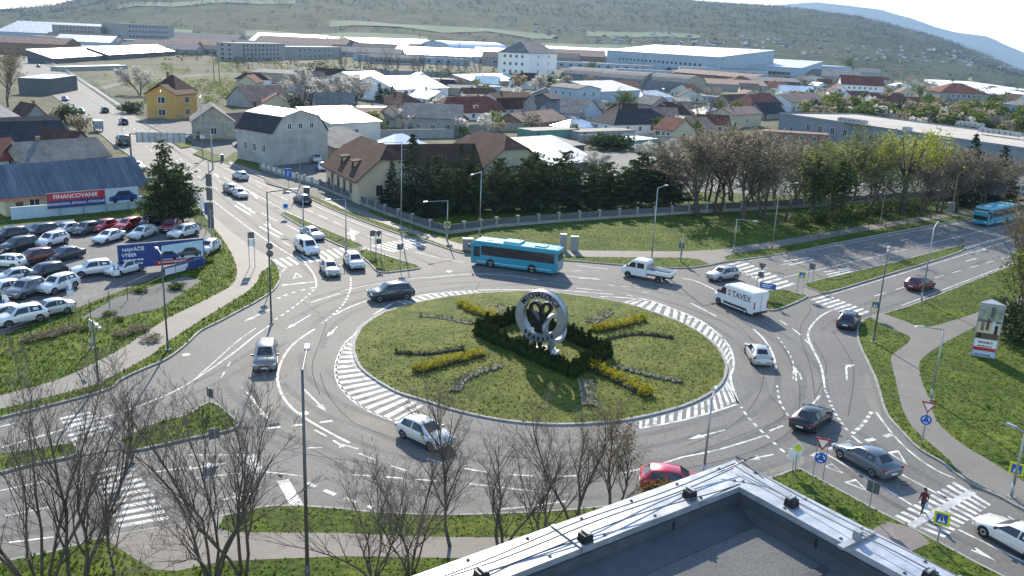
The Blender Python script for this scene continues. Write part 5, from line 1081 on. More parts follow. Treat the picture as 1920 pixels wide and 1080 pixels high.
Bd('cottage with dark slate roof behind the stone gable', (440, 262), (485, 258), 9, 22, 'gable', 2.8, 'pale_blue', 'roof_dark', nf=2, ns=1)
Bd('small pale blue house with tiled lean roof beside the grey gable', (444, 270), (480, 292), 8, 24, 'gable', 2.6, 'pale_blue', 'roof_grey', nf=3, ns=1, win=(.7, 1.2))
Bd('ochre villa with dark brown hipped roof beyond the side street', (284, 219), (332, 222), 11, 49, 'hip', 4.2, 'ochre', 'roof_brown', rows=2, nf=1, ns=2, win=(1.5, 1.6), chimney=1, ov=.6)
Bd('right wing of the ochre villa with ridged brown roof', (333, 224), (371, 218), 9, 46, 'gable', 2.4, 'ochre', 'roof_brown', rows=2, nf=1, ns=1, win=(2.0, 1.6), door=False)
Bd('long barn with faded pink brown roof', (470, 202), (548, 198), 12, 12, 'gable', 4.5, 'concrete', 'roof_pale', cat='barn', name='barn', nf=0, ns=0)
Bd('bungalow with dark hipped roof and a bright top', (576, 202), (636, 200), 12, 14, 'hip', 3.8, 'offwhite', 'roof_dark', nf=2, ns=1, chimney=1)
Bd('white workshop with wavy bright roof and window band', (742, 192), (840, 187), 26, 24, 'gable', 4.2, 'white', 'roof_glare', cat='workshop', name='workshop', rows=2, nf=6, ns=2, win=(2.0, 1.3))
Bd('gabled hall with bright cream roof left of the workshop', (682, 168), (738, 163), 22, 14, 'gable', 3.8, 'offwhite', 'roof_glare', cat='workshop', name='workshop', nf=0, ns=0, door=False)
Bd('row house with weathered brown roof and cream front', (751, 240), (806, 237), 10, 20, 'gable', 2.8, 'cream', 'roof_pale', nf=2, ns=1, win=(1.2, 1.2), chimney=1)
Bd('low house with flat brown roof left of the row house', (655, 240), (750, 238), 9, 16, 'shed', 2.2, 'offwhite', 'roof_pale', nf=3, ns=0)
Bd('white house with dark red roof and one white dormer', (846, 226), (946, 223), 12, 15, 'halfhip', 4.2, 'white', 'roof_red', nf=4, ns=1, dormers=1, chimney=2)
Bd('house under a tall brown mansard roof', (937, 216), (1008, 213), 11, 10, 'mansard', 5.2, 'offwhite', 'roof_brown', nf=2, ns=1, chimney=1)
Bd('low house with tan lean roof before the grey gables', (985, 246), (1062, 236), 11, 13, 'gable', 2.6, 'brick', 'roof_pale', nf=2, ns=1, chimney=1)
Bd('grey roofed house with a white gable and two windows', (1085, 236), (1128, 232), 15, 22, 'gable', 4.2, 'blue_wall', 'roof_grey', ridge='across', nf=1, ns=2)
Bd('dark firewall house between the grey roofs', (1032, 228), (1056, 228), 12, 42, 'gable', 1.2, 'grey_dark', 'roof_dark', nf=0, ns=0, door=False)
Bd('grey house behind the tan roofs', (1005, 222), (1034, 222), 10, 26, 'gable', 2.5, 'concrete', 'roof_grey', nf=0, ns=1, door=False)
Bd('pale pavilion with grey tent roof', (1065, 248), (1125, 246), 8, 8, 'hip', 1.8, 'offwhite', 'roof_metal', cat='shed', name='shed', nf=0, ns=0, door=False)
Bd('blue grey two storey house with shallow roof', (1080, 207), (1124, 206), 16, 40, 'gable', 1.2, 'blue_wall', 'roof_grey', ridge='across', rows=2, nf=2, ns=3)
Bd('pale blue house extension with bright flat roof', (1125, 204), (1198, 199), 14, 32, 'shed', 3, 'blue_wall', 'roof_glare', rows=2, nf=2, ns=1)
Bd('white bungalow with dark hipped roof behind the green shed', (1150, 252), (1268, 249), 12, 19, 'hip', 3.8, 'white', 'roof_dark', nf=4, ns=2)
Bd('white house with glaring hipped roof', (1208, 197), (1262, 193), 12, 12, 'hip', 2.6, 'white', 'roof_glare', nf=2, ns=1, chimney=1)
Bd('small brown house with cream wall and flat tile roof', (1372, 240), (1426, 236), 9, 24, 'gable', 2.0, 'cream', 'roof_pale', nf=1, ns=1, chimney=1)
Bd('low house with glaring white roofs left of the brown house', (1330, 230), (1371, 227), 12, 12, 'hip', 2.6, 'offwhite', 'roof_glare', nf=1, ns=1)
Bd('house with dark brown roof and two skylights', (1372, 204), (1412, 201), 10, 9, 'gable', 3.4, 'stone', 'roof_brown', nf=1, ns=1)
Bd('house with maroon hipped roof and one bright face', (1412, 212), (1474, 208), 12, 14, 'hip', 4.0, 'offwhite', 'roof_red', nf=2, ns=1)
Bd('grey house with tall dark gable before the maroon roof', (1430, 224), (1470, 222), 8, 12, 'gable', 3.4, 'grey_wall', 'roof_dark', nf=1, ns=1)
Bd('pale house with rusty sheet roof', (1482, 210), (1548, 205), 12, 18, 'gable', 3.0, 'white', 'roof_pale', nf=2, ns=1)
Bd('long white house with red roof and two cross gables', (1575, 180), (1654, 184), 14, 24, 'gable', 5.0, 'white', 'roof_red', rows=2, nf=6, ns=2, chimney=1)
Bd('white house with red roof left of the long one', (1553, 186), (1590, 188), 12, 16, 'gable', 4.0, 'white', 'roof_red', ridge='across', nf=2, ns=1)
Bd('small white house with bright red roof', (1598, 196), (1636, 196), 9, 14, 'gable', 2.8, 'white', 'roof_red', nf=2, ns=1)
Bd('house with broad grey sheet roof', (1640, 202), (1692, 205), 12, 10, 'gable', 3.0, 'concrete', 'roof_grey', nf=1, ns=1)
Bd('cottage with orange brown roof behind the store', (1615, 216), (1680, 220), 10, 8, 'gable', 3.0, 'offwhite', 'roof_pale', nf=1, ns=1)
Bd('shed with grey green roof touching the store', (1600, 226), (1655, 230), 10, 8, 'gable', 3.4, 'green_wall', 'roof_grey', cat='shed', name='shed', nf=0, ns=0)
Bd('tall grey block with red hipped roof', (1757, 210), (1846, 214), 18, 38, 'hip', 4.0, 'grey_wall', 'roof_red', cat='building', name='apartment_building', rows=3, nf=7, ns=3, win=(1.2, 1.4))
Bd('pale two storey house at the right picture edge', (1872, 226), (1950, 236), 14, 32, 'hip', 3.0, 'blue_wall', 'roof_grey', rows=2, nf=6, ns=2)
Bd('dark roofed sheds before the pale house at right', (1800, 238), (1900, 245), 14, 12, 'gable', 2.4, 'concrete', 'roof_dark', cat='shed', name='shed', nf=0, ns=0)
Bd('low hall with pale sloping roof behind the green shed', (1005, 330), (1120, 318), 14, 18, 'shed', 3.5, 'brick', 'roof_glare', cat='workshop', name='workshop', nf=2, ns=0)
Bd('long open shed with grey flat roof above the pine tops', (985, 296), (1095, 285), 10, 14, 'shed', 1.0, 'grey_dark', 'roof_bitumen', cat='shed', name='shed', nf=0, ns=0)
Bd('green sheet metal shed beside the garden wall', (1000, 262), (1085, 258), 7, 16, 'flat', 0, 'green_wall', 'roof_bitumen', cat='shed', name='shed', nf=0, ns=0)
Bd('dark green container shed with white roof', (1186, 278), (1232, 274), 7, 14, 'flat', 0, 'green_wall', 'roof_white', cat='shed', name='shed', nf=0, ns=0)
Bd('grey garage block right of the green shed', (1086, 262), (1190, 258), 7, 14, 'flat', 0, 'concrete', 'roof_bitumen', cat='garage', name='garage', nf=3, ns=0)
Bd('white tent like canopy beside the half hipped house', (740, 282), (800, 276), 8, 6, 'hip', 2.2, 'white', 'roof_white', cat='canopy', name='canopy', nf=0, ns=0, door=False)
# --- store with the pale flat roof
zs = 5.6; a = G(1462, 214, zs); b = G(1985, 290, zs)
st = Bd('large flat roofed store with pale gravel roof behind the trees', (a.x, a.y, 0), (b.x, b.y, 0), 32, 5.6, 'parapet', 0, 'store_wall', 'roof_gravel', cat='store', name='store', nf=14, ns=3, win=(1.6, 2.0), pxh=False, rows=1)
def roof_plant(px, n, w0, label, zz=5.74):
    c = G(*px, zz); t = thing('rooftop_cooler', label, 'cooling unit', c, st.rotation_euler.z)
    for i in range(n): mk('fan_unit', MB().box((i*1.7, 0, 1.2), (1.4, 2.2, .9)).box((i*1.7, 0, 1.72), (1.0, 1.0, .12)), MT['galv'], t)
    fr = MB().bx(-1, n*1.7, -1.2, 1.2, .68, .74)
    for x in (-.9, n*1.7-.1):
        for y in (-1.1, 1.1): fr.box((x, y, .34), (.1, .1, .68))
    mk('frame', fr, MT['galv'], t)
roof_plant((1578, 231), 6, 1, 'row of cooling units on the left of the store roof'); roof_plant((1800, 238), 5, 1, 'cooling units on the far edge of the store roof'); roof_plant((1842, 252), 7, 1, 'long rank of pale cooling units near the right edge'); roof_plant((1700, 250), 1, 1, 'single low ventilator on the store roof middle')
Bd('low brick outbuilding before the store', (1428, 264), (1552, 272), 6, 18, 'flat', 0, 'brick', 'roof_pale', cat='shed', name='outbuilding', nf=4, ns=0)
# --- west side of the road
lb = Bd('long cream building with blue sheet metal roof beside the car lot', (12, 408), (272, 382), 9, 42, 'gable', 3.2, 'cream', 'roof_blue', cat='building', name='sales_building', nf=5, ns=2, win=(1.2, 1.2), ov=.7)
rw = (G(12, 408)-G(272, 382)).length
sm = MB().box((0, 0, 0), (.06, 5.6, .05)).mesh('roof_seam', MT['roof_blue']); hr_, D_ = 3.2, 9
for i in range(30):
    o = link('roof_seam', sm, lb, (rw*(i+.5)/30, D_*.25-.3, lb['_H']+hr_*.43+.17)); o.rotation_euler = (math.atan2(hr_, D_/2), 0, 0)
mk('fascia', MB().bx(-.7, rw+.7, -.78, -.71, lb['_H']-.75, lb['_H']-.42), mat('fascia_orange', (.42, .16, .09), .7), lb)
Bd('house with weathered tan roof behind the blue roof', (55, 322), (205, 308), 9, 18, 'gable', 2.8, 'stone', 'roof_grey', nf=3, ns=1, chimney=1, ov=.5)
Bd('house with striped red tile roof at the left edge', (-40, 322), (50, 312), 9, 18, 'gable', 3.0, 'offwhite', 'roof_red', nf=2, ns=1)
Bd('dark roofed house with bright skylights left of the road', (-40, 292), (130, 284), 10, 22, 'gable', 3.4, 'brick', 'roof_dark', nf=3, ns=1, chimney=1)
Bd('gabled brown house end beside the road bank', (128, 296), (182, 290), 10, 16, 'gable', 3.0, 'stone', 'roof_brown', ridge='across', nf=1, ns=1)
Bd('long house under black roof with two white panels', (-40, 268), (128, 256), 9, 14, 'gable', 2.8, 'grey_dark', 'roof_dark', nf=0, ns=1)
Bd('small gabled house with grey front above the black roof', (46, 236), (94, 234), 9, 14, 'gable', 3.2, 'concrete', 'roof_brown', ridge='across', nf=0, ns=1, chimney=1)
Bd('shed with blue grey sheet roof at the left edge', (-40, 244), (46, 238), 9, 14, 'shed', 2.6, 'concrete', 'roof_blue', cat='shed', name='shed', nf=0, ns=0)
Bd('dark shed with ribbed grey roof beside the bridge', (36, 176), (98, 178), 26, 30, 'flat', 0, 'grey_dark', 'roof_metal', cat='shed', name='shed', nf=0, ns=0, door=False)
# --- railway and works
Fz = dict(cat='hall', name='industrial_hall', ns=0, door=False)
Bd('long station canopy with glaring white roof, left half', (100, 120), (203, 112), 14, 10, 'shed', 4.4, 'grey_dark', 'roof_glare', nf=0, **Fz)
Bd('long station canopy with glaring white roof, right half', (204, 113), (328, 104), 14, 10, 'shed', 4.4, 'grey_dark', 'roof_glare', nf=0, **Fz)
Bd('low pale shed beside the tracks left of the canopy', (120, 134), (240, 130), 8, 8, 'flat', 0, 'concrete', 'roof_white', nf=0, **Fz)
Bd('grey green office block by the railway', (442, 115), (535, 113), 16, 34, 'flat', 0, 'concrete', 'roof_bitumen', cat='building', name='office_building', rows=4, nf=10, ns=2, win=(2.6, 2.0), door=False)
Bd('low flat building right of the grey office', (545, 112), (640, 110), 18, 24, 'flat', 0, 'concrete', 'roof_bitumen', cat='building', name='office_building', rows=2, nf=8, ns=0, win=(2.6, 2), door=False)
Bd('wide grey block far behind the station', (230, 82), (328, 84), 40, 38, 'flat', 0, 'concrete', 'roof_bitumen', cat='building', name='office_building', rows=4, nf=12, ns=0, win=(3, 2.4), door=False)
Bd('far block with pale roof behind the station', (100, 76), (190, 80), 40, 30, 'flat', 0, 'grey_wall', 'roof_bitumen', cat='building', name='office_building', rows=4, nf=10, ns=0, win=(3, 2.4), door=False)
Bd('far hall with white roof left of the wide fields', (360, 66), (535, 72), 60, 6, 'shed', 14, 'concrete', 'roof_glare', nf=0, **Fz)
Bd('white tower house with grey pyramid roof by the tracks', (990, 156), (1042, 152), 20, 56, 'hip', 6.5, 'white', 'roof_grey', cat='building', name='tower_house', rows=4, nf=2, ns=4, win=(1.4, 1.6), door=False)
Bd('low wing with bright roof below the tower house', (890, 162), (985, 158), 14, 8, 'shed', 3, 'concrete', 'roof_glare', nf=0, **Fz)
Bd('pale annex right of the tower house', (1036, 165), (1070, 165), 16, 14, 'flat', 0, 'blue_wall', 'roof_bitumen', cat='building', name='annex', nf=3, ns=0, door=False)
Bd('four storey office with white bands, left block', (968, 84), (996, 84), 30, 38, 'flat', 0, 'grey_dark', 'roof_white', cat='building', name='office_building', rows=4, nf=2, ns=2, win=(5, 2), door=False)
Bd('four storey office with white bands, middle block', (997, 82), (1030, 81), 30, 34, 'flat', 0, 'white', 'roof_white', cat='building', name='office_building', rows=4, nf=3, ns=0, win=(5, 2), door=False)
Bd('dark glass stair tower of the office', (1030, 80), (1046, 80), 26, 38, 'flat', 0, 'grey_dark', 'roof_bitumen', cat='building', name='office_building', nf=0, ns=0, door=False)
Bd('four storey office with white bands, right block', (1046, 82), (1065, 82), 30, 34, 'flat', 0, 'white', 'roof_white', cat='building', name='office_building', rows=4, nf=2, ns=0, win=(5, 2), door=False)
Bd('far long building with rows of windows left of the office', (880, 62), (966, 68), 40, 18, 'flat', 0, 'concrete', 'roof_white', cat='building', name='office_building', rows=2, nf=10, ns=0, win=(4, 3), door=False)
Bd('dark brick tower block far on the plain', (872, 36), (911, 40), 60, 22, 'flat', 0, 'grey_dark', 'roof_bitumen', cat='building', name='apartment_building', nf=0, ns=0, door=False)
Bd('long blue grey hall with bright serrated roof', (1137, 122), (1345, 142), 60, 28, 'shed', 8, 'blue_wall', 'roof_glare', nf=20, rows=1, win=(4, 2.5), **Fz)
Bd('blue grey hall continuing right with bright roof edge', (1346, 140), (1500, 150), 50, 22, 'shed', 6, 'blue_wall', 'roof_glare', nf=14, rows=1, win=(4, 2.5), **Fz)
Bd('dark blue hall with tall windows', (1500, 142), (1562, 146), 40, 26, 'flat', 0, 'blue_wall', 'roof_metal', nf=6, rows=1, win=(4, 7), **Fz)
Bd('white roofed hall behind the serrated hall', (1065, 92), (1240, 96), 70, 8, 'gable', 11, 'blue_wall', 'roof_glare', nf=0, **Fz)
Bd('grey hall far behind the office', (1066, 78), (1138, 80), 60, 16, 'flat', 0, 'blue_wall', 'roof_white', nf=0, **Fz)
Bd('long warehouse with tan roof by the arched hangars', (1250, 146), (1402, 160), 16, 12, 'shed', 2.4, 'brick', 'roof_pale', nf=0, **Fz)
Bd('long warehouse with mottled pale roof before the tan one', (1270, 166), (1436, 174), 16, 12, 'shed', 2.4, 'concrete', 'roof_pale', nf=0, **Fz)
Bd('grey warehouse right of the tan one', (1403, 164), (1500, 168), 14, 14, 'shed', 2, 'grey_dark', 'roof_grey', nf=0, **Fz)
for i, (q0, q1) in enumerate((((1130, 162), (1182, 160)), ((1196, 170), (1250, 168)), ((1280, 176), (1326, 174)))):
    a0 = G(*q0); b0 = G(*q1); u_ = (b0-a0); p0 = a0+Vector((-u_.y, u_.x, 0)).normalized()*0
    t = Bd('arched corrugated hangar, %s of three' % ('left', 'middle', 'right')[i], (b0.x, b0.y, 0), (b0.x+(-u_.y)*.9, b0.y+u_.x*.9, 0), u_.length, .6, 'barrel', 9, 'stone', 'roof_grey', nf=0, pxh=False, cat='hangar', name='hangar', ns=0, door=False)
Bd('long hall with bright saw roof in the middle distance', (700, 98), (842, 96), 40, 10, 'shed', 10, 'concrete', 'roof_glare', nf=10, win=(4, 2), **Fz)
Bd('second bright roof behind the saw roofed hall', (640, 86), (820, 86), 30, 6, 'shed', 8, 'concrete', 'roof_glare', nf=0, **Fz)
Bd('hall with white barrel roof by the tracks', (843, 110), (950, 110), 40, 20, 'barrel', 7, 'blue_wall', 'roof_metal', nf=8, win=(3, 2), **Fz)
Bd('low long hall with dark roof left of the office', (762, 70), (880, 74), 50, 14, 'gable', 4, 'concrete', 'roof_bitumen', nf=0, **Fz)
Bd('thin white roofed shed below the office', (720, 76), (965, 88), 24, 5, 'flat', 0, 'concrete', 'roof_pale', nf=0, **Fz)
Bd('far white halls on the right plain, upper', (1735, 138), (1840, 152), 60, 6, 'flat', 0, 'white', 'roof_white', nf=0, **Fz); Bd('far white halls on the right plain, lower', (1760, 150), (1900, 172), 60, 6, 'flat', 0, 'white', 'roof_white', nf=0, **Fz)
Bd('far grey works block with chimneys right of the halls', (1425, 108), (1530, 116), 40, 20, 'flat', 0, 'blue_wall', 'roof_bitumen', nf=6, **Fz); Bd('far works hall with tan roof', (1330, 92), (1425, 100), 40, 12, 'flat', 0, 'concrete', 'roof_pale', nf=0, **Fz); Bd('blue grey far hall among trees', (1540, 112), (1625, 122), 40, 14, 'flat', 0, 'blue_wall', 'roof_bitumen', nf=0, **Fz)
# long low halls of the works and goods yard
R4 = random.Random(8); k_ = 0; tries = 0; HAL = []
while k_ < 46 and tries < 5000:
    tries += 1; x = R4.uniform(60, 1600); y0 = lerp_tab([(0, 62), (500, 74), (960, 90), (1600, 128)], x); y = y0+R4.uniform(0, 44)*R4.random()
    if x < 440 and 118 < y: continue
    c = G(x, y); 
    if c.length > 1300: continue
    s_ = c.length/600; W_ = R4.uniform(28, 80)*s_; D_ = R4.uniform(12, 24)*s_; rr = math.hypot(W_, D_)/2
    if any((c-f).length < (rr+fr)*.62 for f, fr in FOOT): continue
    an = R4.gauss(-.08, .05)-.2*(x-960)/960; u_ = Vector((math.cos(an), math.sin(an), 0)); a_ = c-u_*W_/2-Vector((-u_.y, u_.x, 0))*D_/2; b_ = a_+u_*W_
    kd = R4.choice([('shed', 'roof_glare', 'blue_wall', 'blue grey hall with glaring roof'), ('flat', 'roof_bitumen', 'concrete', 'grey flat roofed hall'), ('gable', 'roof_grey', 'concrete', 'grey ridged hall'), ('gable', 'roof_pale', 'brick', 'brick hall with faded roof'), ('flat', 'roof_grey', 'blue_wall', 'blue grey flat roofed hall'), ('gable', 'roof_dark', 'grey_wall', 'dark roofed hall')])
    HAL.append((kd[3], x, Bd(kd[3], (a_.x, a_.y, 0), (b_.x, b_.y, 0), D_, R4.uniform(4, 8), kd[0], D_*.26 if kd[0] == 'shed' else D_*.16, kd[2], kd[1], nf=R4.choice([0, 6, 9]), win=(3, 2), pxh=False, group='far works halls: '+kd[3], **Fz))); k_ += 1
for k in set(h[0] for h in HAL):
    for i, h in enumerate(sorted([h for h in HAL if h[0] == k], key=lambda h: h[1])): h[2]['label'] = '%s in the far works, %s from the left' % (k, ordn[min(i, 15)])
# infill houses and sheds of the old town
INF = {}; R3 = random.Random(31); k_ = 0; tries = 0
while k_ < 95 and tries < 4000:
    tries += 1; x, y = R3.uniform(430, 1900), R3.uniform(118, 262)
    if y > lerp_tab([(430, 175), (600, 250), (640, 262), (1280, 275), (1420, 235), (1500, 205), (1900, 232)], x) or y < lerp_tab([(430, 118), (1000, 128), (1920, 168)], x): continue
    if 380 < x < 990 and y < 150: continue
    c = G(x, y); W_ = R3.uniform(7, 16); D_ = R3.uniform(7, 11); big = R3.random() < .2
    if big: W_ *= 1.8; D_ *= 1.4
    rr = math.hypot(W_, D_)/2
    if any((c-f).length < (rr+fr)*.80 for f, fr in FOOT): continue
    an = R3.choice([-.15, -.05, .1, .25, -.9])+R3.gauss(0, .06)-.25*(x-960)/960; u_ = Vector((math.cos(an), math.sin(an), 0)); a_ = c-u_*W_/2-Vector((-u_.y, u_.x, 0))*D_/2; b_ = a_+u_*W_
    kd = R3.choice([('gable', 'roof_brown', 'offwhite', 'brown roofed pale house'), ('gable', 'roof_pale', 'cream', 'cream house with faded tile roof'), ('hip', 'roof_brown', 'white', 'white house with brown hipped roof'), ('hip', 'roof_dark', 'offwhite', 'pale house with dark hipped roof'), ('gable', 'roof_grey', 'grey_wall', 'grey house with grey roof'), ('flat', 'roof_white', 'concrete', 'low shed with bright flat roof'), ('shed', 'roof_grey', 'stone', 'shed with grey lean roof'), ('gable', 'roof_red', 'cream', 'cream house with red gable roof'), ('flat', 'roof_bitumen', 'blue_wall', 'blue grey flat roofed workshop'), ('gable', 'roof_white', 'white', 'white hall with glaring roof')])
    lo_ = kd[0] in ('flat', 'shed'); INF.setdefault(kd[3], []).append(((x, y), (Bd(kd[3]+' in the town beyond the pines', (a_.x, a_.y, 0), (b_.x, b_.y, 0), D_, R3.uniform(2.4, 3.2) if not big else 4.5, kd[0], R3.uniform(2.2, 3.6) if not lo_ else 1.0, kd[2], kd[1], cat='shed' if lo_ else 'house', name='shed' if lo_ else 'house', nf=0 if kd[0] == 'shed' else R3.choice([2, 3]), ns=R3.choice([0, 1]), chimney=0 if lo_ else R3.choice([0, 1]), pxh=False, group='town infill: '+kd[3], rows=1, ridge=R3.choice(['along', 'along', 'across']) if kd[0] == 'gable' else 'along', door=not lo_)))); k_ += 1
ORD = ordn+['seventeenth', 'eighteenth', 'nineteenth', 'twentieth']
for k, v in INF.items():
    for i, (q, o) in enumerate(sorted(v, key=lambda e: e[0])): o['label'] = '%s, %s of its kind from the left in the town' % (k, ORD[min(i, 19)])
# train
a = G(1048, 120); b = G(1162, 128); u = (b-a); rz = math.atan2(u.y, u.x); L = u.length/3
t = thing('train', 'white passenger train standing beside the tower house', 'train', a, rz)
for i in range(3):
    c = mk('carriage', MB().bx(i*L+.3, (i+1)*L-.3, -1.4, 1.4, .9, 3.9).bx(i*L+.5, (i+1)*L-.5, -1.2, 1.2, 3.9, 4.2).bx(i*L+2, i*L+5, -1.1, 1.1, .2, .9).bx((i+1)*L-5, (i+1)*L-2, -1.1, 1.1, .2, .9), MT['white'], t)
    for k in range(7): mk('window', MB().bx(i*L+1.5+k*(L-3)/7, i*L+1.5+(k+.75)*(L-3)/7, -1.44, -1.39, 2.2, 3.3), MT['glass'], c)
rails = MB()
for y0 in (126, 131, 136, 142): rails.strip([G(330, y0-12), G(640, y0-6), G(980, y0+2), G(1500, y0+36)], 2.2, .03)
tag(mk('railway_track', rails, MT['dirt']), kind='structure')
tag(mk('farm_track', MB().strip(gp([(180, 168), (240, 154), (330, 145), (440, 138), (640, 142)], True), 5, .02), MT['dirt']), kind='structure'); tag(mk('farm_track', MB().strip(gp([(190, 160), (330, 152), (440, 144)], True), 9, .015), MT['grass']), kind='structure')
tag(mk('yard', MB().sheet([(-28, 160), (72, 160), (82, 214), (-32, 214)], .13), MT['gravel']), kind='structure')
tag(mk('yard', MB().sheet([(72, 165), (120, 172), (118, 213), (83, 213.5)], .13), MT['asphalt_old']), kind='structure')
yd = MB(); yd.sheet([tuple(G(*p)[:2]) for p in [(500, 345), (640, 385), (690, 400), (720, 375), (600, 300), (480, 300)]], .134); tag(mk('yard', yd, MT['asphalt_old']), kind='structure')
# walls and fences
def wall_thing(label, pts, h, mtl, w_=.3, name='garden_wall', cat='wall', cap=None):
    P_ = [G(*p) for p in pts]; t = thing(name, label, cat, P_[0]); L_ = [p-P_[0] for p in P_]; mk('wall', MB().band(L_, w_, -.2, h), MT[mtl], t)
    mk('coping', MB().band(L_, w_+.1, h+.002, h+.09), MT[cap or 'concrete'], t); return t
wall_thing('rough stone garden wall before the white dormer house', [(800, 252), (850, 250), (930, 246), (1000, 246)], 2.2, 'stone'); wall_thing('long grey wall in front of the green sheds', [(1085, 268), (1190, 266), (1270, 270)], 2.0, 'concrete')
wall_thing('grey factory wall before the workshop row', [(640, 262), (740, 260), (850, 258)], 2.2, 'concrete'); wall_thing('low white boundary wall of the railway yard', [(640, 140), (800, 143), (980, 150)], 3.0, 'concrete')
# distant houses on the plain and hillside
R2 = random.Random(77); hm = {}
def tiny(k):
    if k not in hm:
        r = thing('distant_house', 'x', 'house'); wl = MB(); wl.add([(-5, -4, -1), (5, -4, -1), (5, 4, -1), (-5, 4, -1), (-5, -4, 4), (5, -4, 4), (5, 4, 4), (-5, 4, 4), (-5, 0, 7), (5, 0, 7)], [(0, 1, 5, 4), (2, 3, 7, 6), (1, 2, 6, 9, 5), (3, 0, 4, 8, 7), (3, 2, 1, 0)])
        rf = MB(); slabify(rf, [(-5.4, -4.6, 3.8), (5.4, -4.6, 3.8), (5.4, 0, 7.2), (-5.4, 0, 7.2)]); slabify(rf, [(5.4, 4.6, 3.8), (-5.4, 4.6, 3.8), (-5.4, 0, 7.2), (5.4, 0, 7.2)])
        mk('wall', wl, MT[('white', 'offwhite', 'cream', 'blue_wall')[k]], r); mk('roof', rf, MT[('roof_red', 'roof_grey', 'roof_brown', 'roof_white')[k]], r); hm[k] = [r, kidmap(r), False]
    return hm[k]
n = 0
while n < 190:
    x = R2.uniform(0, 1920); base = lerp_tab([(0, 34), (300, 44), (960, 74), (1920, 132)], x); y = base+R2.uniform(1, 34)*R2.random()
    if R2.random() < .45 and x > 1000: y = base-R2.uniform(0, 30)
    if y < base:                                       # on the hillside: march along the sight line to the slope
        d = RT*((x-960)/F_PX)-UP*((y-540)/F_PX)+FWD; q = None
        for s in range(1400, 3600, 20):
            p = CAMP+d*(s/d.y if d.y else 1); rr = math.hypot(p.x, p.y)
            if rr > 1420 and p.z < hill_z(math.atan2(p.x, p.y), rr): q = p; break
        if q is None: continue
    else:
        q = G(x, y); rr = math.hypot(q.x, q.y); az = math.atan2(q.x, q.y)
        if rr > 1300 or rr < 420: continue
        q.z = dip(az, rr)
    k = R2.choice([0, 1, 2, 3, 0] if y >= base else [0, 1, 2, 1]); rec = tiny(k); lab = ('small white house with red roof', 'small pale house with grey roof', 'small cream house with brown roof', 'small shed with glaring roof')[k]+' '+landmark(q); g = 'far houses ' + ('red', 'grey', 'brown', 'bright')[k]; s = R2.uniform(.8, 1.4)*(1 if y >= base else .7); rz = R2.uniform(0, 3.1)
    if not rec[2]: rec[2] = True; r = rec[0]; r.location = q; r.rotation_euler = (0, 0, rz); r.scale = (s,)*3; tag(r, lab, None, g)
    else: copy_tree(rec[0], rec[1], q, rz, lab, g, s)
    n += 1
# ================================================================ street lamps
LH = MB().box((.32, 0, .02), (.75, .26, .12), top=.8).mesh('lamp_head', MT['galv'])
def lamp(base, ytop, arm, label, mtl='galv', r=.085, z=.12, banners=(), bend=False, group='street lamps'):
    B = G(*base); B.z = z; H = zfor(B, ytop); t = thing('street_lamp', label, 'street lamp', B, 0, group)
    pm = MB(); pm.tube((0, 0, -.1), (0, 0, .9), r*1.25, r*1.2, 8); pm.tube((0, 0, .9), (0, 0, H), r, r*.62, 8); mk('pole', pm, MT[mtl], t, True)
    mk('base_plate', MB().box((0, 0, .03), (.4, .4, .06)), MT['concrete'], t)
    if arm:
        E_ = G(arm[0], arm[1], B.z+H); v = E_-B; v.z = H+.12
        hv = Vector((v.x, v.y, 0)); L_ = min(max(hv.length, .5), 3.6); hv = hv.normalized() if hv.length > .01 else Vector((0, 1, 0))
        e = Vector((hv.x*L_, hv.y*L_, H+.12)); am = MB()
        if bend:
            pts = [Vector((0, 0, H-.1)), Vector((hv.x*L_*.15, hv.y*L_*.15, H+.18)), Vector((hv.x*L_*.5, hv.y*L_*.5, H+.32)), e+Vector((0, 0, .22))]
            am.path(pts, r*.5, 6); e = pts[-1]
        else: am.tube((0, 0, H-.02), e, r*.55, r*.45, 6)
        mk('arm', am, MT[mtl], t); o = link('lamp_head', LH, t, e, math.atan2(hv.y, hv.x))
    return t
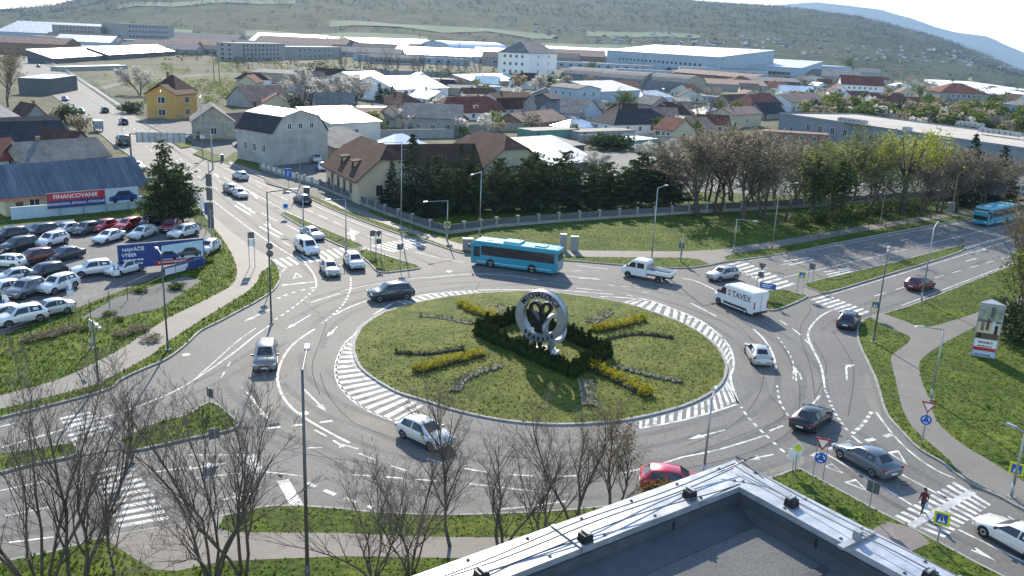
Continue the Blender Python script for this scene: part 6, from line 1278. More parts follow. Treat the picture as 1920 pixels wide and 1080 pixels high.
LAMPS = [((752, 437), 266, (716, 269), 'tall lamp post before the spruces with arm to the left'), ((838, 452), 376, (802, 380), 'short lamp post with a pedestrian sign left of the teal bus'), ((899, 440), 322, (884, 330), 'tall lamp post just left of the teal bus'), ((563, 348), 219, (540, 217), 'tall lamp post before the grey gable house'), ((304, 232), 172, (306, 165), 'lamp post before the ochre villa'), ((381, 300), 183, (378, 178), 'lamp post with a square sign at the stone cottage'),
 ((1221, 495), 352, (1246, 350), 'tall lamp post above the white flatbed truck'), ((1276, 492), 440, None, 'slim mast right of the flatbed truck'), ((1375, 474), 411, (1412, 416), 'short lamp post with arm over the shaded crossing'), ((1447, 469), 352, (1492, 348), 'olive lamp post with curved arm, leftmost of three'), ((1650, 418), 338, (1690, 333), 'olive lamp post with curved arm, middle of three'), ((1782, 408), 327, (1818, 323), 'olive lamp post with curved arm, rightmost of three'),
 ((1727, 566), 426, (1757, 420), 'grey lamp post beside the maroon hatchback'), ((1637, 643), 472, (1665, 468), 'tall grey lamp post at the path corner by the dark blue car'), ((1745, 752), 618, (1733, 616), 'grey lamp post at the fork of the path with short arm'), ((1318, 898), 745, (1340, 735), 'grey lamp post rising behind the roof corner'), ((1895, 935), 812, (1905, 805), 'lamp post at the right edge with a pedestrian sign'),
 ((509, 607), 360, (545, 358), 'tall dark lamp post at the left kerb corner with arm right'), ((315, 658), 476, (296, 470), 'dark lamp post on the verge below the billboard'), ((185, 722), 600, (180, 610), 'dark lamp post beside the left footpath'), ((577, 1092), 694, (575, 660), 'very tall dark lamp mast nearest the camera'), ((649, 468), 374, (620, 376), 'lamp post on the splitter island with a sign panel'), ((569, 425), 364, (545, 362), 'lamp post beside the long grass splitter island'), ((248, 868), 758, None, 'dark post on the left grass island'), ((172, 655), 598, (184, 615), 'lamp post at the car lot fence')]
for b_, yt, arm, l_ in LAMPS:
    ol = 'olive' in l_; dk = 'dark' in l_
    lamp(b_, yt, arm, l_, 'pole_olive' if ol else 'pole_dark' if dk else 'galv', .1 if ol or 'mast' in l_ else .085, bend=ol)
# masts by the railway
for i, (x, y, yt) in enumerate(((402, 158, 98), (412, 160, 110), (786, 140, 52), (860, 132, 78), (925, 140, 88), (640, 118, 95), (1090, 48+60, 0), (1260, 118, 60), (1690, 175, 75+15), (460, 125, 85), (1205, 150, 100), (1350, 150, 110))):
    B = G(x, y); H = zfor(B, yt); 
    t = thing('railway_mast', 'thin dark mast by the railway, %s from the left' % ordn[sorted([402, 412, 786, 860, 925, 640, 1090, 1260, 1690, 460, 1205, 1350]).index(x)], 'mast', B, 0, 'masts along the railway'); mk('pole', MB().tube((0, 0, -.5), (0, 0, H), .24, .14, 6), MT['pole_dark'], t); mk('crossarm', MB().box((0, 0, H*.93), (3.2, .14, .14)), MT['pole_dark'], t)
# ================================================================ signs
def disc(r, z, n=20, y=0., t=.03):
    b = MB(); vs = [(r*math.cos(6.2832*i/n), y-t, z+r*math.sin(6.2832*i/n)) for i in range(n)]+[(r*math.cos(6.2832*i/n), y, z+r*math.sin(6.2832*i/n)) for i in range(n)]
    return b.add(vs, [tuple(range(n)), tuple(range(2*n-1, n-1, -1))]+[(i, n+i, n+(i+1) % n, (i+1) % n) for i in range(n)])
def tri_sign(s, z, y=0., t=.03):
    h = s*.87; return MB().add([(-s/2, y-t, z+h/2), (0, y-t, z-h/2), (s/2, y-t, z+h/2), (-s/2, y, z+h/2), (0, y, z-h/2), (s/2, y, z+h/2)], [(0, 1, 2), (5, 4, 3), (0, 3, 4, 1), (1, 4, 5, 2), (2, 5, 3, 0)])
def sign(base, ytop, kinds, label, face=None, poles=1, z=.12, pr=.035):
    """kinds: list of panels from the top down; face: photo point the panels look at (default the camera)"""
    B = G(*base); B.z = z; H = max(zfor(B, ytop), 1.6); d = (Vector((0, 0, 0)) if face is None else G(*face))-B; rz = math.atan2(d.y, d.x)+math.pi/2
    t = thing('traffic_sign', label, 'traffic sign', B, rz, None)
    for k in range(poles): x = 0 if poles == 1 else (-.3+.6*k); mk('post', MB().tube((x, .05, -.1), (x, .05, H), pr, pr, 6), MT['galv'], t)
    zz = H
    for kd in kinds:
        if kd == 'yield': p = mk('panel', tri_sign(.95, zz-.4, -.01), MT['sign_red'], t); mk('panel_face', tri_sign(.62, zz-.37, -.045, .006), MT['sign_white'], p); zz -= .95
        elif kd == 'ring':
            p = mk('panel', disc(.36, zz-.36, y=-.01), MT['sign_blue'], t); m_ = MB()
            for k in range(3):
                a0 = k*2.0944
                for q in range(4):
                    a = a0+q*.32; m_.box((.21*math.cos(a), -.052, zz-.36+.21*math.sin(a)), (.08, .01, .07))
            mk('arrow_ring', m_, MT['sign_white'], p); zz -= .8
        elif kd == 'ped':
            p = mk('panel', MB().box((0, -.02, zz-.4), (.8, .03, .8)), MT['sign_yellow'], t); q = mk('panel_face', MB().box((0, -.042, zz-.4), (.56, .01, .56)), MT['sign_blue'], p)
            mk('symbol', MB().add([(-.2, -.052, zz-.6), (.2, -.052, zz-.6), (0, -.052, zz-.2)], [(0, 1, 2)]), MT['sign_white'], p); mk('walker', MB().bx(-.05, .05, -.058, -.054, zz-.52, zz-.34).box((.0, -.056, zz-.3), (.07, .004, .07)), MT['black'], p); zz -= .85
        elif kd == 'back_disc': mk('panel', disc(.36, zz-.36, y=-.01), MT['sign_back'], t); zz -= .8
        elif kd == 'back_tri': mk('panel', tri_sign(.95, zz-.4, -.01), MT['sign_back'], t); zz -= .9
        elif kd == 'back_sq': mk('panel', MB().box((0, -.02, zz-.36), (.72, .03, .72)), MT['sign_back'], t); zz -= .8
        elif kd == 'white_sq': mk('panel', MB().box((0, -.02, zz-.4), (.8, .03, .8)), MT['sign_white'], t); zz -= .85
        elif kd == 'keep':
            p = mk('panel', MB().box((0, -.02, zz-.45), (.85, .03, .9)), MT['sign_white'], t); q = mk('panel_face', disc(.3, zz-.4, y=-.04, t=.008), MT['sign_blue'], p); zz -= 1
        elif kd == 'direction':
            p = mk('panel', MB().box((0, -.02, zz-.3), (1.7, .04, .6)), MT['sign_blue'], t); mk('print_line', MB().box((-.1, -.045, zz-.2), (1.1, .006, .1)).box((-.2, -.045, zz-.4), (.9, .006, .1)), MT['sign_white'], p); zz -= .7
        elif kd == 'parking_blue':
            p = mk('panel', MB().box((0, -.03, zz-.75), (1.1, .05, 1.5)), MT['sign_blue'], t); m_ = MB(); m_.box((-.05, -.06, zz-.9), (.12, .01, .8)).box((.12, -.06, zz-.55), (.4, .01, .12)); mk('arrow', m_, MT['sign_white'], p); zz -= 1.5
        elif kd == 'priority': 
            m_ = MB().add([(-.42, -.03, zz-.42), (0, -.03, zz-.84), (.42, -.03, zz-.42), (0, -.03, zz)], [(0, 1, 2, 3)]); m_.add([(v[0], 0, v[2]) for v in m_.v[:4]], [(3, 2, 1, 0)]); p = mk('panel', m_, MT['sign_white'], t); mk('panel_face', MB().add([(-.28, -.036, zz-.42), (0, -.036, zz-.7), (.28, -.036, zz-.42), (0, -.036, zz-.14)], [(0, 1, 2, 3)]), MT['sign_yellow'], p); zz -= .9
    return t
sign((1727, 837), 754, ['yield', 'ring'], 'give way triangle over blue roundabout sign on the right verge', pr=.06)
sign((1531, 911), 822, ['yield', 'ring'], 'give way triangle over blue roundabout sign beside the roof parapet', poles=2)
sign((1489, 893), 828, ['priority'], 'yellow diamond sign on the grass wedge by the parapet')
sign((1485, 888), 860, ['white_sq'], 'small pale panel low on the grass wedge by the parapet')
sign((1628, 968), 903, ['back_sq'], 'dark backed sign standing on the grass wedge', face=(1700, 900), poles=1)
sign((1755, 1028), 960, ['ped'], 'yellow framed crossing sign nearest the walking person', pr=.05)
sign((1637, 598), 564, ['ped'], 'yellow framed crossing sign at the corner of the path', poles=2)
sign((1499, 553), 509, ['ped'], 'yellow framed crossing sign on the small grass island', poles=2)
sign((838, 451), 416, ['ped'], 'yellow framed crossing sign left of the teal bus')
sign((1422, 556), 494, ['back_tri', 'back_disc'], 'dark backed triangle over round sign behind the delivery van', face=(1600, 480), poles=2)
sign((1437, 560), 540, ['direction'], 'blue direction sign on the small grass island', face=(1300, 700), poles=2)
sign((1518, 537), 494, ['back_sq'], 'dark square sign at the tip of the long grass median', face=(1650, 480), poles=2)
sign((1800, 468), 450, ['back_disc'], 'small dark sign at the far end of the median', face=(1900, 440))
sign((710, 490), 433, ['back_tri', 'back_disc'], 'dark backed triangle over round sign on the splitter island', face=(560, 380), poles=2); sign((699, 476), 432, ['back_sq'], 'dark square sign beside the backed triangle on the splitter', face=(560, 380), poles=2)
sign((750, 503), 457, ['back_sq'], 'narrow dark sign at the tip of the splitter island', face=(600, 400))
sign((473, 503), 435, ['back_sq', 'white_sq'], 'two panelled sign on the left footpath', poles=2, face=(380, 380)); sign((508, 540), 455, ['back_disc', 'back_disc'], 'two dark round signs on the left kerb corner', face=(600, 430), pr=.05)
sign((536, 408), 381, ['keep'], 'blue arrow on white board at the head of the long splitter'); sign((541, 352), 316, ['parking_blue'], 'blue board with white arrow by the yard of the grey gable')
sign((397, 462), 395, ['back_sq'], 'dark sign at the end of the footpath by the banners', face=(330, 300)); sign((381, 296), 252, ['white_sq'], 'square white lane sign at the stone cottage')
sign((1895, 930), 868, ['ped'], 'yellow framed crossing sign at the right picture edge'); sign((1275, 492), 455, ['back_sq'], 'dark sign behind the flatbed truck', face=(1400, 430))
sign((404, 850), 828, ['back_sq'], 'dark square sign back on the left splitter island, lower', face=(300, 700)); sign((395, 770), 738, ['back_sq'], 'dark square sign back at the tip of the left splitter island', face=(600, 700))
sign((232, 286), 200, ['back_sq'], 'tall narrow sign beside the road below the trailer', face=(100, 160))
# lamp post banners on the left of the road
B = G(398, 452); H = zfor(B, 300); t = thing('banner_pole', 'tall mast with dark hanging banners left of the road', 'banner mast', B)
mk('pole', MB().tube((0, 0, -.1), (0, 0, H), .09, .06, 8), MT['galv'], t)
for k in range(4): mk('banner', MB().box((0, -.12, 2.4+k*1.75), (.75, .04, 1.5)), MT['grey_dark'], t)
for i, q in enumerate(((378, 430), (386, 440), (366, 420), (357, 412))):
    B = G(*q); H = zfor(B, q[1]-62); t = thing('flag_pole', 'slim pole of the car lot fence, %s from the left' % ordn[sorted([378, 386, 366, 357]).index(q[0])], 'pole', B, 0, 'poles at the car lot entrance'); mk('pole', MB().tube((0, 0, 0), (0, 0, H), .05, .04, 6), MT['galv'], t); mk('flag', MB().box((.3, 0, H-.9), (.5, .03, 1.6)), MT['sign_navy' if i % 2 else 'sign_white'], t)
# gantries
def gantry(A, B_, ytop, label, x0, x1, dark, cant=False):
    a = G(*A); b = G(*B_) ; u = b-a; L_ = u.length; H = zfor(a, ytop); t = thing('sign_gantry', label, 'gantry', a, math.atan2(u.y, u.x))
    mk('post', MB().tube((0, 0, -.2), (0, 0, H), .18, .14, 8), MT['pole_dark' if not cant else 'galv'], t)
    if not cant: mk('post', MB().tube((L_, 0, -.2), (L_, 0, H), .16, .13, 8), MT['galv'], t)
    mk('beam', MB().tube((0, 0, H), (L_, 0, H), .12, .12, 6), MT['galv'], t)
    n = 8; w_ = (x1-x0)*L_/n
    p = mk('panel', MB().bx(x0*L_, x1*L_, -.2, -.14, H-1.5, H+.35), MT[dark], t)
    for k in range(n+1): mk('rib', MB().bx(x0*L_+k*w_-.04, x0*L_+k*w_+.04, -.28, -.2, H-1.5, H+.35), MT['pole_dark'], p)
    return t
gantry((248, 318), (399, 318), 251, 'overhead direction sign gantry seen from behind over the left road', .08, .68, 'zinc')
gantry((1822, 388), (1880, 402), 341, 'cantilevered sign frame beside the far right road', .3, 1.0, 'grey_dark', True)
# ================================================================ billboards
def board(label, A, B_, z0, z1, name='billboard', cat='billboard', base='sign_navy', posts=3, z=.12):
    a = G(*A); b = G(*B_); a.z = z; u = b-a; L_ = Vector((u.x, u.y)).length; t = thing(name, label, cat, a, math.atan2(u.y, u.x))
    p = mk('panel', MB().bx(0, L_, -.06, .06, z0, z1), MT[base], t); mk('frame', MB().bx(-.06, L_+.06, .06, .12, z0-.06, z1+.06), MT['galv'], t)
    for k in range(posts): x = L_*(k+.5)/posts; mk('post', MB().box((x, .2, z1/2), (.12, .12, z1)), MT['galv'], t)
    return t, p, L_
def words(p, s, size, x, z, m='sign_white', y=-.066, bold=.01):
    o = link('lettering', text_mesh(s, size, MT[m], .002, bold), p, (x, y, z)); o.rotation_euler = (math.pi/2, 0, 0); return o
def bars(p, x0, x1, z, h, n, y=-.066, m='sign_white'):                 # lines of print too small to read
    b = MB(); rb = random.Random(int(x0*100)+n); w_ = (x1-x0)/n
    for k in range(n): b.bx(x0+k*w_, x0+k*w_+w_*rb.uniform(.6, .92), y-.002, y, z-h/2*rb.uniform(.8, 1), z+h/2*rb.uniform(.8, 1))
    mk('print_line', b, MT[m], p)
def car_picture(p, x, z, s, m1, m2, y=-.07):
    b = MB().poly([(x+s*q[0], y, z+s*q[1]) for q in ((-1, .0), (-1, .3), (-.6, .4), (-.3, .72), (.45, .72), (.8, .4), (1, .34), (1, 0))]); mk('printed_car', b, MT[m1], p)
    mk('printed_window', MB().poly([(x+s*q[0], y-.003, z+s*q[1]) for q in ((-.5, .4), (-.25, .65), (.4, .65), (.65, .4))]), MT[m2], p)
    for k in (-.6, .6): mk('printed_wheel', MB().poly([(x+s*(k+.17*math.cos(i*.524)), y-.005, z+s*(.02+.17*math.sin(i*.524))) for i in range(12)]), MT['black'], p)
fa = G(225, 512); fb = G(384, 492)
t, p, L_ = board('blue billboard reading NAJVÄČŠÍ VÝBER in front of the parked cars', (225, 516), (384, 500), .55, 3.1)
words(p, 'NAJVÄČŠÍ', .50, L_*.17, 2.55); words(p, 'VÝBER', .50, L_*.12, 1.95); bars(p, L_*.05, L_*.28, 1.42, .2, 9); bars(p, L_*.05, L_*.27, 1.0, .2, 8)
mk('stripe', MB().poly([(L_*.39, -.064, .62), (L_*.86, -.064, .62), (L_*.83, -.064, 1.08), (L_*.42, -.064, 1.08)]), MT['sign_red'], p); bars(p, L_*.45, L_*.78, .85, .16, 12, -.068)
mk('sky_print', MB().poly([(L_*.46, -.063, 1.1), (L_*.99, -.063, 1.1), (L_*.99, -.063, 2.95), (L_*.5, -.063, 2.7)]), MT['pale_blue'], p)
car_picture(p, L_*.56, 1.2, 1.15, 'sign_navy', 'glass', -.068); car_picture(p, L_*.82, 1.35, 1.25, 'grey_dark', 'glass', -.072); words(p, 'AAA', .34, L_*.91, .85, y=-.08)
t, p, L_ = board('low blue banner on the lot fence under the billboard', (308, 522), (384, 502), .15, 1.0, base='sign_navy', posts=2); mk('stripe', MB().poly([(.1, -.064, .2), (L_*.5, -.064, .2), (L_*.6, -.064, .9), (.1, -.064, .9)]), MT['sign_white'], p)
wall_thing('white painted panel fence before the cream building', [(22, 414), (90, 408), (180, 400), (272, 390)], 1.7, 'pale_blue', .12, name='panel_fence', cat='fence', cap='white')
t, p, L_ = board('red and blue banner reading FINANCOVANIE on the white fence', (92, 410), (262, 394), 1.2, 3.2, name='banner', cat='banner', base='sign_navy', posts=4)
mk('stripe', MB().poly([(.0, -.064, 2.2), (L_*.62, -.064, 2.2), (L_*.62, -.064, 3.2), (.0, -.064, 3.2)]), MT['sign_red'], p); words(p, 'FINANCOVANIE', .78, L_*.30, 2.7, y=-.07, bold=.015); words(p, 'JEDNODUCHO, RÝCHLO, VÝHODNE', .46, L_*.29, 1.72, y=-.068, bold=.008); mk('photo_print', MB().poly([(L_*.62, -.064, 1.2), (L_, -.064, 1.2), (L_, -.064, 3.2), (L_*.62, -.064, 3.2)]), MT['pale_blue'], p); car_picture(p, L_*.82, 1.5, 1.9, 'sign_navy', 'glass', -.072)
t, p, L_ = board('white roadside banner leaning below the panel fence', (8, 437), (140, 424), .1, .7, name='banner', cat='banner', base='sign_white', posts=2)
for i, q in enumerate(((214, 528), (127, 568), (8, 596))):
    B = G(*q); B.z = .13; t = thing('feather_flag', 'white and blue feather flag on the lot, %s from the left' % ordn[2-i], 'flag', B, .4, 'feather flags on the lot'); mk('pole', MB().tube((0, 0, 0), (0, 0, 2.1), .025, .015, 5), MT['galv'], t); mk('cloth', MB().poly([(.02, 0, .5), (.55, .05, .5), (.6, .1, 1.4), (.35, .05, 2.0), (.02, 0, 2.1)]), MT['sign_white'], t); mk('cloth_print', MB().poly([(.05, -.006, 1.1), (.55, .05, 1.1), (.58, .085, 1.5), (.05, -.006, 1.6)]), MT['sign_blue'], t)
# advertising tower
B = G(1842, 672); B.z = .12; H = zfor(B, 572); rz = math.atan2(-B.y, -B.x)+math.pi/2+.1; t = thing('advertising_tower', 'tall three sided advertising tower with printed panels on the right lawn', 'billboard', B, rz); W_ = 2.0; s_ = 1.75
tp = [(-W_/2, 0), (W_/2, 0), (0, s_)]
mk('frame', MB().prism(tp, 0, H), MT['zinc'], t); ft = MB().prism([(x*1.04, y*1.04-.03) for x, y in tp], H-.25, H+.1); mk('top_rim', ft, MT['galv'], t); mk('base_plate', MB().prism([(x*1.1, y*1.1-.05) for x, y in tp], -.1, .12), MT['concrete'], t)
cols = [('pale_blue', .0, .10), ('sign_red', .10, .17), ('sign_white', .17, .34), ('wood', .34, .46), ('cream', .46, .68), ('grey_dark', .68, .72), ('leaf_green', .72, .95)]
for m_, a0, a1 in cols:
    mk('printed_panel', MB().bx(-W_/2+.1, W_/2-.1, -.05, -.012, .15+a0*(H-.3), .15+a1*(H-.3)-.01), MT[m_] if m_ != 'leaf_green' else mat('green_print', (.08, .12, .05), .5, col2=(.4, .4, .36), scale=1.6), t)
for k, (xx, zz, hh, mm) in enumerate(((-.5, .50, .9, 'brick'), (-.1, .52, 1.1, 'wood'), (.35, .5, 1.0, 'offwhite'), (.6, .46, .8, 'black'), (-.6, .36, .5, 'black'), (.1, .76, 1.0, 'grey_dark'), (-.3, .80, .8, 'stone'))): mk('printed_shape', MB().bx(xx-.13, xx+.13, -.06, -.052, zz*H, zz*H+hh), MT[mm], t)
bars(t, -.6, .6, .285*H, .22, 6, -.056, 'brick'); bars(t, -.6, .55, .215*H, .14, 8, -.056, 'grey_dark'); bars(t, -.7, .6, .05*H, .12, 9, -.056, 'sign_navy')
# cabinets and bins beside the path
for i, (q, yt, wd) in enumerate((((1055, 470), 437, .8), ((1076, 472), 444, 1.0), ((877, 470), 448, 1.3), ((575, 368), 351, .9), ((1782, 398), 380, 1.2), ((417, 303), 290, .5))):
    B = G(*q); B.z = .12; H = max(.9, min(2.0, zfor(B, yt))); t = thing('utility_cabinet', ('slim grey cabinet right behind the teal bus', 'grey switch cabinet with small label right of the slim one', 'low pale cabinet in front of the bus nose', 'dark cabinet on the verge by the half hipped house', 'grey cabinet row by the far right path', 'dark litter bin at the grass triangle')[i], 'cabinet' if i < 5 else 'bin', B, .1)
    mm = 'concrete' if i in (0, 1, 2, 4) else 'grey_dark'; mk('housing', MB().box((0, 0, H/2), (wd, .5, H)), MT[mm], t); mk('lid', MB().box((0, 0, H+.04), (wd+.1, .6, .08), top=.92), MT['galv'], t); mk('door', MB().box((0, -.262, H*.5), (wd*.86, .02, H*.8)), MT[mm], t)
# ================================================================ fences
def fence(label, pts, h, wall_h, gap, panel='pine', post='concrete', pw=.35, name='fence', panel_h=None):
    P_ = [G(*p) for p in pts]; o0 = P_[0].copy(); o0.z = .12; t = thing(name, label, 'fence', o0); L_ = [p-P_[0] for p in P_]
    if wall_h: mk('base_wall', MB().band(L_, .25, -.1, wall_h), MT['grey_wall'], t)
    pm = MB().box((0, 0, h/2), (pw, pw, h)).box((0, 0, h+.05), (pw+.1, pw+.1, .1)).mesh('post', MT[post])
    for a, b in zip(L_, L_[1:]):
        u = b-a; n = max(1, round(u.length/gap)); rz = math.atan2(u.y, u.x)
        for k in range(n):
            q = a.lerp(b, k/n); link('post', pm, t, q, rz)
            if panel: 
                q2 = a.lerp(b, (k+.5)/n); link('panel', MB().box((0, 0, 0), (u.length/n-pw, .06, h-wall_h-.15)).mesh('panel'), t, q2+Vector((0, 0, wall_h+(h-wall_h-.15)/2+.02)), rz, MT[panel])
    return t
fence('dark panel fence with pale stone posts around the pine garden', [(600, 353), (690, 390), (722, 403), (773, 421), (807, 433), (838, 441), (930, 428), (1047, 418), (1160, 410), (1290, 402)], 1.4, .4, 3.2, 'grey_dark', 'grey_wall')
fence('long grey fence behind the budding trees on the right', [(1290, 402), (1480, 392), (1600, 384), (1720, 376), (1850, 368), (1930, 362)], 1.6, .5, 3.2, 'grey_dark')
fence('low white panelled yard fence at the grey gable house', [(490, 318), (530, 332), (600, 352)], 1.3, .4, 2.6, 'offwhite')
def wire_fence(label, pts, h, gap, rails_=2, m_='galv', name='wire_fence', th=.03):
    P_ = [G(*p) for p in pts]; o0 = P_[0].copy(); o0.z = .12; t = thing(name, label, 'fence', o0); L_ = [p-P_[0] for p in P_]; pm = MB().tube((0, 0, 0), (0, 0, h), .035, .035, 5).mesh('post', MT[m_])
    for a, b in zip(L_, L_[1:]):
        u = b-a; n = max(1, round(u.length/gap))
        for k in range(n+1): link('post', pm, t, a.lerp(b, k/n))
        for r_k in range(rails_): z = h*(r_k+1)/rails_-.05; mk('rail', MB().tube(a+Vector((0, 0, z)), b+Vector((0, 0, z)), th, th, 4), MT[m_], t)
    return t
wire_fence('thin grey wire fence along the car lot edge', [(402, 478), (378, 505), (305, 535), (240, 565), (170, 598), (130, 612), (60, 640), (-20, 668)], 1.7, 2.4, 2, 'pole_dark', th=.015)
wire_fence('outer green handrail of the bridge footway', [(38, 101), (110, 130), (187, 163), (215, 190), (267, 214), (345, 226)], 1.3, 4, 3, 'green_wall', 'railing', .06)
wire_fence('steel guard rail between bridge road and footway', [(66, 106), (120, 131), (180, 171), (233, 208)], .9, 4, 2, 'galv', 'guard_rail', .12)
mk_ = MB().tube((0, 0, 0), (0, 0, .95), .07, .06, 6)
for i, q in enumerate(((1533, 452), (1570, 446), (1610, 438), (1628, 434), (1660, 428), (1700, 421), (1722, 417), (1745, 413))):
    B = G(*q); B.z = .12; t = thing('bollard', 'short dark post along the right footpath, %s from the left' % ordn[i], 'post', B, 0, 'short posts along the right footpath'); link('shaft', mk_.mesh('shaft', MT['wood']), t); mk('cap', MB().lathe([(.085, .93), (.085, .98), (0, 1.03)], 8), MT['pole_dark'], t)
# ================================================================ sculpture on the lawn
sb = GL(1012, 662); rg_c = Vector((0, 0, 0)); zc_h = zfor(sb, 532)
ang = math.radians(-24); t = thing('ring_sculpture', 'steel ring sculpture with dark swan curves and lettering on the lawn', 'sculpture', sb, ang)
Rr = (zc_h-1.35)/2*.93; cz = 1.1+Rr; wv = .78; Ri = Rr-.62
def annulus(r0, r1, y0, y1, n=48, a0=0., a1=6.28319):
    b = MB(); cl = abs(a1-a0) > 6.28; vs = []
    for i in range(n+(0 if cl else 1)):
        a = a0+(a1-a0)*i/n
        for r, y in ((r0, y0), (r1, y0), (r1, y1), (r0, y1)): vs.append((r*math.cos(a), y, cz+r*math.sin(a)))
    m_ = len(vs)//4; fs = []
    for i in range(m_ if cl else m_-1):
        j = (i+1) % m_
        for k in range(4): fs.append((4*i+k, 4*i+(k+1) % 4, 4*j+(k+1) % 4, 4*j+k))
    return b.add(vs, [f[::-1] for f in fs])
rg = mk('ring', annulus(Ri, Rr, -wv/2, wv/2), MT['steel'], t)
for s in (-1, 1): mk('rim', annulus(Rr-.06, Rr+.03, s*wv/2-.03, s*wv/2+.03), MT['steel'], rg)
for s in (-1, 1):
    for q in range(7):
        a = math.radians(-130+q*13); rm = (Rr+Ri)/2; mk('relief_mark', MB().box((rm*math.cos(a), s*(wv/2+.02), cz+rm*math.sin(a)), (.16, .05, .3)), MT['bronze'], rg)
    for txt, c0, sp, flip in (('MICHALOVCE', 90, 11.5, 1),):
        for i, ch in enumerate(txt):
            a = math.radians(c0-(i-(len(txt)-1)/2)*sp*flip); rm = (Rr+Ri)/2; me = text_mesh(ch, .62, MT['bronze'], .02, .012); o = link('letter', me, rg, (s*-1*-1*0+rm*math.cos(a)*(1 if s < 0 else -1), s*(wv/2+.02), cz+rm*math.sin(a)))
            o.rotation_euler = (math.pi/2, 0, 0) if s < 0 else (math.pi/2, 0, math.pi); o.rotation_mode = 'XYZ'
            tilt = (a-math.pi/2 if flip > 0 else a+math.pi/2); o.matrix_local = Matrix.Translation(o.location) @ Matrix.Rotation(0 if s < 0 else math.pi, 4, 'Z') @ Matrix.Rotation(-tilt, 4, 'Y') @ Matrix.Rotation(math.pi/2, 4, 'X')
def ribbon(pts, w_, th):
    pts3 = smooth_px(pts, False, 6); b = MB(); vs = []; n = len(pts3)
    ws = w_ if isinstance(w_, list) else [w_]*len(pts)
    for i, (x, z) in enumerate(pts3):
        k = i/(n-1)*(len(ws)-1); k0 = min(int(k), len(ws)-2); ww = ws[k0]+(ws[k0+1]-ws[k0])*(k-k0)
        a = Vector(pts3[max(i-1, 0)]); c = Vector(pts3[min(i+1, n-1)]); d = (c-a).normalized(); nn = Vector((-d.y, d.x))*(ww/2)
        for o in (nn, -nn):
            for y in (-th/2, th/2): vs.append((x*Ri+o.x, y, cz+z*Ri+o.y))
    fs = [(0, 1, 3, 2), (4*n-4, 4*n-2, 4*n-1, 4*n-3)]
    for i in range(n-1):
        q = 4*i; fs += [(q, q+2, q+6, q+4), (q+1, q+5, q+7, q+3), (q, q+4, q+5, q+1), (q+2, q+3, q+7, q+6)]
    return b.add(vs, fs)
mk('swan_curve', ribbon([(-.30, -.62), (-.35, -.30), (-.42, -.05), (-.62, .25), (-.60, .55), (-.35, .68), (-.10, .52), (.0, .18), (.05, -.2), (-.15, -.55), (-.2, -.9)], [.75, .72, .42, .22, .2, .24, .26, .28, .32, .4, .45], .5), MT['bronze'], t)
mk('swan_curve', ribbon([(.02, .10), (.0, .38), (.15, .68), (.42, .72), (.50, .48), (.35, .15), (.12, -.12), (.05, -.4), (.0, -.95)], [.2, .22, .24, .26, .24, .24, .28, .34, .5], .42), MT['bronze'], t)
fl = MB(); fl.lathe([(.95, 0), (1.25, 0), (1.25, .42), (.95, .42), (.95, 0)], 28); fo = mk('inner_ring', fl, MT['steel'], t); fo.rotation_euler = (math.radians(74), 0, math.radians(68)); fo.location = (.75, .8, cz-Rr*.55)
mk('plinth', MB().bx(-1.45, 1.45, -.85, .85, -.3, .28).bx(-1.2, 1.2, -.65, .65, .28, .5), MT['white'], t)
for s in (-1, 1): mk('leg', MB().bx(s*1.0-.16, s*1.0+.16, -.36, .36, .5, 1.75), MT['steel'], t)
# hedge square of thuja bushes
def thuja_mesh(seed):
    R_ = random.Random(seed); lf = MB(); pts = []
    for k in range(60):
        z = R_.random(); rr = .40*(1-.92*z**1.2)*R_.uniform(.5, 1.05); a = R_.uniform(0, 6.28); pts.append(Vector((rr*math.cos(a), rr*math.sin(a), .08+z*1.25)))
    leaves(lf, pts, 6, .05, .06, R_, 1.5); lf.add(*(lambda b: (b.v, b.f))(MB().lathe([(.30, 0), (.32, .5), (.14, .95), (0, 1.2)], 8))); return lf.mesh('thuja', MT['thuja'])
TH = [thuja_mesh(i) for i in range(4)]
HC = [(893, 628), (978, 600), (1140, 668), (1070, 706)]
HQ = [GL(*q) for q in HC]; t = thing('hedge', 'square clipped thuja hedge around the ring sculpture', 'hedge', HQ[0])
for i in range(4):
    a, b = HQ[i], HQ[(i+1) % 4]; n = max(2, int((b-a).length/.46))
    for k in range(n):
        q = a.lerp(b, k/n)-HQ[0]; q += Vector((rnd.gauss(0, .05), rnd.gauss(0, .05), -.05)); o = link('thuja', TH[rnd.randrange(4)], t, q, rnd.uniform(0, 6)); s = rnd.uniform(.92, 1.12); o.scale = (1.2, 1.2, rnd.uniform(.85, 1.35))
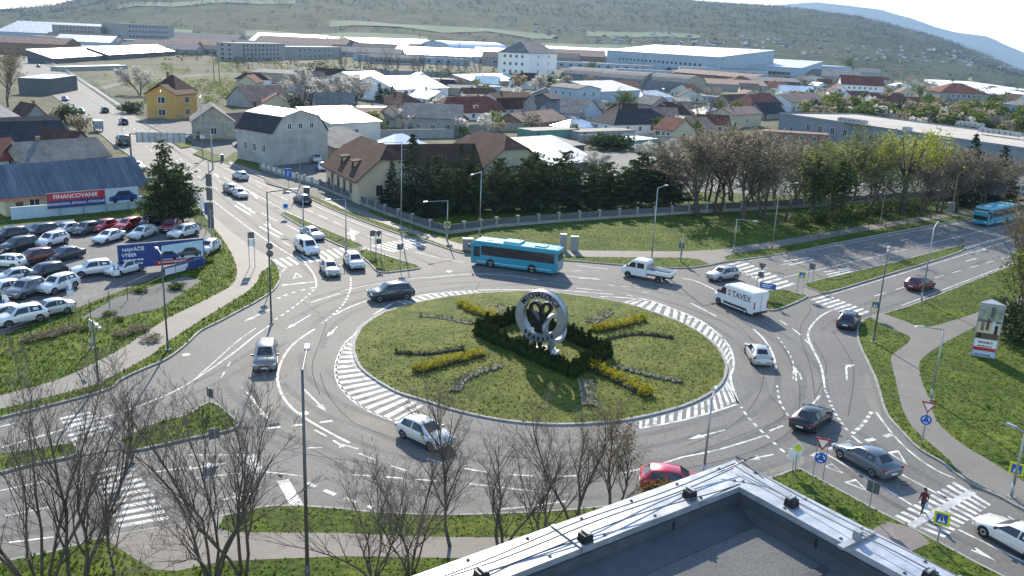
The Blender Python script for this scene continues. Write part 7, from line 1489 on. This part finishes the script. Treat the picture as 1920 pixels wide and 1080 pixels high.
# flower beds
BED = [([(778, 697), (840, 681), (905, 664)], 1.0, 'yellow', 'long yellow flower bed on the left of the lawn'), ([(740, 662), (800, 664), (872, 654)], .5, 'dark', 'thin dark bed above the left yellow bed'), ([(853, 733), (870, 708), (935, 686)], .7, 'stone', 'curved stone edged bed below the left yellow bed'), ([(862, 574), (900, 590), (938, 600)], .8, 'yellow', 'yellow bed behind the hedge, far left'), ([(785, 592), (835, 597), (885, 608)], .6, 'stone', 'pale edged bed running left of the hedge'),
 ([(1113, 622), (1160, 612), (1207, 600)], .9, 'yellow', 'yellow bed right of the sculpture'), ([(1137, 637), (1195, 627), (1263, 634)], .5, 'dark', 'thin dark bed right of the sculpture'), ([(1105, 605), (1125, 595), (1140, 583)], 1.0, 'stone', 'stone patch behind the right yellow bed'), ([(1105, 688), (1155, 710), (1215, 742)], 1.1, 'yellow', 'yellow bed at the lower right of the hedge'), ([(1150, 685), (1210, 700), (1278, 716)], .6, 'stone', 'pale edged bed above the lower right yellow bed'), ([(1097, 712), (1102, 735), (1105, 760)], .9, 'stone', 'short stone bed at the bottom of the lawn'), ([(938, 573), (950, 590)], .8, 'stone', 'sparse bed behind the hedge')]
for px, w_, kd, l_ in BED:
    P_ = [GL(*p) for p in (smooth_px(px, False, 5) if len(px) > 2 else px)]; o0 = P_[0]; L_ = [p-o0 for p in P_]; t = thing('flower_bed', l_, 'flower bed', o0); b = MB()
    n = len(L_)
    for i in range(n-1):
        a, c = L_[i], L_[i+1]; d = (c-a).normalized(); q = Vector((-d.y, d.x, 0))*w_/2; b.add([a+q+Vector((0, 0, .03)), a-q+Vector((0, 0, .03)), c-q+Vector((0, 0, .03)), c+q+Vector((0, 0, .03)), a+q*.7+Vector((0, 0, .1)), a-q*.7+Vector((0, 0, .1)), c-q*.7+Vector((0, 0, .1)), c+q*.7+Vector((0, 0, .1))], [(4, 5, 6, 7), (0, 1, 5, 4), (2, 3, 7, 6), (1, 2, 6, 5), (3, 0, 4, 7)])
    mk('soil', b, MT['dirt'] if kd == 'stone' else MT['tar'], t); lf = MB(); pts = []; st_ = MB()
    Lt = sum((L_[i+1]-L_[i]).length for i in range(n-1))
    for k in range(int(Lt*(26 if kd == 'yellow' else 14))):
        u = rnd.random()*(n-1); i = min(int(u), n-2); q = L_[i].lerp(L_[i+1], u-i); d = (L_[i+1]-L_[i]).normalized(); s = rnd.uniform(-.5, .5)*w_
        pts.append(q+Vector((-d.y*s, d.x*s, rnd.uniform(.15, .55 if kd == 'yellow' else .25))))
        if kd == 'stone' and rnd.random() < .5: s = (-.55 if rnd.random() < .7 else .55)*w_; c = q+Vector((-d.y*s, d.x*s, .06)); st_.box(tuple(c), (rnd.uniform(.12, .25), rnd.uniform(.1, .2), .14), rnd.random()*3, .7)
    if kd == 'yellow':
        leaves(lf, pts, 9, .06, .13, rnd); mk('blossom', lf, MT['flower'], t)['kind'] = 'stuff'; l2 = MB(); leaves(l2, [p*1.0-Vector((0, 0, p.z*.5)) for p in pts[::2]], 4, .06, .12, rnd); mk('foliage', l2, MT['leaf_spring'], t)['kind'] = 'stuff'
    else: leaves(lf, pts, 5, .05, .1, rnd); mk('foliage', lf, MT['leaf_green' if kd == 'stone' else 'thuja'], t)['kind'] = 'stuff'
    if st_.v: mk('edging_stones', st_, MT['stone'], t)['kind'] = 'stuff'
# ================================================================ the roof in front
ZR = 22.6; cw = .44
C0 = G(1378, 862, ZR); LL = G(773, 1080, ZR); RR = G(1793, 1077, ZR)
dl = (LL-C0).normalized(); dr = (RR-C0).normalized(); nl = Vector((-dl.y, dl.x, 0)); nl = nl if nl.dot(Vector((0, -1, 0))) > 0 else -nl; nr = Vector((-dr.y, dr.x, 0)); nr = nr if nr.dot(Vector((0, -1, 0))) > 0 else -nr
cw = .338; HF = .215; oFl = .585; oFr = .40
def meet(o, o2=None):                                    # inner corner at offset o from the left edge and o2 from the right edge
    a = C0+nl*o; b = C0+nr*(o if o2 is None else o2); den = dl.x*dr.y-dl.y*dr.x; s = ((b.x-a.x)*dr.y-(b.y-a.y)*dr.x)/den; return a+dl*s
L_far = 14; t = thing('roof_parapet', 'grey metal capped roof parapet with black upstand in the foreground', 'roof', (0, 0, 0))
Ci = meet(cw)
def cop(d, n_, name):                                    # sheet-metal lengths with standing seams
    s = 0.
    lens = [2.0]*7
    for k, L_ in enumerate(lens):
        a0 = C0+d*s if k else C0; a1 = C0+d*(s+L_-.006); i0 = (Ci if k == 0 else C0+d*s+n_*cw); i1 = C0+d*(s+L_-.006)+n_*cw
        mk(name, MB().prism([(p.x, p.y) for p in (a0, a1, i1, i0)], ZR-.05, ZR), MT['zinc'], t)
        e1 = a1+n_*cw*.5; o = MB().box((e1.x, e1.y, ZR+.006), (.035, cw*.98, .012), math.atan2(d.y, d.x)); mk('seam', o, MT['zinc'], t)
        for q in range(4):
            for f in (.12, .88): c = C0+d*(s+.25+q*.5)+n_*cw*f; sc_m = mk('screw', MB().lathe([(.014, 0), (.012, .008), (0, .012)], 6, (c.x, c.y, ZR+.001)), MT['pole_dark'], t) if (k < 4) else None
        s += L_
cop(dl, nl, 'coping_sheet'); cop(dr, nr, 'coping_sheet')
for d, n_ in ((dl, nl), (dr, nr)):
    up = MB(); a0 = meet(cw-.015); a1 = C0+d*L_far+n_*(cw-.015); b0 = meet(cw+.02); b1 = C0+d*L_far+n_*(cw+.02); up.prism([(p.x, p.y) for p in (a0, a1, b1, b0)], ZR-HF-.1, ZR-.052); mk('upstand', up, MT['membrane'], t)
    fi = MB(); oF = oFl if d is dl else oFr; q0 = meet(cw+.021); q1 = C0+d*L_far+n_*(cw+.021); r0 = meet(oFl, oFr); r1 = C0+d*L_far+n_*oF; fi.add([(q0.x, q0.y, ZR-HF*.62), (q1.x, q1.y, ZR-HF*.62), (r1.x, r1.y, ZR-HF+.004), (r0.x, r0.y, ZR-HF+.004)], [(0, 1, 2, 3), (3, 2, 1, 0)][:1]); mk('fillet', fi, MT['membrane'], t)
    ow = MB(); p0 = meet(.03); p1 = C0+d*L_far+n_*.03; p2 = C0+d*L_far+n_*.2; p3 = meet(.2); ow.prism([(p.x, p.y) for p in (p0, p1, p2, p3)], -.2, ZR-.053); mk('outer_wall', ow, MT['offwhite'], t)
    for k in range(6):
        c = C0+d*(1.1+k*1.9)+n_*(cw+.022); mk('lap_joint', MB().box((c.x, c.y, ZR-.06-HF*.2), (.015, .006, HF*.35), math.atan2(d.y, d.x)), MT['black'], t)
fl = MB(); p0 = meet(cw+.05); p1 = C0+dl*L_far+nl*(cw+.05); p2 = C0+dr*L_far+nr*(cw+.05); fl.prism([(p.x, p.y) for p in (p0, p1, p2)], ZR-HF-.3, ZR-HF); mk('roof_felt', fl, MT['roof_felt'], t)
for k in range(3):
    a = meet(cw+.9+k*1.0, oFr+.02); b = a+dl*9; fl = MB().band([(a.x, a.y), (b.x, b.y)], .08, ZR-HF+.001, ZR-HF+.008); mk('felt_seam', fl, MT['membrane'], t)
def wire(pts, label):
    b = MB(); b.path(pts, .0048, 5); tag(mk('conductor_wire', b, MT['pole_dark']), label, 'wire')
def along(d, n_, s, f, z=.035): return C0+d*s+n_*cw*f+Vector((0, 0, z))
def run(d, n_, f, wob, s0, s1, z):
    out = []; s = s0
    while s <= s1: out.append(along(d, n_, s, f+wob*math.sin(s*1.7+f*9), z+.02*math.sin(s*3+f*5))); s += .22
    return out
wire(run(dl, nl, .40, .06, .15, 9, .05), 'dark wire along the left parapet nearest the street'); wire(run(dl, nl, .52, .08, .2, 9, .045), 'second dark wire along the left parapet'); wire(run(dl, nl, .80, .12, .3, 9, .02), 'loose wire along the inner edge of the left parapet')
wire(run(dr, nr, .35, .06, .1, 9, .05), 'dark wire along the right parapet nearest the street'); wire(run(dr, nr, .55, .08, .1, 9, .045), 'loose wire along the middle of the right parapet')
cl = [C0+nl*.12+dl*.35+Vector((0, 0, .03)), C0+nl*.2+dl*.1+Vector((0, 0, .11)), C0+nr*.15+dr*.12+Vector((0, 0, .12)), C0+nr*.12+dr*.4+Vector((0, 0, .04))]; wire(cl, 'arched wire joint at the parapet corner')
def block(px, label, kind='block'):
    c = G(px[0], px[1], ZR+.05); d = dl if px[0] < 1385 else dr; t = thing('wire_support', label, 'wire support', (c.x, c.y, ZR+.001), math.atan2(d.y, d.x), 'wire supports on the parapet')
    if kind == 'block':
        mk('block', MB().box((0, 0, .03), (.085, .085, .06), top=.86), MT['black'], t); mk('clip', MB().box((0, 0, .068), (.02, .08, .016)), MT['galv'], t)
    else: mk('plate', MB().box((0, 0, .012), (.05, .40, .02)), MT['galv'], t); mk('clip', MB().box((0, 0, .05), (.05, .05, .07)), MT['galv'], t)
for q, l in (((903, 1072), 'black wire block lowest on the left parapet'), ((1098, 1002), 'black wire block in the middle of the left parapet'), ((1294, 921), 'black wire block left of the parapet corner'), ((1485, 937), 'black wire block right of the parapet corner'), ((1745, 1074), 'black wire block lowest on the right parapet')): block(q, l)
block((1608, 1003), 'flat steel bracket across the right parapet', 'plate')
# ================================================================ pedestrian
B = G(1728, 962); B.z = .006; d = G(1700, 978)-B; rzp = math.atan2(d.y, d.x)
def person_mesh():
    me = bpy.data.meshes.new('body')
    J = {'pel': (0, 0, .88, .13), 'wai': (0, 0, 1.02, .125), 'che': (.03, 0, 1.24, .16), 'nek': (.06, 0, 1.42, .062), 'hd1': (.09, 0, 1.52, .085), 'hd2': (.10, 0, 1.63, .085),
         'shl': (.03, .16, 1.36, .065), 'ell': (-.06, .21, 1.10, .05), 'hal': (.03, .22, .88, .038), 'fil': (.06, .22, .80, .022), 'shr': (.03, -.16, 1.36, .065), 'elr': (.06, -.21, 1.10, .05), 'har': (.18, -.20, .92, .038), 'fir': (.22, -.20, .85, .022),
         'hil': (0, .085, .84, .105), 'knl': (.20, .09, .48, .068), 'anl': (.22, .09, .09, .045), 'tol': (.36, .09, .035, .032), 'hir': (0, -.085, .84, .105), 'knr': (-.05, -.09, .46, .068), 'anr': (-.33, -.09, .13, .045), 'tor': (-.24, -.09, .035, .032)}
    E_ = [('pel', 'wai'), ('wai', 'che'), ('che', 'nek'), ('nek', 'hd1'), ('hd1', 'hd2'), ('che', 'shl'), ('shl', 'ell'), ('ell', 'hal'), ('hal', 'fil'), ('che', 'shr'), ('shr', 'elr'), ('elr', 'har'), ('har', 'fir'), ('pel', 'hil'), ('hil', 'knl'), ('knl', 'anl'), ('anl', 'tol'), ('pel', 'hir'), ('hir', 'knr'), ('knr', 'anr'), ('anr', 'tor')]
    ks = list(J); me.from_pydata([J[k][:3] for k in ks], [(ks.index(a), ks.index(b)) for a, b in E_], [])
    o = bpy.data.objects.new('body', me); COL.objects.link(o); md = o.modifiers.new('skin', 'SKIN'); 
    for i, k in enumerate(ks): me.skin_vertices[0].data[i].radius = (J[k][3],)*2; me.skin_vertices[0].data[i].use_root = (k == 'pel')
    o.modifiers.new('sub', 'SUBSURF').levels = 1; dg = bpy.context.evaluated_depsgraph_get(); m2 = bpy.data.meshes.new_from_object(o.evaluated_get(dg)); bpy.data.objects.remove(o)
    m2.materials.clear()
    for mm in ('jacket', 'trousers', 'skin', 'shoes'): m2.materials.append(mat(mm, {'jacket': (.10, .025, .04), 'trousers': (.03, .032, .045), 'skin': (.42, .25, .18), 'shoes': (.05, .035, .03)}[mm], .8))
    for p in m2.polygons:
        c = p.center; p.use_smooth = True
        p.material_index = 3 if c.z < .09 else 1 if c.z < .86 and abs(c.y) < .17 else 2 if c.z > 1.40 or (c.z < .90 and abs(c.y) > .17) else 0
    return m2
t = thing('person', 'person in a dark red jacket walking over the crossing with a bag', 'person', B, rzp); t.scale = (.98,)*3
link('body', person_mesh(), t)
hh = MB().lathe([(.0, 1.745), (.06, 1.735), (.098, 1.69), (.105, 1.63), (.095, 1.56)], 12, (.075, 0, -.01)); mk('hair', hh, MT['black'], t, True); mk('hood', MB().lathe([(.10, 1.36), (.13, 1.42), (.09, 1.47)], 10, (.01, 0, 0)), mat('hood', (.08, .02, .035), .85), t, True)
mk('nose', MB().box((.185, 0, 1.60), (.03, .025, .035)), mat('skin_tone', (.42, .25, .18), .7), t)
co, si = math.cos(rzp), math.sin(rzp); bp_ = Vector((B.x+.10*co-.235*si, B.y+.10*si+.235*co, .42)); t = thing('carrier_bag', 'pale blue carrier bag hanging from the walker\'s hand', 'bag', bp_, rzp); mk('bag_body', MB().box((0, 0, .15), (.26, .12, .32), top=.85), MT['pale_blue'], t); mk('handle', MB().tube((-.07, 0, .3), (0, 0, .42), .012, .012, 5).tube((.07, 0, .3), (0, 0, .42), .012, .012, 5), MT['pale_blue'], t)
# ================================================================ air
hz = bpy.data.materials.new('haze'); hz.use_nodes = True; n_ = hz.node_tree; n_.nodes.remove(n_.nodes['Principled BSDF']); pv = n_.nodes.new('ShaderNodeVolumePrincipled'); pv.inputs['Color'].default_value = (.42, .62, .90, 1); pv.inputs['Density'].default_value = HAZE; pv.inputs['Anisotropy'].default_value = 0.
n_.links.new(pv.outputs[0], n_.nodes['Material Output'].inputs['Volume'])
tag(mk('haze', MB().bx(-13000, 13000, -800, 15500, -420, 900), hz), 'pale haze filling the air over the town', 'haze', kind='stuff')
